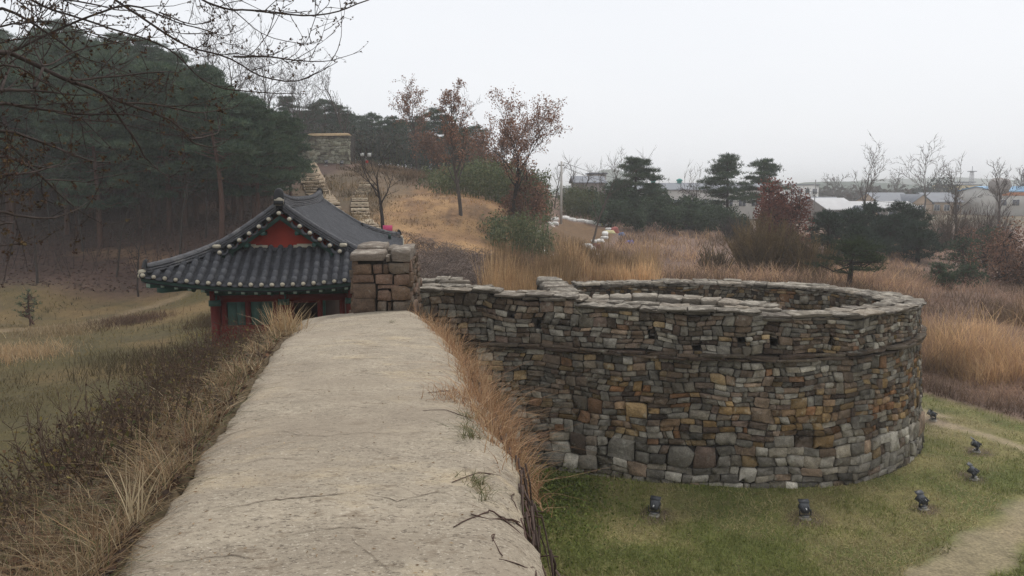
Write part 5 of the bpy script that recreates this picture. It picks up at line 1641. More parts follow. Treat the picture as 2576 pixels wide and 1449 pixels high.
def house(name, label, x0p, x1p, y_ridge, y_eave, Y, depth, wall, roof_m, gable='front', windows=0, base_z=0., rot=0., floors=1, extra=None, cat='house'):
    """gabled building given by the columns it spans and the rows of ridge and eaves"""
    xa, xb = at(x0p, y_eave, Y)[0], at(x1p, y_eave, Y)[0]
    ze, zr_ = at(x0p, y_eave, Y)[2], at(x0p, y_ridge, Y + depth / 2)[2]
    xc, hw = (xa + xb) / 2, (xb - xa) / 2
    e_ = empty(name, (xc, Y + depth / 2, base_z), rot); tag(e_, label, cat, 'village buildings beyond the trees')
    Rm = np.array([[math.cos(rot), -math.sin(rot), 0], [math.sin(rot), math.cos(rot), 0], [0, 0, 1]])
    cc = np.array([xc, Y + depth / 2, 0])
    loc = lambda v: np.asarray(v, float) @ Rm.T + cc
    mb = MB(); hd = depth / 2
    if gable == 'flat':
        mb.add(loc([(sx * hw, sy * hd, z) for sx in (-1, 1) for sy in (-1, 1) for z in (base_z, ze)]), Q=[[0, 1, 3, 2], [4, 6, 7, 5], [0, 4, 5, 1], [2, 3, 7, 6], [1, 5, 7, 3]])
        mb.build('wall', M[wall], e_)
        mb = MB(); mb.box(loc((0, 0, ze + .12)), (hw + .25, hd + .25, .12), R=Rm); mb.build('roof', M[roof_m], e_)
    else:
        if gable == 'front':      # ridge runs in depth, gable faces us
            V = [(-hw, -hd, base_z), (hw, -hd, base_z), (hw, -hd, ze), (0, -hd, zr_), (-hw, -hd, ze)]; V += [(a, -b, c_) for a, b, c_ in V]
            ov = .4; sl = (zr_ - ze) / hw
            RV = [(-hw - ov, -hd - ov, ze - ov * sl), (0, -hd - ov, zr_), (hw + ov, -hd - ov, ze - ov * sl), (-hw - ov, hd + ov, ze - ov * sl), (0, hd + ov, zr_), (hw + ov, hd + ov, ze - ov * sl)]
            RQ = [[0, 1, 4, 3], [1, 2, 5, 4]]
        else:                      # ridge runs across
            V = [(-hw, -hd, base_z), (-hw, hd, base_z), (-hw, hd, ze), (-hw, 0, zr_), (-hw, -hd, ze)]; V += [(-a, b, c_) for a, b, c_ in V]
            ov = .4; sl = (zr_ - ze) / hd
            RV = [(-hw - ov, -hd - ov, ze - ov * sl), (-hw - ov, 0, zr_), (-hw - ov, hd + ov, ze - ov * sl), (hw + ov, -hd - ov, ze - ov * sl), (hw + ov, 0, zr_), (hw + ov, hd + ov, ze - ov * sl)]
            RQ = [[0, 3, 4, 1], [1, 4, 5, 2]]
        mb.add(loc(V), poly=[[0, 1, 2, 3, 4], [9, 8, 7, 6, 5]], Q=[[0, 5, 6, 1], [1, 6, 7, 2], [4, 9, 5, 0]]); mb.build('wall', M[wall], e_)
        mb = MB(); up = np.array([0, 0, .16])
        RV = np.array(RV, float)
        mb.add(loc(np.concatenate([RV + [0, 0, .03], RV + up])), Q=RQ + [[a + 6 for a in q[::-1]] for q in RQ] + ([[0, 6, 7, 1], [1, 7, 8, 2], [3, 9, 10, 4], [4, 10, 11, 5], [0, 3, 9, 6], [2, 5, 11, 8]]))
        rf = mb.build('roof', M[roof_m], e_)
    for f in range(floors):
        for i in range(windows):
            x = -hw + (i + .5) * 2 * hw / windows
            zc = base_z + (ze - base_z) * (f + .55) / floors
            ww_, wh_ = min(.75, hw / windows * .55), min(.6, (ze - base_z) / floors * .24)
            mb = MB(); mb.box(loc((x, -hd - .02, zc)), (ww_ + .08, .05, wh_ + .08), R=Rm); wo = mb.build('window', M['white_wall'], e_)
            for s_ in (-1, 1):
                mb = MB(); mb.box(loc((x + s_ * ww_ / 2, -hd - .075, zc)), (ww_ / 2 - .03, .012, wh_), R=Rm); mb.build('pane', M['pane'], wo)
    return e_, loc, (hw, hd, ze, zr_)
hall, hl, hd_ = house('long_hall', 'long white hall with a dark grey roof and teal roof vents', 1590, 1950, 462, 478, 150, 12, 'white_wall', 'grey_roof', 'side', 11, cat='hall')
for px in (1643, 1709):
    x = at(px, 460, 156)[0]; mb = MB(); mb.tube([(x, 156, hd_[3] - .1), (x, 156, hd_[3] + .5)], .45, 10); mb.tube([(x, 156, hd_[3] + .5), (x, 156, hd_[3] + .75), (x, 156, hd_[3] + 1.0)], np.array([.62, .6, .1]), 10); mb.build('roof_vent', M['teal'], hall)
house('grey_house', 'grey house with a pale upper storey behind the utility pole', 1447, 1520, 445, 460, 130, 9, 'grey_wall', 'grey_roof', 'side', 3, cat='house')
house('rooftop_house', 'flat dark rooftop block above the grey house', 1484, 1525, 438, 438, 141, 6, 'grey_wall', 'grey_roof', 'flat', 2)
house('white_roof_house', 'large barn with a bright white sheet roof and grey gable', 2062, 2150, 500, 527, 135, 9, 'grey_wall', 'white_roof', 'side', 2, rot=.25)
house('white_shed', 'long low shed with a white roof behind the bare tree', 2140, 2310, 508, 524, 150, 10, 'grey_wall', 'white_roof', 'side', 4)
house('gable_house', 'small house with a tan gable in front of the white sheds', 2168, 2216, 520, 545, 126, 6, 'tan_wall', 'grey_roof', 'front', 1)
house('grey_barn', 'wide barn with a slate grey roof above the white shed', 2212, 2300, 486, 508, 175, 12, 'tan_wall', 'grey_roof', 'side', 3)
house('twin_gable', 'tan gabled house between the grey barns', 2295, 2345, 490, 510, 170, 10, 'tan_wall', 'grey_roof', 'front', 1)
house('end_barn', 'low barn with a grey roof right of the tan gable', 2345, 2420, 486, 508, 172, 11, 'tan_wall', 'grey_roof', 'side', 3)
house('dark_roof_house', 'dark roofed house beside the red-brown oak', 2048, 2120, 497, 512, 165, 9, 'grey_wall', 'grey_roof', 'side', 3)
house('white_block', 'white office block partly behind the red-brown oak', 1985, 2060, 466, 466, 190, 10, 'white_wall', 'grey_roof', 'flat', 4, floors=2)
house('yellow_block', 'yellowish two-storey block below the lattice tower', 2398, 2470, 466, 466, 230, 12, 'yellow_wall', 'grey_roof', 'flat', 4, floors=2)
house('roof_room', 'small rooftop room on the yellowish block', 2428, 2452, 459, 459, 234, 5, 'white_wall', 'grey_roof', 'flat', 1)
bh, bl_, bd_ = house('blue_roof_building', 'building with a blue roof and orange band at the right edge', 2508, 2640, 470, 482, 165, 14, 'white_wall', 'blue_roof', 'side', 4)
mb = MB(); mb.box(bl_((0, -bd_[1] - .04, bd_[2] - .5)), (bd_[0], .04, .35)); mb.build('orange_band', M['orange_wall'], bh)
house('dark_block', 'brown flat block between the yellowish block and the blue roof', 2455, 2505, 482, 482, 190, 8, 'grey_wall', 'grey_roof', 'flat', 3)
# lattice tower
tb = at(2443, 466, 232); tt_ = at(2443, 432, 232)
lt = empty('lattice_tower', tuple(tb)); tag(lt, 'thin white lattice tower above the yellowish block', 'tower')
mb = MB(); legs = [(-.6, -.6), (.6, -.6), (.6, .6), (-.6, .6)]
hN = 6; hgt = tt_[2] - tb[2]
for i, (a, b) in enumerate(legs):
    mb.tube([tb + [a, b, -2], tb + [a * .5, b * .5, hgt]], .09, 4)
    a2, b2 = legs[(i + 1) % 4]
    for k in range(hN):
        f0, f1 = 1 - .5 * k / hN, 1 - .5 * (k + 1) / hN
        mb.tube([tb + [a * f0, b * f0, hgt * k / hN], tb + [a2 * f1, b2 * f1, hgt * (k + 1) / hN]], .05, 3)
mb.build('mast', M['white_roof'], lt)
mb = MB(); mb.box(tb + [0, 0, hgt + .1], (.9, .9, .1)); mb.tube([tb + [0, 0, hgt], tb + [0, 0, hgt + 1.6]], .08, 4); mb.build('platform', M['grey_roof'], lt)
# water tank on stalk, by the blue roof
wt = at(2515, 468, 150)
o_ = empty('water_tank', (wt[0], wt[1], 0.)); tag(o_, 'round brown water tank on a stand behind the blue roof', 'water tank')
mb = MB(); mb.tube([(wt[0], wt[1], 0), (wt[0], wt[1], wt[2] - 1)], .5, 8); mb.build('stand', M['grey_wall'], o_)
mb = MB(); rock(mb, wt, (1.7, 1.7, 1.5), np.random.default_rng(1), None, 14, 8); mb.build('tank', M['grey_wall'], o_, True)
# flag on a leaning pole
fp = at(2049, 505, 125); ft = at(2052, 452, 125)
o_ = empty('flagpole', tuple(fp)); tag(o_, 'slim flagpole with a furled grey flag beside the red-brown oak', 'flagpole')
mb = MB(); mb.tube([(fp[0], fp[1], 0), ft], .07, 6); mb.build('pole', M['steel'], o_)
mb = MB(); n = 6
V = [ft + [-.05 - .5 * i / n * (1 + j), .1 * math.sin(i), -.3 - i * .35 - j * .5] for i in range(n) for j in range(2)]
mb.add(V, Q=[[2 * i, 2 * i + 1, 2 * i + 3, 2 * i + 2] for i in range(n - 1)]); mb.build('flag', M['white_roof'], o_)
# hills on the horizon
def far_hill(name, x0p, x1p, pk, Y, seed, label):
    n = 60; t = np.linspace(0, 1, n)
    px = x0p + (x1p - x0p) * t
    prof = np.interp(t, [p[0] for p in pk], [p[1] for p in pk]) + (vnoise(t * 40, t * 0, 3, seed) - .5) * 3
    top = np.array([at(a, b, Y) for a, b in zip(px, prof)])
    V = np.concatenate([np.c_[top[:, 0], np.full(n, Y - 120.), np.full(n, -2.)], top, np.c_[top[:, 0], np.full(n, Y + 200.), np.full(n, -2.)]])
    o = link(name, mesh_np(name, V, np.array([[k * n + i, k * n + i + 1, (k + 1) * n + i + 1, (k + 1) * n + i] for k in range(2) for i in range(n - 1)]), np.array([.05, .07, .05]), True), None, M['ground'])
    tag(o, label, kind='structure')
far_hill('hill', 1380, 1640, [(0, 478), (.25, 462), (.5, 428), (.62, 424), (.8, 436), (1, 470)], 700, 1, 'pale blue cone of a hill far behind the pole')
far_hill('hill', 1980, 2420, [(0, 470), (.1, 459), (.3, 456), (.55, 460), (.8, 468), (1, 476)], 420, 2, 'hazy wooded hill behind the village')
far_hill('hill', 1900, 2900, [(0, 474), (.3, 452), (.5, 446), (.7, 455), (.85, 440), (1, 470)], 900, 3, 'faint hill line on the horizon')
# ------------------------------------------------------------------ trees
r = np.random.default_rng(1234)
def skyline(px, Y, p):
    yt = np.interp(px, [-300, 0, 120, 180, 300, 400, 500, 600, 700, 790], [45, 62, 40, 36, 70, 80, 140, 200, 262, 310])
    return (at(px, yt, Y)[2] - p[2]) / 10.3
PINES = [pine_mesh(100 + k, h=10, crown0=(.26, .34, .22, .46, .18)[k], spread=(2.6, 2.3, 2.8, 2.4, 2.9)[k], bend=(.9, 1.3, .5, 1.6, .8)[k]) for k in range(5)]
for a, b in PINES: a.materials.append(M['bark']); b.materials.append(M['needle'])
FOREST_LABEL = 'pine in the dark wood on the left hillside'
front = [(40, 49), (175, 50), (255, 47.5), (360, 51), (430, 50), (500, 52), (560, 46), (612, 50), (655, 49), (700, 54), (735, 58), (-60, 48)]
names = ['first tall pine of the wood, at the left edge above the field path', 'pine at the front of the wood, third trunk from the left edge', 'pine with a dark leaning trunk at the front of the wood, left of the pavilion',
         'pine of the front row behind the bare saplings', 'pine of the front row above the left roof corner', 'front pine just left of the red-barked trunk',
         'pine with a bare red trunk rising directly behind the pavilion roof', 'pine right of the red-barked trunk, behind the roof', 'dense pine whose crown stands beside the upper stair', 'broad pine at the right end of the wood, reaching over the stair',
         'pine at the very corner of the wood below the hill bastion', 'pine mostly outside the left edge of the picture']
for k, ((px, Y), lb) in enumerate(zip(front, names)):
    p = base_at(px, Y); s_ = r.uniform(.88, 1.08)
    s_ = min(s_, skyline(px, Y, p) * r.uniform(.92, 1.0))
    plant('pine_tree', PINES[3 if px == 560 else (4 if px > 600 else k % 5)], p, lb, 'pine tree', 'pines of the hillside wood', r.uniform(0, 6.28), s_)
for Y0, n, lo, hi in ((52.5, 11, -160, 690), (56, 13, -180, 725), (61, 14, -220, 735), (68, 15, -260, 735), (77, 15, -260, 700), (87, 12, -240, 560)):
    for k in range(n):
        px = lo + (hi - lo) * (k + r.uniform(.1, .9)) / n; Y = Y0 + r.uniform(-3, 3)
        p = base_at(px, Y)
        s_ = min(r.uniform(.85, 1.12), max(.4, skyline(px, Y, p) * r.uniform(.86, 1.02)))
        row = {52.5: 'second row', 56: 'third row', 61: 'fourth row', 68: 'upper slope', 77: 'hilltop', 87: 'skyline'}[Y0]
        side = 'at the left edge' if px < 90 else 'above the field' if px < 330 else 'above the left roof corner' if px < 560 else 'near the stair'
        plant('pine_tree', PINES[r.integers(5) if px < 600 else 4], p, 'pine in the %s of the dark hillside wood, %s' % (row, side), 'pine tree', 'pines of the hillside wood', r.uniform(0, 6.28), s_)
# ridge pines behind the small bastion
for k in range(26):
    px = 740 + 470 * (k + r.uniform(0, 1)) / 26; Y = r.uniform(98, 120)
    p = base_at(px, Y)
    plant('pine_tree', PINES[(4, 2, 0)[r.integers(3)]], p, 'distant pine on the low ridge, ' + ('behind the hill bastion' if px < 900 else 'right of the narrow bare tree' if px < 1000 else 'behind the slender russet tree' if px < 1110 else 'behind the tall straight russet tree'), 'pine tree', 'pines on the ridge behind the hill bastion', r.uniform(0, 6.28), r.uniform(.62, .85))
RIDGE_ = [np.array([.045, .065, .05]), np.array([.06, .065, .05]), np.array([.08, .06, .05]), np.array([.035, .055, .045])]
# understorey saplings at the edge of the wood, bare
RMIN[0] = .011
SAP = [bare_mesh(200 + k, 4.2, bare_par(levels=3, kids=(9, 6, 4), ln=(.5, .45, .45), n=(8, 5, 3)), .055, BARK_GREY * .6) for k in range(3)]
for k, (px, Y, lb) in enumerate([(92, 41.5, 'bare grey sapling before the wood, near the small pine'), (345, 40.5, 'bare sapling in front of the wood, left of the roof corner'), (292, 43, 'thin bare sapling between two dark pine trunks'),
                                 (210, 47, 'bare brown sapling under the pines beside the hill path'), (30, 46, 'bare brown sapling at the left edge of the wood'), (455, 45, 'bare sapling under the pines above the roof corner'), (130, 50, 'bare sapling deep in the wood, above the hill path'), (400, 52, 'bare sapling deep under the pines'), (520, 47, 'bare sapling beside the red-barked pine')]):
    plant('bare_sapling', SAP[k % 3], base_at(px, Y), lb, 'bare tree', None, r.uniform(0, 6.28), r.uniform(.85, 1.3))
# grey leafless trees on the skyline between wood and ridge
RMIN[0] = .022
GREY = [bare_mesh(210 + k, 8, bare_par(levels=4, kids=(9, 6, 4, 4), ln=(.55, .5, .45, .45), n=(8, 5, 4, 2), up=(.02, .03, .04, .05)), .14, BARK_GREY) for k in range(3)]
for k in range(12):
    px = 520 + 290 * (k + r.uniform(0, 1)) / 12
    plant('bare_tree', GREY[k % 3], base_at(px, r.uniform(86, 98)), 'grey leafless tree on the skyline, ' + ('above the middle of the wood' if px < 600 else 'where the wood ends' if px < 700 else 'left of the hill bastion'), 'bare tree', 'leafless trees on the skyline', r.uniform(0, 6.28), r.uniform(.75, 1.1))

def Hm(px, ytop, Y):
    RMIN[0] = max(.005, Y * .00022)
    b = base_at(px, Y); return at(px, ytop, Y)[2] - b[2], b
# tall narrow leafless tree behind the hill bastion
h, b = Hm(880, 212, 88)
plant('bare_tree', bare_mesh(301, h, bare_par(levels=4, kids=(16, 6, 4, 3), ang=(.55, .5, .5, .5), ln=(.36, .5, .5, .5), up=(.0, .12, .08, .06), frm=(.22, .2, .2, .2), n=(12, 6, 4, 2), cone=True), .15, BARK_GREY), b, 'tall narrow leafless tree directly behind the hill bastion', 'bare tree')
# forked bare tree by the curving stair
h, b = Hm(965, 395, 47)
plant('bare_tree', bare_mesh(303, h * .78, bare_par(levels=4, kids=(6, 6, 5, 4), ang=(.62, .6, .6, .6), ln=(.75, .5, .5, .45), up=(.0, .06, .04, .03), frm=(.42, .25, .2, .2), n=(9, 7, 5, 3), wob=(.05, .1, .14, .18)), .13, BARK_DARK), b, 'dark forked bare tree beside the curving stone stair', 'bare tree')
# leaf-keeping trees of the middle distance
h, b = Hm(1050, 232, 76)
plant('rust_leaved_tree', bare_mesh(305, h * .7, bare_par(levels=4, kids=(11, 6, 4, 3), ang=(.5, .55, .6, .6), ln=(.5, .5, .5, .5), up=(.0, .12, .05, .03), frm=(.42, .2, .2, .2), n=(10, 6, 4, 2)), .12, BARK_GREY, 2200, .16, RUST_C, .5, d0=(-.12, 0, 1), jitter=.12), b, 'slender tree with sparse russet leaves, leftmost of the russet group', 'tree', 'russet trees behind the mound')
h, b = Hm(1085, 248, 74)
plant('bare_tree', bare_mesh(307, h * .72, bare_par(levels=4, kids=(10, 6, 5, 4), ang=(.55, .6, .6, .6), ln=(.5, .5, .5, .5), up=(.0, .08, .05, .03), frm=(.35, .2, .2, .2), n=(10, 6, 4, 2)), .13, BARK_GREY, d0=(.22, 0, 1)), b, 'leaning leafless tree between two russet trees', 'bare tree')
h, b = Hm(1160, 224, 54)
plant('rust_leaved_tree', bare_mesh(309, h * .88, bare_par(levels=4, kids=(20, 6, 4, 3), ang=(.6, .5, .5, .5), ln=(.34, .5, .5, .5), up=(.0, .15, .08, .05), frm=(.2, .2, .2, .2), n=(14, 6, 4, 2), cone=True, wob=(.03, .1, .15, .2)), .15, BARK_GREY, 3400, .13, RUST_C, .35, jitter=.1), b, 'tall straight tree with thin russet foliage standing before the mound', 'tree', 'russet trees behind the mound')
h, b = Hm(1290, 262, 57)
plant('rust_leaved_tree', bare_mesh(313, h * .63, bare_par(levels=4, kids=(14, 7, 5, 4), ang=(.78, .55, .6, .6), ln=(.74, .5, .45, .45), up=(.0, .12, .06, .03), frm=(.22, .2, .2, .2), n=(10, 7, 4, 2), wob=(.04, .1, .16, .2)), .15, BARK_DARK, 7500, .14, RUST_C, .3, d0=(.03, 0, 1), jitter=.13), b, 'broad russet oak with the fullest crown, left of the utility pole', 'tree', 'russet trees behind the mound')
h, b = Hm(1318, 425, 58)
plant('rust_bush', bush_mesh(314, 2.0, h, 4200, .2, [c * .8 for c in RUST_C], 12), b, 'low russet thicket under the broad russet oak', 'bush', mats=('bark', 'leaf'), partnames=('stem', 'crown'))
for px, Y, yt, lb, sd in ((1115, 72, 330, 'reddish small tree under the leaning leafless tree', 316), (1210, 80, 350, 'dull russet tree between the two tall russet trees', 317), (1250, 90, 350, 'hazy brownish tree behind the broad russet oak', 318), (1065, 95, 340, 'dull reddish tree on the ridge flank left of the russet group', 319), (1170, 96, 360, 'hazy brown tree on the ridge behind the straight russet tree', 320)):
    h, b = Hm(px, yt, Y)
    plant('rust_leaved_tree', bare_mesh(sd, h * .7, bare_par(levels=4, kids=(9, 6, 4, 3), ln=(.5, .5, .5, .5), n=(8, 5, 4, 2)), .1, BARK_GREY, 1600, .22, [c * .7 for c in RUST_C], .3, jitter=.25), b, lb, 'tree')
# bamboo thicket behind the mound
def bamboo(name, label, x0, x1, ytops, Y0, Y1, n, seed, cols, leaf=.3):
    r_ = np.random.default_rng(seed)
    A, B, P, Cc = [], [], [], []
    for k in range(n):
        px = r_.uniform(x0, x1) + r_.normal(0, (x1 - x0) * .06); Y = r_.uniform(Y0, Y1)
        b_ = base_at(px, Y); yt = np.interp(px, [a for a, _ in ytops], [c_ for _, c_ in ytops]) + r_.normal(0, 5)
        h_ = max(.8, (at(px, yt, Y)[2] - b_[2]) * (1 - .45 * r_.uniform() ** 2) * (.55 + .45 * float(np.clip(min(px - x0, x1 - px) / (.18 * (x1 - x0)) + .3, 0, 1))))
        dx = r_.normal(0, .12, 2)
        A.append(b_); top = b_ + np.array([dx[0] * h_, dx[1] * h_, h_]); B.append(top)
        m_ = int(34 * max(1, h_ / 3)); t_ = r_.uniform(.18, 1, m_)[:, None] ** .8
        pp = b_ + (top - b_) * t_ + r_.normal(0, .38, (m_, 3)) * (1.1 - .55 * t_)
        P.append(pp); Cc.append(palette(r_, m_, cols, .3) * r_.uniform(.75, 1.25))
    e_ = empty(name, tuple(A[0])); tag(e_, label, 'thicket', kind='stuff')
    mb = MB(); seg_tubes(mb, np.array(A), np.array(B), np.full(n, .03), np.full(n, .012), 4, np.array([.1, .11, .05])); mb.build('culms', M['bark'], e_)
    mb = MB(); cards(mb, np.concatenate(P), leaf, r_, np.concatenate(Cc), .3); mb.build('foliage', M['leaf'], e_)
BAM = [np.array([.1, .135, .06]), np.array([.15, .17, .08]), np.array([.07, .1, .05]), np.array([.2, .195, .1])]
bamboo('bamboo_thicket', 'green bamboo thicket behind the mound', 1090, 1330, [(1060, 440), (1120, 428), (1200, 405), (1300, 408), (1400, 420)], 62, 76, 300, 41, BAM)
bamboo('bamboo_thicket', 'darker evergreen thicket left of the utility pole', 1265, 1380, [(1270, 470), (1330, 430), (1405, 430)], 61, 68, 150, 42, [c * .8 for c in BAM])
bamboo('bamboo_thicket', 'bushy bamboo clump at the foot of the garden plot', 1235, 1385, [(1220, 575), (1270, 545), (1330, 535), (1390, 560)], 50, 55, 110, 43, BAM, .24)
bamboo('bamboo_thicket', 'dark evergreen hedge right of the utility pole', 1418, 1520, [(1418, 470), (1480, 478), (1520, 490)], 79, 86, 130, 44, [c * .75 for c in BAM])
bamboo('ridge_undergrowth', 'hazy blue-green undergrowth of the ridge behind the mound', 730, 1270, [(730, 320), (900, 325), (1000, 335), (1150, 360), (1260, 390)], 86, 104, 560, 45, RIDGE_, .5)
bamboo('ridge_undergrowth', 'brown scrub at the edge of the wood behind the hill bastion', 620, 860, [(620, 330), (760, 300), (860, 330)], 88, 98, 160, 46, [np.array([.075, .06, .055]), np.array([.06, .05, .048])], .4)
# slim leaning bare tree on the plot
h, b = Hm(1487, 430, 59)
plant('bare_tree', bare_mesh(330, h * .9, bare_par(levels=4, kids=(7, 5, 4, 3), ang=(.5, .6, .6, .6), ln=(.45, .5, .5, .5), up=(.0, .08, .05, .03), frm=(.3, .2, .2, .2), n=(10, 6, 4, 2)), .1, BARK_GREY * 1.2, d0=(.2, 0, 1)), b, 'slim bare tree leaning over the garden plot', 'bare tree')
for k, (px, Y, yt, lb) in enumerate([(1440, 88, 405, 'thin bare tree right behind the utility pole'), (1465, 90, 415, 'thin bare tree second right of the utility pole'), (1395, 84, 415, 'thin bare tree left behind the utility pole'), (1540, 92, 400, 'bare tree with one long limb, left of the lone black pine'), (1652, 84, 412, 'crooked bare pole-like tree right of the lone black pine'), (1730, 120, 432, 'small bare tree before the white hall')]):
    h, b = Hm(px, yt, Y)
    plant('bare_tree', bare_mesh(340 + k, h * .85, bare_par(levels=3, kids=(8, 6, 4), ang=(.45, .5, .5), ln=(.45, .5, .5), n=(9, 6, 4)), .09, BARK_GREY), b, lb, 'bare tree')
h, b = Hm(1752, 452, 90)
plant('bare_tree', bare_mesh(350, h * .75, bare_par(levels=4, kids=(8, 6, 5, 4), ang=(.9, .8, .7, .7), ln=(.6, .5, .5, .5), up=(.0, .02, .0, .0), frm=(.35, .2, .2, .2), n=(8, 6, 5, 3), wob=(.15, .22, .25, .25)), .16, BARK_DARK), b, 'gnarled dark bare tree before the white hall', 'bare tree')
# black pines of the middle distance
def bigpine(px, Y, yt, spread, seed, label, crown0=.3, lean=0., col=PINE_C, pads=60, flat=.3, tuft=40, name='pine_tree', **kw):
    h, b = Hm(px, yt, Y)
    plant(name, pine_mesh(seed, h=h, crown0=crown0, spread=spread, pads=pads, bend=.4, trunk_c=BARK_DARK, lean=lean, col=col, flat=flat, tuft=tuft, **kw), b, label, 'pine tree', None, mats=('bark', 'needle'))
bigpine(1598, 82, 396, 2.3, 401, 'lone black pine with tiered branches left of the white hall', .28, pads=50)
bigpine(1826, 85, 388, 2.3, 402, 'taller of the two black pines in front of the white hall', .3, pads=46)
bigpine(1915, 88, 400, 2.2, 403, 'black pine beside the red-brown oak, right of its taller twin', .35, pads=46)
bigpine(2135, 38, 604, 1.55, 404, 'low spreading pine with a bent trunk behind the bastion', .3, .05, [np.array([.035, .055, .022]), np.array([.05, .07, .026]), np.array([.025, .042, .02])], 34, .3, 46, needle=.16, nw=.016, trunk_r=.13)
# row of dark evergreen shrubs in front of the hall
EV = [bush_mesh(420 + k, 1.5, 2.4, 2600, .2, EVER_C, 9) for k in range(4)]
evs = [(1530, 76, 1.2), (1565, 80, 1.5), (1600, 75, 1.1), (1640, 78, 1.3), (1680, 76, 1.2), (1715, 79, 1.35), (1755, 76, 1.25), (1790, 80, 1.1), (1545, 86, 1.5), (1625, 88, 1.5), (1700, 88, 1.45), (1775, 90, 1.3), (1820, 82, 1.2), (1500, 84, 1.2), (1850, 78, 1.0)]
for k, (px, Y, s_) in enumerate(evs):
    plant('evergreen_shrub', EV[k % 4], base_at(px, Y), 'rounded dark evergreen shrub in the %s row of the hedge, %s' % ('front' if Y < 79 else 'back', 'below the lone black pine' if px < 1650 else 'before the white hall' if px < 1770 else 'below the twin black pines'), 'shrub', 'evergreen hedge before the white hall', r.uniform(0, 6.28), s_, partnames=('stem', 'crown'))
# red-brown oak and olive willow thicket
h, b = Hm(1955, 440, 58)
plant('rust_leaved_tree', bush_mesh(431, 2.7, h, 9000, .2, [np.array([.15, .055, .042]), np.array([.1, .042, .035]), np.array([.2, .08, .055])], 22, base=.1), b, 'red-brown oak with dense dry leaves before the village', 'tree', mats=('bark', 'leaf'))
for px, Y, yt, w_, lb, sd in ((2530, 52, 545, 2.3, 'dull red-brown bush at the right edge', 433), (2575, 47, 590, 2.0, 'red-brown bush lowest at the right edge', 434), (2490, 64, 560, 2.2, 'brownish bush behind the small conifers', 435)):
    h, b = Hm(px, yt, Y)
    plant('rust_bush', bush_mesh(sd, w_, h, 3600, .17, [c * .75 for c in RUST_C] + [np.array([.07, .05, .04])], 12), b, lb, 'bush', partnames=('stem', 'crown'))
def withy(name, label, px, Y, yt, w_, n, seed, cols, cat='thicket'):
    """multi-stemmed thicket of fine upright twigs"""
    h, b = Hm(px, yt, Y); r_ = np.random.default_rng(seed)
    A, B, ra, rb, Cc = [], [], [], [], []
    for k in range(n):
        az = r_.uniform(0, 6.28); q = math.sqrt(r_.uniform(0, 1))
        base = b + np.array([math.cos(az) * q * w_ * .35, math.sin(az) * q * w_ * .35, 0])
        hh_ = h * r_.uniform(.6, 1.05) * (1 - .35 * q * q)
        d = nrm(np.array([math.cos(az) * q * .55, math.sin(az) * q * .55, 1]))
        p = base; c_ = palette(r_, 1, cols, .3)[0]
        for i in range(4):
            d = nrm(d + r_.normal(0, .07, 3)); q_ = p + d * hh_ / 4
            A.append(p); B.append(q_); ra.append(.022 * (1 - .22 * i)); rb.append(.022 * (1 - .22 * (i + 1))); Cc.append(c_)
            for t_ in range(5):
                dd = nrm(d + r_.normal(0, .3, 3)); st = p + (q_ - p) * r_.uniform(0, 1)
                A.append(st); B.append(st + dd * hh_ * r_.uniform(.08, .22)); ra.append(.012); rb.append(.006); Cc.append(c_ * r_.uniform(.8, 1.2))
            p = q_
    mb = MB(); seg_tubes(mb, A, B, ra, rb, 3, np.array(Cc))
    e_ = empty(name, tuple(b)); tag(e_, label, cat)
    mb.build('twigs', M['bark'], e_)
OLIVE = [np.array([.17, .12, .06]), np.array([.13, .095, .055]), np.array([.2, .14, .07]), np.array([.1, .075, .05])]
withy('willow_thicket', 'dense olive-brown willow thicket in front of the red-brown oak', 1925, 46, 545, 3.4, 520, 441, OLIVE)
withy('willow_thicket', 'fine brown willow thicket left of the spreading pine', 2035, 44, 590, 2.2, 220, 442, [c * .9 for c in OLIVE])
withy('willow_thicket', 'low greyish withy clump left of the olive thicket', 1800, 50, 620, 2.2, 160, 443, [c * .8 for c in OLIVE])
withy('willow_thicket', 'brownish twiggy thicket behind the small conifers', 2390, 70, 520, 3.2, 200, 444, [np.array([.09, .07, .055]), np.array([.11, .075, .055])])
withy('willow_thicket', 'purplish twiggy thicket before the blue roof', 2480, 80, 505, 4.0, 220, 445, [np.array([.085, .065, .06]), np.array([.1, .07, .06])])
withy('willow_thicket', 'greyish twiggy thicket below the black pines', 1850, 70, 545, 2.6, 160, 446, [np.array([.075, .065, .06]), np.array([.06, .055, .05])])
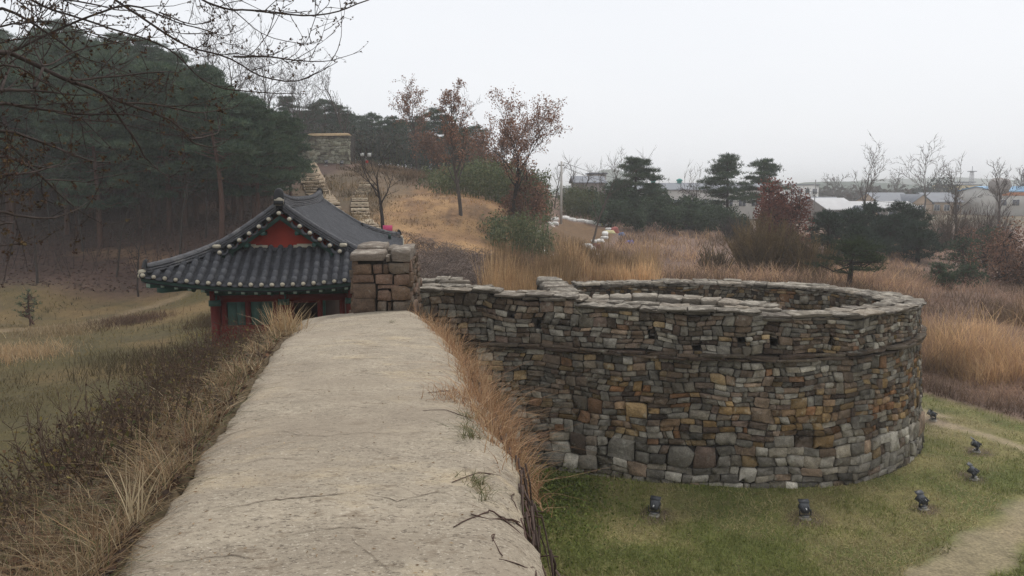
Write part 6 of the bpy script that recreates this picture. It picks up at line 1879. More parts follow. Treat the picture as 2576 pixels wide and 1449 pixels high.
# dark pines before the village
for px, Y, yt, sp, lb, sd in ((2085, 60, 535, 1.6, 'dark pine at the left of the thicket below the barn', 451), (2130, 64, 530, 1.7, 'dark pine in front of the white barn', 452), (2190, 66, 512, 1.5, 'dark pine with a pointed top below the bare village tree', 453), (2235, 62, 545, 1.8, 'dark pine at the middle of the thicket below the village', 454), (2275, 64, 512, 1.9, 'tallest dark pine of the thicket below the village', 455), (2310, 60, 560, 1.7, 'dark pine at the right end of the thicket below the village', 456), (2170, 58, 575, 1.7, 'low dark pine above the spreading pine', 457)):
    bigpine(px, Y, yt, sp, sd, lb, .08, col=[np.array([.022, .042, .026]), np.array([.03, .052, .03]), np.array([.018, .034, .022])], pads=38, flat=.55, tuft=30)
for px, Y, yb, yt, sp, lb, sd in ((2362, 43, 740, 662, .55, 'small narrow conifer standing in the reeds', 461), (2385, 41.5, 745, 690, .45, 'small conifer leaning on the narrow one in the reeds', 462), (2440, 44, 720, 668, .8, 'rounded small conifer right of the narrow pair', 463), (2425, 55, 650, 600, 1.3, 'dark evergreen bush below the brown thicket', 464), (2480, 58, 640, 575, 1.4, 'dark evergreen bush before the purplish thicket', 465)):
    h, b = Hm(px, yt, Y)
    plant('conifer', pine_mesh(sd, h=h, crown0=.02, spread=sp, pads=34, bend=.1, tuft=26, flat=.6, needle=.16, nw=.03, trunk_r=.05, col=EVER_C), b, lb, 'conifer', None, mats=('bark', 'needle'))
# the little pine on the field
h, b = Hm(70, 735, 34)
plant('pine_sapling', pine_mesh(470, h=h, crown0=.2, spread=.42, pads=20, bend=.06, tuft=24, flat=.5, needle=.14, nw=.016, trunk_r=.025), b, 'little pine standing alone on the field beside the path', 'pine tree', None, mats=('bark', 'needle'))
# village trees
for k, (px, Y, yt, lb, par) in enumerate([(2180, 112, 412, 'tall bare tree in front of the white shed', 0), (2320, 152, 394, 'round-headed bare tree rising above the grey barns', 1), (2402, 78, 452, 'slim bare tree before the end barn', 0), (2512, 100, 440, 'bare tree before the blue roof', 0), (2110, 200, 450, 'faint bare tree behind the dark roofed house', 1), (2255, 210, 455, 'faint bare tree behind the grey barn', 1), (2570, 170, 440, 'faint bare tree at the right edge above the blue roof', 1)]):
    h, b = Hm(px, yt, Y)
    pr_ = bare_par(levels=4, kids=(12, 6, 5, 3), ang=(.5, .5, .55, .55), ln=(.42, .5, .5, .5), up=(.0, .12, .08, .05), frm=(.25, .2, .2, .2), n=(10, 6, 4, 2)) if par == 0 else bare_par(levels=4, kids=(8, 7, 6, 4), ang=(.7, .6, .6, .6), ln=(.7, .5, .45, .45), up=(.0, .06, .03, .02), frm=(.35, .25, .2, .2), n=(9, 6, 4, 2))
    plant('bare_tree', bare_mesh(480 + k, h * (.85 if par == 0 else .68), pr_, .16 * max(1, Y / 110), BARK_GREY), b, lb, 'bare tree')
h, b = Hm(2370, 452, 200)
plant('evergreen_tree', bush_mesh(495, 7.5, h, 3000, .7, [np.array([.035, .05, .04])], 16), b, 'dark rounded evergreen behind the bare village tree', 'tree')
# low wood along the horizon, one hazy mass
r_ = np.random.default_rng(7)
mb = MB(); P, Cc = [], []
for k in range(260):
    px = r_.uniform(1400, 2750); Y = r_.uniform(190, 330)
    x = (px - 1288) / FPX * Y; rad = r_.uniform(2.5, 5); n = 60
    v = nrm(r_.normal(0, 1, (n, 3))) * rad * r_.uniform(.3, 1, (n, 1))
    P.append(np.array([x, Y, rad * .6]) + v * [1, 1, .8]); Cc.append(palette(r_, n, [np.array([.06, .055, .045]), np.array([.04, .05, .038]), np.array([.08, .06, .05])], .25))
cards(mb, np.concatenate(P), 1.6, r_, np.concatenate(Cc), .7)
o = mb.build('treeline', M['leaf']); tag(o, 'hazy line of trees along the plain behind the village', kind='stuff')
# ------------------------------------------------------------------ dry grass, reeds, weeds
def scatter(n, px0, px1, Y0, Y1, r_, keep=None):
    """points with an even density as seen from the walkway; returns ground points"""
    px = r_.uniform(px0, px1, n) + r_.normal(0, 14, n); iy = r_.uniform(1 / Y1, 1 / Y0, n); Y = 1 / iy
    x = (px - 1288) / FPX * (Y * math.cos(PITCH) + 5.5 * math.sin(PITCH))
    ok = np.ones(n, bool) if keep is None else keep(x, Y, px)
    x, Y = x[ok], Y[ok]
    return np.stack([x, Y, gz(x, Y) - .02], 1)
def in_bastion(x, y):
    return inpoly(x, y, np.array(OUT + [(2.2, 17.0)])) | ((y < 17.2) & (x < 0.5) & (y > 15.5))
def stuff(mb, name, label, mat_='straw'):
    o = mb.build(name, M[mat_]); return tag(o, label, kind='stuff')
rg = np.random.default_rng(500)
def reeds(name, label, n, px0, px1, Y0, Y1, h, cols, keep=None, lean=.12, bend=.25, hv=.3, dens=None, seg=2, wf=.0008, plume=0):
    P = scatter(n, px0, px1, Y0, Y1, rg, keep)
    if dens is not None:
        k = rg.uniform(0, 1, len(P)) < dens(P[:, 0], P[:, 1]); P = P[k]
    m_ = len(P)
    nn_ = vnoise(P[:, 0], P[:, 1], 2.2, 77)
    H = h * rg.uniform(1 - hv, 1 + hv, m_) * (.35 + 1.3 * sstep(.2, .8, nn_))
    c = palette(rg, m_, cols, .25) * (.45 + 1.1 * sstep(.25, .75, vnoise(P[:, 0], P[:, 1], 3.1, 78)))[:, None]
    mb = MB(); blades(mb, P, H, np.maximum(.005, wf * P[:, 1]), rg, c, lean, bend, seg=seg)
    return stuff(mb, name, label)
TAN = [np.array([.46, .31, .165]), np.array([.39, .25, .135]), np.array([.53, .38, .22]), np.array([.3, .19, .11])]
BRN = [np.array([.31, .2, .14]), np.array([.24, .155, .11]), np.array([.38, .26, .17]), np.array([.18, .12, .09])]
notplot = lambda x, y, px: ~inpoly(x, y, PLOT) & (polydist(x, y, np.vstack([PLOT, PLOT[:1]])) > .9)
reeds('reeds', 'tall upright tan reeds behind the gap in the parapet', 9000, 1238, 1432, 26.5, 34, 1.75, TAN, None, .05, .12, .15)
reeds('reeds', 'tall tan reeds below the garden plot', 7000, 1425, 1640, 37, 47, 1.35, TAN, None, .08, .15, .2)
reeds('dry_grass', 'matted brown marsh grass between the bastion and the evergreen hedge', 42000, 1290, 2320, 33, 76, .62, BRN + TAN[:1], notplot, .45, .8, .4, dens=lambda x, y: .25 + .75 * sstep(.4, .6, vnoise(x, y, 3, 88)))
reeds('dry_grass', 'pinkish brown marsh grass on the right', 44000, 2180, 2900, 16, 74, .42, BRN + [np.array([.3, .2, .15])], lambda x, y, px: is_lawn(x, y) < .3, .4, .7, .4)
reeds('reeds', 'tan reed bed beside the lawn on the right', 17000, 2290, 2700, 23.5, 33, .85, TAN + BRN[:1], lambda x, y, px: (is_lawn(x, y) < .05), .2, .45, .5, dens=lambda x, y: sstep(.42, .6, vnoise(x, y, 3.2, 89)))
reeds('dry_grass', 'short orange grass on the mound', 3500, 930, 1300, 45, 66, .1, [np.array([.4, .25, .11]), np.array([.3, .18, .08]), np.array([.2, .115, .055])], None, .4, .6, .4)
reeds('dry_grass', 'dull grass between the two hillside stairs', 9000, 770, 960, 47, 80, .4, [np.array([.2, .14, .075]), np.array([.14, .11, .06]), np.array([.26, .18, .1])], lambda x, y, px: (x > -16.5), .4, .5, .4, dens=lambda x, y: .6 * sstep(.4, .6, vnoise(x, y, 2, 90)))
reeds('dry_grass', 'tufted grass of the left field', 76000, -420, 640, 9, 44, .13, [np.array([.15, .115, .045]), np.array([.1, .085, .03]), np.array([.24, .17, .08]), np.array([.075, .06, .024])], lambda x, y, px: (left_d(x, y) > 2.6) & (polydist(x, y, FIELD_PATH) > .5), .45, .7, .4, dens=lambda x, y: .25 + .75 * sstep(.42, .62, vnoise(x, y, 4, 91)), wf=.0007)
reeds('dry_grass', 'dull brown grass on the shoulder right of the hill bastion', 5000, 900, 1120, 66, 96, .35, [np.array([.17, .115, .07]), np.array([.13, .09, .055])], None, .4, .5, .4)
for px, Y, w_, h_, cols in ((30, 26, 1.6, .35, TAN[:3] + PALE_C[:1]), (150, 31, 1.8, .3, PALE_C), (380, 24.5, 2.4, .4, [np.array([.085, .07, .035]), np.array([.11, .085, .045])]), (560, 31, 1.5, .35, [np.array([.1, .07, .04])]), (320, 33, 1.6, .35, [np.array([.12, .075, .05])])):
    b = base_at(px, Y); n = 1500
    a = rg.normal(0, .5, (n, 2)) * w_; P = np.c_[b[0] + a[:, 0], b[1] + a[:, 1]]; P = np.c_[P, gz(P[:, 0], P[:, 1])]
    mb = MB(); blades(mb, P, h_ * rg.uniform(.5, 1.2, n), .018, rg, palette(rg, n, cols, .25), .3, .5)
    stuff(mb, 'dry_grass', 'patch of longer grass in the left field')
# brush: tangled grey twigs on the slope behind the parapet
P = scatter(3000, 1045, 1240, 33, 45.5, rg); P[:, 0] += rg.normal(0, .7, len(P)); P[:, 2] = gz(P[:, 0], P[:, 1])
A = P + [0, 0, .05]; az = rg.uniform(0, 6.28, len(P)); L_ = rg.uniform(.3, .9, len(P)) * (.5 + vnoise(P[:, 0], P[:, 1], 2.5, 93))
mid = A + np.stack([np.cos(az) * L_ * .45, np.sin(az) * L_ * .45, L_ * rg.uniform(.15, .6, len(P))], 1)
B = mid + np.stack([np.cos(az) * L_ * .5, np.sin(az) * L_ * .5, L_ * rg.uniform(-.25, .3, len(P))], 1)
mb = MB(); c = palette(rg, len(P), [np.array([.17, .13, .11]), np.array([.12, .095, .085]), np.array([.22, .165, .13])], .3)
seg_tubes(mb, A, mid, np.full(len(P), .016), np.full(len(P), .012), 3, c); seg_tubes(mb, mid, B, np.full(len(P), .012), np.full(len(P), .007), 3, c)
stuff(mb, 'brush', 'tangled grey-brown brushwood on the slope beside the mound', 'bark')
# leaf litter and low brush on the wooded slope
P = scatter(9000, -120, 760, 41, 66, rg, lambda x, y, px: (x < -7.5 - (y - 41) * .23))
mb = MB(); cards(mb, P + [0, 0, .03], .17, rg, palette(rg, len(P), [np.array([.085, .05, .038]), np.array([.06, .038, .03]), np.array([.11, .062, .042])], .25), .6, .9)
stuff(mb, 'leaves', 'brown leaf litter under the pines', 'leaf')
P = scatter(600, -120, 700, 43, 70, rg, lambda x, y, px: (x < -7.5 - (y - 41) * .23))
az = rg.uniform(0, 6.28, len(P)); L_ = rg.uniform(.6, 2.4, len(P)); B = P + np.stack([np.cos(az) * L_ * .35, np.sin(az) * L_ * .35, L_], 1)
mb = MB(); seg_tubes(mb, P, B, np.full(len(P), .022), np.full(len(P), .01), 3, palette(rg, len(P), [np.array([.075, .055, .048]), np.array([.055, .04, .036])], .3))
stuff(mb, 'undergrowth', 'thin brown undergrowth twigs under the pines', 'bark')

# ------------------------------------------------------------------ lawn round the bastion
LGREEN = [np.array([.165, .185, .046]), np.array([.12, .145, .036]), np.array([.215, .215, .066])]
LSTRAW = [np.array([.34, .28, .13]), np.array([.44, .37, .2]), np.array([.24, .195, .09])]
def lawn_keep(x, y, px):
    tr = np.minimum(np.minimum(polydist(x, y, TRACK_A) - .5, polydist(x, y, TRACK_B) - .25), polydist(x, y, TRACK_C) - .2) + (vnoise(x, y, .5, 61) - .5) * .5
    return (is_lawn(x, y) > .5) & ~in_bastion(x, y) & (tr > 0) & (x > xr(np.clip(y, 0, 16)) - .3)
P = scatter(170000, 1150, 2750, 9.0, 25.5, rg, lawn_keep)
g = np.clip(sstep(.36, .66, vnoise(P[:, 0], P[:, 1], 1.1, 62)) * .8 + .5 * (vnoise(P[:, 0], P[:, 1], .3, 63, 2) - .5) + .06 + .35 * sstep(2.2, 1.0, P[:, 0]), 0, 1)
isg = rg.uniform(0, 1, len(P)) < g
c = np.where(isg[:, None], palette(rg, len(P), LGREEN, .25), palette(rg, len(P), LSTRAW, .25))
c *= (.7 + .6 * vnoise(P[:, 0], P[:, 1], .8, 64))[:, None]
mb = MB(); blades(mb, P, rg.uniform(.04, .12, len(P)) * np.where(isg, 1.2, .9), .011, rg, c, .5, .8, seg=2)
o = stuff(mb, 'grass', 'short green and straw-coloured grass of the lawn', 'leaf')
# rank green weeds in the corner between rampart and bastion
k = 5200
x = .15 + np.abs(rg.normal(0, .75, k)); y = 15.6 - np.abs(rg.normal(0, 1.6, k)); ok = ~in_bastion(x, y) & (x > xr(np.clip(y, 0, 16)) + .05)
P = np.stack([x, y, gz(x, y)], 1)[ok]
mb = MB(); cards(mb, P + np.c_[np.zeros((len(P), 2)), np.abs(rg.normal(0, .22, len(P))) * np.exp(-P[:, 0] * .5)], .06, rg, palette(rg, len(P), [np.array([.13, .16, .035]), np.array([.17, .19, .05]), np.array([.09, .12, .03])], .3), .6)
stuff(mb, 'weeds', 'low green weeds in the corner between walkway and bastion', 'leaf')

# ------------------------------------------------------------------ bank beside the walkway: straw, weeds, shrubs
def bank_pts(n, d0, d1, y0=1.6, y1=16.5, p=1.3):
    y = 1 / rg.uniform(1 / y1, 1 / y0, n); d = d0 + (d1 - d0) * rg.uniform(0, 1, n) ** p
    x = xl(np.clip(y, 0, 16.2)) - d
    return np.stack([x, y, gz(x, y) - .01], 1), d
P, d = bank_pts(44000, .02, 4.5)
n1_ = vnoise(P[:, 0], P[:, 1], .7, 71)
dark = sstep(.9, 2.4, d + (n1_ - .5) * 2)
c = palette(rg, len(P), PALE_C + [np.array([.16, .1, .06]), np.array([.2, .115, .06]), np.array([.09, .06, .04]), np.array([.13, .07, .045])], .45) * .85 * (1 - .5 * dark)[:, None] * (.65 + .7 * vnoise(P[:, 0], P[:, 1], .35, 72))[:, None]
gr = rg.uniform(0, 1, len(P)) < .16
c[gr] = palette(rg, int(gr.sum()), [np.array([.09, .1, .04]), np.array([.06, .075, .03])], .25)
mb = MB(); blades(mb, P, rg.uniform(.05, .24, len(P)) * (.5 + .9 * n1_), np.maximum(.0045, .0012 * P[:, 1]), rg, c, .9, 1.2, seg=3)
stuff(mb, 'dry_grass', 'matted straw grass on the bank beside the walkway')
# longer arching tufts along the edge
mb = MB()
for k in range(80):
    y = 1 / rg.uniform(1 / 14.6, 1 / 2.4); d = abs(rg.normal(0, .28)) + .03; n = rg.integers(14, 46)
    x = xl(y) - d; P = np.c_[x + rg.normal(0, .05, n), y + rg.normal(0, .06, n)]; P = np.c_[P, gz(P[:, 0], P[:, 1])]
    hh = rg.uniform(.1, .24) * (1 if rg.uniform() < .9 else 1.6)
    blades(mb, P, hh * rg.uniform(.5, 1.2, n), np.maximum(.0045, .001 * y), rg, palette(rg, n, PALE_C + [np.array([.3, .19, .11]), np.array([.22, .13, .075])], .25) * rg.uniform(.75, 1.15), .55, 1.0, seg=4)
# the tall clump against the pavilion at the far end
for k in range(5):
    n = 60; y = rg.uniform(11.8, 13.4); x = xl(y) + rg.uniform(-.28, .02); P = np.c_[x + rg.normal(0, .12, n), y + rg.normal(0, .2, n)]; P = np.c_[P, gz(P[:, 0], P[:, 1])]
    blades(mb, P, rg.uniform(.22, .58, n), .012, rg, palette(rg, n, PALE_C[:3] + TAN[:2], .2), .3, .35, seg=3)
P = np.array([[*(on_walk(345, 1300) - [.03, 0]), 0.]]); P[:, 2] = gz(P[:, 0], P[:, 1])
P = np.repeat(P, 22, 0) + np.c_[rg.normal(0, .03, (22, 2)), np.zeros(22)]
blades(mb, P, rg.uniform(.18, .45, 22), .008, rg, palette(rg, 22, PALE_C[:1], .1) * 1.15, .18, .35, seg=4)
stuff(mb, 'dry_grass', 'pale arching grass tufts along the left edge of the walkway')
# bits of straw, leaf and twig blown over the walkway
n = 380; y = 1 / rg.uniform(1 / 13.5, 1 / 2.6, n); u = rg.beta(.7, .7, n); x = xl(y) + (xr(y) - xl(y)) * (.03 + .94 * u)
mb = MB(); cards(mb, np.stack([x, y, walk_z(x, y) + .006], 1), .02, rg, palette(rg, n, [np.array([.3, .2, .12]), np.array([.22, .16, .1]), np.array([.4, .3, .19])], .3), .35, .9)
stuff(mb, 'litter', 'scattered bits of straw and dead leaf on the walkway', 'leaf')
# dead-leaf litter
P, d = bank_pts(9000, .0, 3.5)
mb = MB(); cards(mb, P + [0, 0, .035], .06, rg, palette(rg, len(P), [np.array([.1, .058, .035]), np.array([.065, .042, .03]), np.array([.17, .09, .05]), np.array([.05, .036, .03])], .25), .6, .75)
stuff(mb, 'leaves', 'fallen brown leaves among the bank grass', 'leaf')
# shrubs: dark wiry stems with a few olive and yellow leaves
def wiry(seed, h, w_, n):
    r_ = np.random.default_rng(seed); A, B, ra, rb, tips = [], [], [], [], []
    for k in range(n):
        p = np.r_[r_.normal(0, w_ * .35, 2), 0.]; dd = nrm(np.r_[p[:2] * .6 / max(w_, .1) + r_.normal(0, .25, 2), 1.])
        hh_ = h * r_.uniform(.5, 1.1); rad = .0045
        for i in range(5):
            dd = nrm(dd + r_.normal(0, .13, 3)); q = p + dd * hh_ / 5
            A.append(p); B.append(q); ra.append(rad * (1 - .13 * i)); rb.append(rad * (1 - .13 * (i + 1)))
            for t_ in range(2):
                d2 = nrm(dd + r_.normal(0, .5, 3)); e = q + d2 * hh_ * r_.uniform(.06, .2); A.append(q); B.append(e); ra.append(.0032); rb.append(.0018); tips.append(e)
            p = q
        tips.append(p)
    mt = MB(); seg_tubes(mt, A, B, ra, rb, 3, np.array([.1, .068, .05]))
    t = np.array(tips)
    lv = t[r_.integers(0, len(t), n * 5)] * np.array([1, 1, .8]) + r_.normal(0, .03, (n * 5, 3))
    mc = MB(); cards(mc, lv, .038, r_, palette(r_, len(lv), [np.array([.09, .095, .035]), np.array([.07, .075, .03]), np.array([.15, .09, .045]), np.array([.11, .065, .035]), np.array([.08, .06, .035]), np.array([.2, .16, .05])] , .3), .55)
    bd = t[r_.integers(0, len(t), n * 3)]
    cards(mc, bd, .018, r_, palette(r_, len(bd), [np.array([.05, .03, .025])], .3), .9)
    return mt.mesh('stems'), mc.mesh('leaves')
WR = [wiry(800 + k, (.55, .45, .65, .4)[k], (.45, .5, .4, .55)[k], (34, 40, 28, 36)[k]) for k in range(4)]
k = 0
for y, d in [(11.6, .75), (10.9, 1.05), (10.2, .9), (9.6, 1.3), (9.0, 1.1), (8.4, 1.5), (7.9, 1.2), (7.4, 1.6), (6.9, 1.35), (6.4, 1.75), (6.0, 1.2), (5.6, 1.6), (5.2, 1.95), (4.8, 1.45), (4.4, 1.75), (12.3, .6), (4.1, 1.0), (3.3, 1.1), (3.0, 1.5), (5.4, .8), (6.2, .7), (7.0, .6), (8.2, .75), (9.2, .6), (2.8, 1.0), (9.8, 1.9), (8.0, 2.1), (6.6, 2.3), (5.0, 2.4), (4.2, 2.3), (3.9, 1.6), (7.2, 1.0), (10.6, 1.6), (3.5, 1.9)]:
    x = float(xl(y)) - d
    plant('wiry_shrub', WR[k % 4], (x, y, gz1(x, y) - .03), 'wiry weed shrub in the %s stretch of the bank, %s' % ('nearest' if y < 4.5 else 'near' if y < 6.5 else 'middle' if y < 9 else 'far', 'close to the walkway' if d < 1.1 else 'halfway down' if d < 1.7 else 'low down'), 'shrub', 'wiry shrubs along the bank', rg.uniform(0, 6.28), rg.uniform(.75, 1.2), mats=('bark', 'leaf'), partnames=('stems', 'leaves'))
    k += 1

# ------------------------------------------------------------------ right shoulder: rusty grass, green tufts, creepers
EDG = [np.array([.38, .23, .125]), np.array([.30, .17, .095]), np.array([.46, .32, .19]), np.array([.22, .125, .075])]
mb = MB()
def edge_clump(px, py, n, h, sx, sy, cols, w_=.007, lean=.35, bend=.5, off=0.):
    q = on_walk(px, py); P = np.c_[q[0] + rg.normal(0, sx, n) + off, q[1] + rg.normal(0, sy, n)]
    z = np.where(P[:, 0] < xr(P[:, 1]) - .02, walk_z(P[:, 0], P[:, 1]), zpath(P[:, 1]) - .2 - np.clip(P[:, 0] - xr(P[:, 1]), 0, .4) * 1.2)
    blades(mb, np.c_[P, z - .015], h * rg.uniform(.25, 1.1, n), w_, rg, palette(rg, n, cols, .22), lean * 1.2, bend * 1.5, seg=3)
for (px, py), n, h in zip([(1045, 772), (1075, 790), (1100, 812), (1130, 838), (1155, 865), (1178, 895), (1195, 925), (1212, 955), (1228, 985), (1245, 1015), (1258, 1045), (1270, 1072), (1282, 1095), (1150, 850), (1185, 915), (1220, 975), (1250, 1030), (1070, 775), (1110, 830)], [140, 200, 220, 240, 260, 280, 280, 300, 300, 300, 280, 240, 160, 150, 200, 240, 200, 160, 160], [.3, .32, .34, .36, .36, .36, .36, .34, .34, .32, .3, .28, .22, .5, .52, .5, .42, .45, .45]):
    edge_clump(px, py, n, h, .10, .22, EDG, off=.07)
edge_clump(1165, 990, 260, .17, .1, .16, EDG, .006); edge_clump(1150, 1000, 120, .12, .14, .1, EDG, .006); edge_clump(1215, 1010, 200, .18, .1, .18, EDG, .006)
stuff(mb, 'dry_grass', 'rusty tall grass along the right edge of the walkway')
GRN = [np.array([.09, .105, .045]), np.array([.13, .13, .06]), np.array([.2, .16, .09])]
mb = MB()
for px, py, n, h in ((1170, 1040, 70, .1), (1175, 1070, 90, .11), (1182, 1095, 120, .12), (1200, 1205, 60, .09), (1212, 1240, 40, .1), (1165, 1195, 30, .06), (985, 808, 40, .07), (1160, 1128, 16, .05)):
    edge_clump(px, py, n, h, .03, .05, GRN, .006, .5, .6)
stuff(mb, 'grass', 'small green grass tufts growing out of the walkway', 'leaf')
mb = MB()
def creeper(pts, rad, seed):
    r_ = np.random.default_rng(seed); Q = []
    P = np.array([on_walk(*p) for p in pts]); s = np.concatenate([[0], np.cumsum(np.linalg.norm(np.diff(P, axis=0), axis=1))]); q = np.arange(0, s[-1], .035)
    x = np.interp(q, s, P[:, 0]) + np.cumsum(r_.normal(0, .0035, len(q))); y = np.interp(q, s, P[:, 1]) + np.cumsum(r_.normal(0, .004, len(q)))
    over = np.clip(x - (xr(y) - .05), 0, 1)
    z = np.where(over > 0, zpath(y) - .1 - over * 1.6, walk_z(x, y)) + rad
    V = np.stack([x, y, z], 1)
    mb.tube(V, np.linspace(rad, rad * .45, len(V)), 5, col=np.array([.085, .055, .045]))
    for i in range(6, len(V) - 4, 9):
        if r_.uniform() < .55:
            az = r_.uniform(0, 6.28); e = V[i] + np.array([math.cos(az) * .1, math.sin(az) * .1, .012]); mb.tube([V[i], (V[i] + e) / 2 + [0, 0, .008], e], rad * .5, 4, col=np.array([.085, .055, .045]))
creeper([(1330, 1140), (1250, 1165), (1180, 1190), (1130, 1215)], .006, 1)
creeper([(1345, 1250), (1290, 1262), (1225, 1300), (1180, 1290)], .007, 2)
creeper([(1355, 1290), (1300, 1285), (1240, 1270), (1200, 1300), (1140, 1330)], .006, 3)
creeper([(1375, 1360), (1320, 1330), (1260, 1300), (1235, 1340), (1270, 1380)], .006, 4)
creeper([(1335, 1180), (1310, 1230), (1340, 1300), (1375, 1400), (1390, 1440)], .009, 5)
creeper([(1320, 1150), (1330, 1220), (1365, 1310), (1385, 1390)], .008, 6)
creeper([(1240, 958), (1120, 980), (1085, 985)], .005, 7); creeper([(1190, 1045), (1130, 1030), (1060, 1035)], .004, 8)
creeper([(1300, 1150), (1290, 1200), (1320, 1260)], .005, 9); creeper([(1370, 1340), (1330, 1370), (1250, 1390)], .005, 10)
creeper([(1395, 1440), (1350, 1400), (1290, 1440)], .006, 11)
o = mb.build('creeper', M['bark']); tag(o, 'leafless brown creepers crawling over the right edge of the walkway', 'creeper')
# the same creepers hanging down the face, with grey dead stems below the shoulder
mb = MB(); r_ = np.random.default_rng(66)
for k in range(90):
    y = r_.uniform(3.2, 9.5); x = float(xr(y)) + r_.uniform(.0, .08); z = float(zpath(y)) - .1
    P = [np.array([x, y, z])]
    for i in range(6): P.append(P[-1] + np.array([r_.uniform(-.01, .05), r_.normal(0, .08), -r_.uniform(.05, .2)]))
    mb.tube(P, np.linspace(.007, .003, 7), 4, col=np.array([.09, .065, .055]) * r_.uniform(.6, 1.2))
o = mb.build('creeper', M['bark']); tag(o, 'tangle of dead creeper stems hanging down the outer wall face', 'creeper')
# dry tuft on the bastion terrace
P = np.stack([rg.uniform(4.2, 8.6, 2600), rg.uniform(18.5, 22.6, 2600), np.full(2600, 2.34)], 1)
mb = MB(); blades(mb, P, rg.uniform(.06, .2, len(P)), .014, rg, palette(rg, len(P), LSTRAW, .2), .4, .6); stuff(mb, 'dry_grass', 'dry grass on the terrace inside the bastion')

# ------------------------------------------------------------------ cherry tree hanging in from the left
r_ = np.random.default_rng(2025)
Z1 = lambda x, y: (x * .2777, y * .2777)
Z2 = lambda x, y: ((500 + x * .4417) / 1.59, y * .4417 / 1.59)
Z3 = lambda x, y: (x * .4142 / 1.59, (500 + y * .4142) / 1.59)
LIMBS = [
    (Z1, [(0, 440), (190, 540), (400, 620), (560, 700), (700, 750), (900, 830), (1050, 910), (1310, 990), (1560, 1080), (1660, 1160), (1730, 1260), (1750, 1310), (1880, 1325)], 4.8, .016, True),
    (Z1, [(1730, 1250), (1850, 1240), (2000, 1200), (1975, 1060)], 4.8, .006, False),
    (Z1, [(650, 735), (800, 720), (960, 690), (1180, 670), (1450, 650), (1680, 655)], 4.7, .008, False),
    (Z1, [(1130, 935), (1350, 935), (1560, 985), (1780, 1025), (2038, 1010), (2140, 960)], 4.9, .008, False),
    (Z1, [(0, 820), (140, 815), (340, 820), (520, 840), (800, 880)], 4.4, .012, True),
    (Z1, [(340, 810), (385, 650), (370, 580), (340, 490), (240, 340)], 4.5, .009, False),
    (Z1, [(20, 805), (60, 700), (110, 590), (130, 520)], 4.3, .009, False),
    (Z1, [(385, 600), (560, 520), (760, 430), (1000, 405), (1230, 350), (1330, 320)], 4.6, .006, False),
    (Z1, [(0, 910), (200, 965), (500, 1010), (760, 1035), (1060, 1025), (1230, 1050), (1400, 1100)], 4.6, .010, True),
    (Z1, [(500, 1010), (760, 1080), (1060, 1120), (1300, 1170), (1640, 1245)], 4.7, .005, False),
    (Z1, [(930, 860), (1020, 980), (1060, 1060), (1180, 1210), (1260, 1340), (1330, 1449), (1480, 1600), (1620, 1640)], 4.9, .009, False),
    (Z1, [(0, 30), (150, 125), (290, 205), (480, 330), (650, 470), (740, 540), (770, 650)], 5.2, .010, True),
    (Z1, [(160, 0), (300, 130), (420, 230), (560, 380), (700, 520), (1000, 600), (1230, 690)], 5.4, .010, True),
    (Z1, [(270, 0), (420, 70), (600, 125), (760, 180), (940, 230), (1110, 285), (1300, 345), (1490, 420), (1620, 510), (1730, 640), (1860, 750), (2038, 810), (2300, 830), (2520, 840)], 5.6, .014, True),
    (Z1, [(440, 0), (700, 10), (900, 50), (1090, 105), (1200, 90)], 5.0, .013, True),
    (Z1, [(1040, 0), (1200, 100), (1330, 190), (1500, 310), (1680, 410), (1800, 450), (2038, 500), (2200, 590), (2320, 680), (2440, 720), (2590, 745), (2720, 745), (2830, 705)], 5.8, .017, True),
    (Z2, [(980, 510), (1200, 515), (1400, 535), (1600, 555), (1900, 560), (2000, 500)], 5.8, .008, False),
    (Z2, [(680, 0), (850, 60), (950, 90), (1060, 75), (1300, 110), (1650, 145), (1900, 120), (2080, 50), (2220, 0)], 5.5, .016, True),
    (Z2, [(850, 0), (1060, 150), (1200, 280), (1330, 350), (1540, 405), (1650, 390), (1740, 370)], 5.3, .008, True),
    (Z2, [(0, 20), (200, 80), (400, 170), (600, 240), (800, 300), (950, 330), (1020, 220)], 5.6, .007, True),
    (Z2, [(300, 100), (500, 190), (650, 240), (800, 190), (850, 160)], 5.7, .006, False),
    (Z3, [(0, 20), (280, 120), (520, 210), (830, 345), (930, 365), (1030, 335)], 4.2, .009, True),
    (Z3, [(0, 275), (240, 380), (450, 520), (560, 680), (720, 800), (940, 950)], 4.2, .009, True),
    (Z3, [(0, 90), (150, 240), (300, 390), (400, 470)], 4.3, .006, True),
    (Z3, [(0, 470), (150, 480), (310, 455), (500, 415), (640, 345)], 4.0, .008, True),
    (Z3, [(0, 820), (130, 850), (330, 890), (560, 900), (720, 810), (830, 780)], 3.9, .008, True),
    (Z3, [(0, 940), (110, 960), (180, 910), (120, 850)], 3.9, .006, True),
    (Z3, [(450, 530), (760, 550), (1020, 580)], 4.2, .004, False),
    (Z3, [(0, 1160), (110, 1150), (200, 1080)], 3.8, .005, True),
    (Z1, [(0, 220), (220, 210), (480, 180), (700, 250), (900, 330), (1060, 290)], 5.0, .006, True),
    (Z1, [(0, 380), (250, 350), (520, 290), (800, 300), (1080, 410), (1300, 330)], 5.1, .005, True),
    (Z1, [(0, 560), (250, 640), (420, 760), (640, 900), (720, 1110), (910, 1330)], 4.3, .006, True),
]
TR = np.array([-5.2, 4.6]); tz = gz1(*TR)
sk = Skel()
buds = []
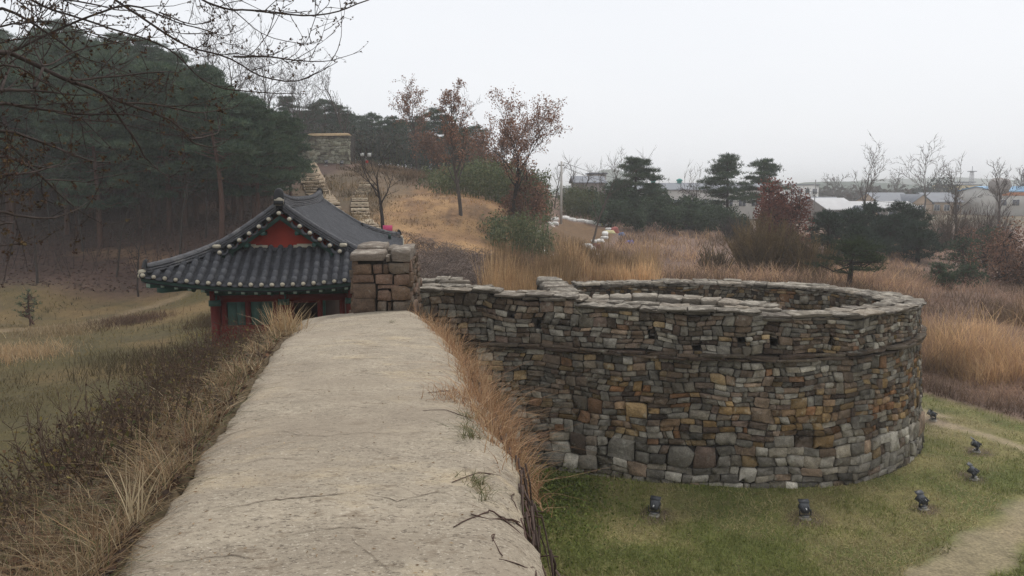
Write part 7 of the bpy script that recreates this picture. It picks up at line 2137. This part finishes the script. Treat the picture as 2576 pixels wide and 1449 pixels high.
def twig(p, d, L, rad, depth):
    n = max(4, int(L / .05)); st = L / n
    pts = [p]
    for i in range(n):
        d = nrm(d + r_.normal(0, .12, 3) + np.array([0, 0, .055]))
        q = p + d * st; sk.seg(p, q, rad * (1 - .6 * i / n), rad * (1 - .6 * (i + 1) / n), 3)
        if depth < 2 and r_.uniform() < (.3 if depth == 0 else .2):
            nd = nrm(d + r_.normal(0, .55, 3)); twig(q, nd, L * r_.uniform(.25, .6), rad * .75, depth + 1)
        if r_.uniform() < .2: buds.append(q + r_.normal(0, .004, 3))
        p = q
    for k in range(r_.integers(1, 4)): buds.append(p + r_.normal(0, .007, 3))
for Zf_, pts, dep, rad, join in LIMBS:
    px = np.array([Zf_(*p) for p in pts]); n = len(px)
    dd = dep + np.linspace(-.15, .5, n) + r_.normal(0, .06, n)
    P = np.array([at(a, b, c_) for (a, b), c_ in zip(px, dd)])
    if join and px[0, 1] < 4 and px[0, 0] > 20:
        hi = at(px[0, 0] - 260, -190, dep); P = np.concatenate([[np.array([TR[0] + .15, TR[1] + .1, max(tz + 3.3, 7.6)]), (np.array([TR[0] + .15, TR[1] + .1, 8.0]) + hi) / 2 + [0, 0, .25], hi], P]); join = False
    if join:
        fork = np.array([TR[0] + r_.uniform(-.05, .25), TR[1] + r_.uniform(-.1, .25), tz + 2.1 + 1.3 * np.clip((P[0, 2] - 5.5) / 2.5, 0, 1.3)])
        t = np.linspace(0, 1, 7)[:-1, None]
        br = fork * (1 - t) + P[0] * t + np.array([0, 0, .25]) * (np.sin(t * math.pi))
        P = np.concatenate([br, P])
    s = np.concatenate([[0], np.cumsum(np.linalg.norm(np.diff(P, axis=0), axis=1))])
    q = np.arange(0, s[-1], .09)
    X = np.stack([np.interp(q, s, P[:, j]) for j in range(3)], 1) + r_.normal(0, .006, (len(q), 3))
    X[1:-1] = (X[:-2] + 2 * X[1:-1] + X[2:]) / 4
    m_ = len(q); base_len = s[6] if join else 0
    f = np.clip((q - base_len) / max(s[-1] - base_len, .1), 0, 1)
    rad *= .95
    R_ = np.where(q < base_len, rad * (1.0 + .6 * (1 - q / max(base_len, .01))), rad * (1 - .72 * f))
    for i in range(m_ - 1):
        sk.seg(X[i], X[i + 1], R_[i], R_[i + 1], 1)
        if q[i] > base_len * .7 and r_.uniform() < .6:
            t = nrm(X[i + 1] - X[i]); nd = nrm(t * r_.uniform(.2, .9) + r_.normal(0, .55, 3) + np.array([0, 0, .25]))
            twig(X[i], nd, r_.uniform(.1, .55) * (1 if rad > .007 else .7), max(.0034, R_[i] * .34), 0)
    twig(X[-1], nrm(X[-1] - X[-2]), .25, R_[-1], 1)
ct = empty('cherry_tree', (TR[0], TR[1], tz)); tag(ct, 'bare budding cherry branches hanging into the top left of the picture', 'bare tree')
mb = MB(); sk.mesh(mb, np.array([.058, .046, .041]), cut=.006, k1=7, k2=4); mb.build('branches', M['bark'], ct, True)
mb = MB()
tk = np.array([[TR[0], TR[1], tz - .3], [TR[0] + .03, TR[1], tz + .7], [TR[0] - .02, TR[1] + .05, tz + 1.5], [TR[0] + .05, TR[1] + .05, tz + 2.4], [TR[0] + .15, TR[1] + .1, max(tz + 3.5, 7.9)]])
mb.tube(tk, np.array([.17, .14, .12, .09, .04]), 12, col=np.array([.05, .04, .036])); mb.build('trunk', M['bark'], ct, True)
B_ = np.array(buds); mb = MB()
tufts(mb, B_, r_.normal(0, 1, B_.shape), 3, .016, .009, r_, palette(r_, len(B_), [np.array([.09, .05, .03]), np.array([.06, .035, .028]), np.array([.12, .085, .04])], .2), .5)
o = mb.build('buds', M['bark'], ct); o['kind'] = 'stuff'

# ------------------------------------------------------------------ haze: closed box of even, thin air
HZ = bpy.data.materials.new('haze_air'); HZ.use_nodes = True
HN, HL = HZ.node_tree.nodes, HZ.node_tree.links; HN.clear()
ho = HN.new('ShaderNodeOutputMaterial'); hv = HN.new('ShaderNodeVolumePrincipled')
hv.inputs['Color'].default_value = (.965, .98, 1.0, 1); hv.inputs['Density'].default_value = 0.0009; hv.inputs['Anisotropy'].default_value = 0.0
HL.new(hv.outputs[0], ho.inputs['Volume'])
mb = MB(); mb.box((0, 4300, 11.5), (5600, 5300, 14.5))
hz = mb.build('haze', HZ); tag(hz, 'thin even haze in the winter air', kind='stuff')
